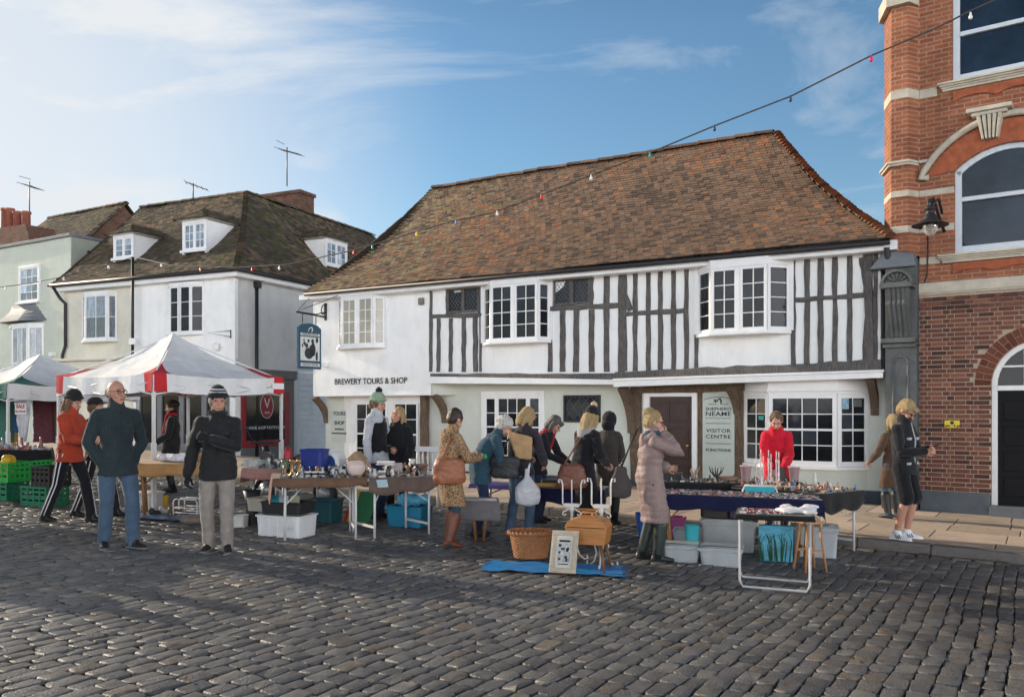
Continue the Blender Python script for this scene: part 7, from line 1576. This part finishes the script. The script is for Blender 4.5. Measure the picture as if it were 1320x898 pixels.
# right stall: boxes below
m_clr = M('frosted clear plastic', (.5,.53,.54), .3, var=.12, scale=6, trans=.25); 
carton('clear_box', 880, 722, .4, .34, .16, m_clr, 'low clear box with a pale lid left of the stall front', 'storage box', -18, .9, lid=m_clr); carton('clear_box', 930, 727, .44, .36, .17, m_clr, 'low clear box in front of the big clear box', 'storage box', -18, .9, lid=m_clr)
carton('clear_box', 940, 708, .62, .4, .34, m_clr, 'big clear box under the navy cloth', 'storage box', -18, .93, lid=m_clr); carton('clear_box', 1050, 715, .5, .4, .32, m_clr, 'clear box at the right under the navy cloth', 'storage box', -18, .93, lid=m_clr); carton('clear_box', 890, 702, .4, .34, .2, m_clr, 'clear box behind the turquoise tub', 'storage box', -18, .93)
carton('cardboard_box', 922, 706, .34, .3, .28, plastic('black box', (.02,.018,.02)), 'black box stacked on the big clear box', 'box', -18, .97, lift=.39); carton('cardboard_box', 958, 707, .38, .3, .26, plastic('dark purple box', (.06,.03,.1)), 'dark purple box stacked on the big clear box', 'box', -18, .97, lift=.39)
carton('plastic_pot', 892, 718, .16, .14, .17, plastic('turquoise pot', (.02,.33,.38)), 'turquoise pot standing on the low clear box', 'pot', -10, .9, lift=.2); carton('bucket', 872, 688, .24, .22, .24, plastic('pink bucket', (.5,.12,.3)), 'bright pink bucket under the navy cloth behind the wellington boots', 'bucket', 0, .8); carton('bucket', 832, 690, .24, .24, .3, plastic('royal blue bucket', (.015,.1,.45)), 'royal blue bucket behind the mauve coat', 'bucket', 0, .8)
def shopbag(px, py, w, h, d, label):
    p = gp(px, py); b = empty('shopping_bag', p, -.3, label, 'bag'); m = MB(); vs = [(-w/2, -d/2, 0), (w/2, -d/2, 0), (w/2, d/2, 0), (-w/2, d/2, 0), (-w/2*1.05, -d/4, h), (w/2*1.05, -d/4, h), (w/2*1.05, d/4, h), (-w/2*1.05, d/4, h)]; m.hexa(vs)
    mm_ = M('printed bag film', (.05,.3,.42), .45, var=.5, scale=5, stretch=(1,1,2)); m.build('sack', mm_, b, bevel=.01); m = MB()
    for i in range(26): x = rnd(-w/2, w/2); m.tube([(x, -d/2-.002, .01), (x+rnd(-.03, .03), -d/2*.75-.004, h*rnd(.3, .6)), (x+rnd(-.06, .06), -d/2*.62-.004, h*rnd(.6, .8))], [.006, .004, .002], 4)
    m.build('grass_print', M('print green', (.03,.12,.05), .6), b); m = MB()
    for y in (-d/4, d/4): m.tube([(-.08, y, h), (-.06, y, h+.12), (.06, y, h+.12), (.08, y, h)], .008, 6)
    m.build('handle', m_ink, b)
shopbag(1000, 722, .36, .4, .16, 'blue shopping bag printed with grass under the folding table')
st0 = gp(1044, 735); sto = empty('wooden_stool', st0, .2, 'pale wooden stool frame under the navy cloth by the shopping bag', 'stool'); wd_ = M('pale beech', (.4,.2,.09), .5, var=.2, stretch=(6,6,1))
for x in (-.1, .1):
    for y in (-.1, .1): m = MB(); m.tube([(x*.7, y*.7, .5), (x*1.2, y*1.2, 0)], .014, 8); m.build('leg', wd_, sto)
m = MB(); m.box(-.11, .11, -.11, .11, .5, .53); m.build('seat', wd_, sto, bevel=.008); m = MB(); m.box(-.1, .1, -.105, -.085, .2, .225); m.box(-.1, .1, .085, .105, .2, .225); m.build('stretcher', wd_, sto)
ch0 = at(979, 525, 10.0); chh = empty('camping_chair', (ch0.x, ch0.y, zg(ch0.x)), -.35, 'turquoise folding chair back rising behind the navy cloth', 'chair'); m = MB(); m.tube([(-.2,0,0), (-.2,.04,.72), (-.17,.05,.8), (.17,.05,.8), (.2,.04,.72), (.2,0,0)], .013, 8); m.build('frame', m_alu, chh); m = MB(); m.box(-.17, .17, .03, .05, .6, .79); m.build('backrest', plastic('turquoise cloth', (.01,.36,.42)), chh, bevel=.008); m = MB(); m.box(-.19, .19, -.02, .34, .42, .45); m.build('seat', MATS['turquoise cloth'], chh)
for px, t in ((970, 'left'), (1028, 'right')): on(tG, px, 623, lz([(.0,0),(.05,0),(.07,.2),(.078,.2),(.078,.21),(.064,.21),(.045,.02)], 16), 'bucket', plastic('pale pink bucket', (.6,.42,.45)), 'pale pink bucket '+t+' of the white candle rack', 'bucket', yy=.2)
m = MB()
for i in range(7):
    x = -.15+.05*i; z = .2+.12*abs(sin(i*1.7)); m.lathe([(.02,0),(.014,.02),(.009,.06),(.014,.1),(.008,.14),(.012,z-.02),(.014,z)], (x, .03*(-1)**i, 0), 8); m.lathe([(.008,z),(.007,z+.1),(.002,z+.11)], (x, .03*(-1)**i, 0), 6)
m.box(-.18, .18, -.05, .05, 0, .012); on(tG, 998, 624, m, 'candle_rack', M('white and pink candles', (.65,.5,.5), .5, var=.25, scale=25), 'rack of white and pink candlesticks in front of the red coat', 'candle rack', yy=.12)
for px, lb, c in ((893, 'branching driftwood ornament on the rear black cloth by the door', (.3,.22,.16)), (920, 'dark branching coral ornament below the visitor panel', (.03,.028,.03))):
    m = MB()
    for i in range(7): a = rnd(-1, 1); m.tube([(0, 0, 0), (a*.03, rnd(-.02, .02), .07), (a*.08, rnd(-.03, .03), rnd(.1, .17)), (a*.09+rnd(-.03, .03), rnd(-.03, .03), rnd(.15, .2))], [.014, .01, .007, .003], 6)
    on(tG, px, 619, m, 'coral_ornament', M(lb[:8]+' coral', c, .7), lb, 'ornament', yy=.2)
m = MB(); m.lathe([(0,0),(.03,0),(.02,.04),(.03,.08),(.015,.12),(.022,.15),(0,.17)], seg=10); on(tK, 1098, 630, m, 'figurine', oc[0], 'white figurine at the right end of the end table', 'figurine', yy=.6)
m = MB(); m.lathe([(0,0),(.12,.0),(.14,.05),(.12,.06),(0,.05)], seg=16); on(tG, 945, 622, m, 'fruit_bowl', M('brown bowl', (.2,.12,.07), .5), 'shallow brown bowl on the rear black cloth', 'bowl', yy=.25)
m = MB(); m.box(-.16, .16, -.05, .05, 0, .04); on(tE, 700, 628, m, 'tool_case', plastic('orange yellow case', (.55,.28,.02)), 'orange yellow case on the navy cloth beside the white carrier bag', 'case', .0, yy=.12, bevel=.006)
for i in range(3): m = MB(); m.box(-.13, .13, -.1, .1, 0, .05+.02*i); on(tE, (672, 716, 742)[i], 622, m, 'cash_box', m_leather, ('black flat box behind the white carrier bag', 'black flat box beside the orange yellow case', 'black flat box beside the brown shoulder bag')[i], 'box', .05, yy=.4, bevel=.006)
# left stall: table of linen, hanging banner
tS = table((-60, 580), (64, 580), .76, .8, 'table of folded linen in the white and green stall', 'metal'); drape(tS, -.02, tS.L+.02, -.02, .82, .3, .1, .2, .2, c_blk2, 'black cloth under the linen in the white and green stall')
trinkets(tS, .1, tS.L-.1, .05, .7, 120, 'pale linen and crockery spread on the left stall', 3.0, [(.6,.6,.62),(.5,.5,.52),(.2,.2,.22),(.4,.1,.1)])
bn = at(30, 502, 15.6); m = MB(); vs = []
for j in range(11):
    t = j/10; w = .42*(1-t**2.2*.75)
    for i in range(13): s = i/12-.5; vs.append((s*w, .03*sin(s*22)*(.4+t), -t*.95))
m.add(vs, [(j*13+i, j*13+i+1, (j+1)*13+i+1, (j+1)*13+i) for j in range(10) for i in range(12)], smooth=True); bo_ = put(m, 'hanging_cloth', cloth('white hanging linen', (.6,.6,.62)), bn, 'white gathered linen hanging in the left stall with a small sign', 'cloth', -.3)
m = MB(); m.box(-.13, .13, -.06, -.05, -.45, -.25); sg = m.build('sign_card', m_paint, bo_); text(sg, 'lettering', 'SALE', 0, -.063, -.31, .09, M('red ink', (.5,.02,.04), .6), bold=.003); text(sg, 'lettering', 'ALL STOCK', 0, -.063, -.4, .045, MATS['red ink'], bold=.002)
for px, c, w, lb in ((0, (.05,.15,.12), .3, 'dark green'), (58, (.1,.03,.04), .24, 'dark maroon'), (72, (.14,.08,.05), .22, 'dark brown')):
    p = at(px, 512, 17.2); q = MB(); q.box(-w, w, -.06, .06, -.9, 0); me = remesh(q, 'hanging_garment', .03, 3); wrinkle(me, .03, 7); o = mobj('hanging_garment', me, cloth(lb+' garment', c), None); o.location = p; o.rotation_euler = (0, 0, -.3); tag(o, lb+' garment hanging inside the white and green stall', 'garment')
# ================================================================== things people carry
def sack(name, mat, loc, rx, ry, rz, label, wr=.012, top=.5, vox=.011, rot=0, cat='bag'):
    q = MB(); q.loft([[(rx*s*cos(2*pi*i/16), ry*s*sin(2*pi*i/16), z*rz) for i in range(16)] for s, z in ((.5, -1), (.9, -.92), (1, -.6), (.96, -.1), (top*1.2, .55), (top, .95), (top*.6, 1.0))])
    me = remesh(q, name, vox, 3); wrinkle(me, wr, 13); o = mobj(name, me, mat, None); o.location = loc; o.rotation_euler = (0, 0, rot); return tag(o, label, cat)
def strap(o, pts, mat, r=.011):
    iv = o.rotation_euler.to_matrix().inverted(); m = MB(); m.tube([iv @ (Vector(p)-o.location) for p in pts], r, 6); m.build('strap', mat, o)
def near(person_, v): return person_.W(Vector(v)*1.0)
y8 = pr8.root.location.y; b = sack('shoulder_bag', m_tanl, at(579, 607, y8-.22), .19, .09, .15, 'tan leather shoulder bag on the leopard print coat', top=.8, rot=.2); strap(b, [at(568, 598, y8-.2), at(577, 572, y8-.17), at(586, 557, y8-.08), at(590, 552, y8+.05)], m_tanl, .013)
y10 = pr10.root.location.y; b = sack('carrier_bag', M('white bag film', (.62,.62,.65), .35, var=.05, trans=.15), at(680, 627, y10-.3), .16, .11, .23, 'white plastic carrier bag hanging from the fair haired woman', top=.16, wr=.016); strap(b, [at(681, 606, y10-.3), at(683, 597, y10-.22)], m_paint, .012)
b = sack('handbag', M('black grained leather', (.03,.033,.037), .5, var=.3, bump=.4, bscale=30), at(650, 602, y10-.22), .19, .07, .14, 'large black handbag at the hip of the fair haired woman', top=.95, wr=.008, rot=-.25); strap(b, [at(640, 590, y10-.22), at(658, 562, y10-.16), at(668, 556, y10-.0)], m_leather)
q = MB(); q.hexa([(-.07,-.03,-.17), (.13,-.03,-.19), (.13,.03,-.19), (-.07,.03,-.17), (-.17,-.04,.17), (.14,-.04,.1), (.14,.04,.1), (-.17,.04,.17)]); me = remesh(q, 'tote_bag', .012, 2); wrinkle(me, .012, 10); b = mobj('tote_bag', me, cloth('sand canvas', (.4,.25,.13)), None); b.location = at(672, 573, y10-.19); b.rotation_euler = (0, 0, .1); tag(b, 'sand coloured folded canvas bag on the back of the fair haired woman', 'bag')
y12 = pr12.root.location.y; b = sack('shoulder_bag', m_brl, at(737, 614, y12-.22), .2, .08, .16, 'chestnut leather shoulder bag on the black bobble hat woman', top=.7, rot=.1); strap(b, [at(728, 598, y12-.2), at(743, 572, y12-.14), at(752, 560, y12-.02)], m_brl)
y14 = pr14.root.location.y; b = sack('shoulder_bag', M('dark brown suede', (.05,.038,.035), .8), at(800, 621, y14-.1), .13, .08, .17, 'dark suede bag behind the mauve quilted coat', top=.5, rot=.3); strap(b, [at(800, 604, y14-.1), at(812, 574, y14-.06), at(822, 552, y14-.02)], m_leather)
hp_ = pr1.arm[1][2]; m = MB(); m.lathe([(.0,0),(.028,0),(.036,.1),(.038,.1),(.038,.112),(.0,.114)], seg=14); put(m, 'paper_cup', M('white paper', (.65,.63,.6), .7), pr1.W(hp_+Vector((-.05, -.075, -.0))), 'white paper cup in the hand of the woman in rust red fleece', 'cup')
hp_ = pr17.arm[1][2]; m = MB(); m.box(-.037, .037, -.075, .075, -.005, .005); o = put(m, 'mobile_phone', m_black, pr17.W(hp_+Vector((-.05, -.085, .04))), 'black mobile phone held by the man in shorts', 'phone', radians(40), bevel=.004); o.rotation_euler = (radians(-25), 0, radians(40))
hp_ = pr8.arm[-1][2]; m = MB(); m.ball((0,0,0), .028, .028, .035, smooth=True); put(m, 'green_ornament', plastic('green glass', (.02,.3,.08)), pr8.W(hp_+Vector((.06, -.12, .0))), 'small green ornament held by the woman in leopard print', 'ornament')

# bare winter tree on the far side of the street, behind the photographer: it shows only as a reflection
tr_ = empty('bare_tree', (-19.5, -15, zg(-19)), 0, 'tall bare winter tree across the street, mirrored in the upper brick building window', 'tree')
tm_ = MB(); bmh = MB(); rt_ = random.Random(3)
def branch(mb, p, d, L, r, dep):
    pts = [p]; 
    for i in range(3): d = (d+Vector((rt_.uniform(-.18, .18), rt_.uniform(-.18, .18), rt_.uniform(-.05, .12)))).normalized(); pts.append(pts[-1]+d*L/3)
    mb.tube(pts, [r, r*.88, r*.76, r*.62], 5 if dep > 1 else 7)
    if dep < 6:
        for _ in range(3 if dep < 4 else 2): branch(bmh, pts[rt_.choice((2, 3))], (d+Vector((rt_.uniform(-.9, .9), rt_.uniform(-.9, .9), rt_.uniform(-.2, .5)))).normalized(), L*rt_.uniform(.62, .82), r*.58, dep+1)
branch(tm_, Vector((0, 0, 0)), Vector((0, 0, 1)), 3.4, .26, 0)
m_bark = M('dark bark', (.06,.05,.04), .95, var=.3, bump=.5); tm_.build('trunk', m_bark, tr_); bmh.build('crown', m_bark, tr_)

# dead leaves and scraps caught between the setts
lf = MB(); rl_ = random.Random(9)
for _ in range(150):
    if rl_.random() < .45: u_ = rl_.uniform(-14, 3); q_ = HW(u_, KY-.25-abs(rl_.gauss(0, .12)), .0); x, y = q_.x, q_.y
    else: x, y = rl_.uniform(-6, 6), rl_.uniform(4.8, 10.5)
    a0 = rl_.uniform(0, 6.3); r_ = rl_.uniform(.012, .03); c = Vector((x, y, zg(x)+.018+.02*noise.noise(Vector((x*.5, y*.5, 3))))); k = rl_.uniform(.6, 1.3)
    pts = [c+Vector((r_*w*cos(a0+t), r_*w*sin(a0+t), rl_.uniform(0, .012))) for t, w in ((0, 1.5), (.9, .7), (2.0, .8), (3.14, 1.3), (4.2, .8), (5.3, .7))]
    lf.add(pts, [tuple(range(6))], tint=(.16*k, .085*k, .035*k) if rl_.random() < .8 else (.5*k, .48*k, .44*k))
tag(lf.build('fallen_leaves', M('dead leaf', (1,1,1), .8, var=.2, tint=True)), 'brown dead leaves and scraps scattered over the cobbles', 'leaves', kind='stuff')
# ------------------------------------------------------------------ camera, sun, sky
SUN_AZ, SUN_EL = radians(27.5), radians(21)
d = Vector((cos(SUN_AZ)*cos(SUN_EL), -sin(SUN_AZ)*cos(SUN_EL), -sin(SUN_EL)))   # direction the light travels
sl = bpy.data.lights.new('sun', 'SUN'); sl.energy = 5; sl.angle = radians(.55); sl.color = (1, .86, .68)
so = bpy.data.objects.new('sun', sl); COL.objects.link(so); so.rotation_euler = d.to_track_quat('-Z', 'Y').to_euler()
wd = bpy.data.worlds.new('World'); SC.world = wd; wd.use_nodes = True
nt = wd.node_tree; N, L = nt.nodes, nt.links; bg = N['Background']
sky = N.new('ShaderNodeTexSky'); sky.sky_type = 'NISHITA'; sky.sun_disc = False; sky.sun_elevation = SUN_EL
sky.sun_rotation = math.atan2(-d.x, -d.y) ; sky.air_density = 1.0; sky.dust_density = .3; sky.ozone_density = 1.6
tc = N.new('ShaderNodeTexCoord'); mp = N.new('ShaderNodeMapping'); mp.inputs['Scale'].default_value = (1.0, 1.0, 3.2); mp.inputs['Rotation'].default_value = (.25, .3, .5)
L.new(tc.outputs['Generated'], mp.inputs[0])
nz = N.new('ShaderNodeTexNoise'); nz.inputs['Scale'].default_value = 2.1; nz.inputs['Detail'].default_value = 9; nz.inputs['Roughness'].default_value = .58; nz.inputs['Distortion'].default_value = .5
L.new(mp.outputs[0], nz.inputs['Vector'])
r1 = N.new('ShaderNodeMapRange'); r1.inputs[1].default_value = .52; r1.inputs[2].default_value = .74; r1.inputs[4].default_value = .75; L.new(nz.outputs[0], r1.inputs[0])
# more haze towards the sun side
dt = N.new('ShaderNodeVectorMath'); dt.operation = 'DOT_PRODUCT'; dt.inputs[1].default_value = (-.62, .75, .2); L.new(tc.outputs['Generated'], dt.inputs[0])
r2 = N.new('ShaderNodeMapRange'); r2.interpolation_type = 'SMOOTHSTEP'; r2.inputs[1].default_value = .8; r2.inputs[2].default_value = 1.02; r2.inputs[4].default_value = .95; L.new(dt.outputs['Value'], r2.inputs[0])
r6 = N.new('ShaderNodeMapRange'); r6.inputs[1].default_value = .75; r6.inputs[2].default_value = .45; s6 = N.new('ShaderNodeSeparateXYZ'); L.new(tc.outputs['Generated'], s6.inputs[0]); L.new(s6.outputs[2], r6.inputs[0])
a6 = N.new('ShaderNodeMath'); a6.operation = 'MULTIPLY'; L.new(r1.outputs[0], a6.inputs[0]); L.new(r6.outputs[0], a6.inputs[1])
ad = N.new('ShaderNodeMath'); ad.operation = 'ADD'; ad.use_clamp = True; L.new(a6.outputs[0], ad.inputs[0]); L.new(r2.outputs[0], ad.inputs[1])
r7 = N.new('ShaderNodeMapRange'); r7.inputs[1].default_value = .4; r7.inputs[2].default_value = .8; r7.inputs[3].default_value = 1.4; r7.inputs[4].default_value = .4; L.new(s6.outputs[2], r7.inputs[0])
hs = N.new('ShaderNodeHueSaturation'); hs.inputs['Hue'].default_value = .494; hs.inputs['Saturation'].default_value = 1.16; L.new(sky.outputs[0], hs.inputs['Color']); L.new(r7.outputs[0], hs.inputs['Value'])
mx = N.new('ShaderNodeMix'); mx.data_type = 'RGBA'; L.new(ad.outputs[0], mx.inputs[0]); L.new(hs.outputs[0], mx.inputs[6]); mx.inputs[7].default_value = (7.6, 7.9, 8.2, 1)
# bright band added low in the sky behind the camera to light the facades
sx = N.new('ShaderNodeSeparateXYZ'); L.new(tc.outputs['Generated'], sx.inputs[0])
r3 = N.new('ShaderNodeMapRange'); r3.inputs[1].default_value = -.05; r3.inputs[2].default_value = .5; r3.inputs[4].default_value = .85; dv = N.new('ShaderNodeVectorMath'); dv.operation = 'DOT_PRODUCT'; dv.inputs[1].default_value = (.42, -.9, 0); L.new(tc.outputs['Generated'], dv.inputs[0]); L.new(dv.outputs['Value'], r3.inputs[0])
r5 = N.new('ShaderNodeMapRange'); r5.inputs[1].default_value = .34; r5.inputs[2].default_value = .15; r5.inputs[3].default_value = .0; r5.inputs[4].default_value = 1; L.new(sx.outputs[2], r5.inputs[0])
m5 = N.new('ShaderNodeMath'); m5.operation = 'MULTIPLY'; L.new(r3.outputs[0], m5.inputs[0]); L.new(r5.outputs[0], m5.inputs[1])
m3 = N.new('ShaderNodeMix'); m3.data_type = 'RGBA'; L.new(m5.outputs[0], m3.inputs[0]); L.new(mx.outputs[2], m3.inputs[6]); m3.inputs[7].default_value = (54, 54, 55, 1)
# bright haze around the sun
d4 = N.new('ShaderNodeVectorMath'); d4.operation = 'DOT_PRODUCT'; d4.inputs[1].default_value = tuple(-d); nv = N.new('ShaderNodeVectorMath'); nv.operation = 'NORMALIZE'; L.new(tc.outputs['Generated'], nv.inputs[0]); L.new(nv.outputs[0], d4.inputs[0])
r4 = N.new('ShaderNodeMapRange'); r4.interpolation_type = 'SMOOTHSTEP'; r4.inputs[1].default_value = .87; r4.inputs[2].default_value = 1.0; r4.inputs[4].default_value = 1.0; L.new(d4.outputs['Value'], r4.inputs[0])
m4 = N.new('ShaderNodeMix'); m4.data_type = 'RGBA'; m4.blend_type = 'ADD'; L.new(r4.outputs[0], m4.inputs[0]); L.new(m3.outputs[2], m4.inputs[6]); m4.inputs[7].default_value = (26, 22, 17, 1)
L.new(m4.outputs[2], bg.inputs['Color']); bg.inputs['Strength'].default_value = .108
cd = bpy.data.cameras.new('camera'); cam = bpy.data.objects.new('camera', cd); COL.objects.link(cam)
cam.location = (0, 0, CZ); cam.rotation_euler = (pi/2, 0, 0); cd.lens = 30; cd.sensor_width = 36; cd.shift_y = (HY-449)/1320; cd.clip_end = 3000
SC.camera = cam
SC.view_settings.view_transform = 'Standard'; SC.view_settings.look = 'None'; SC.view_settings.exposure = 0
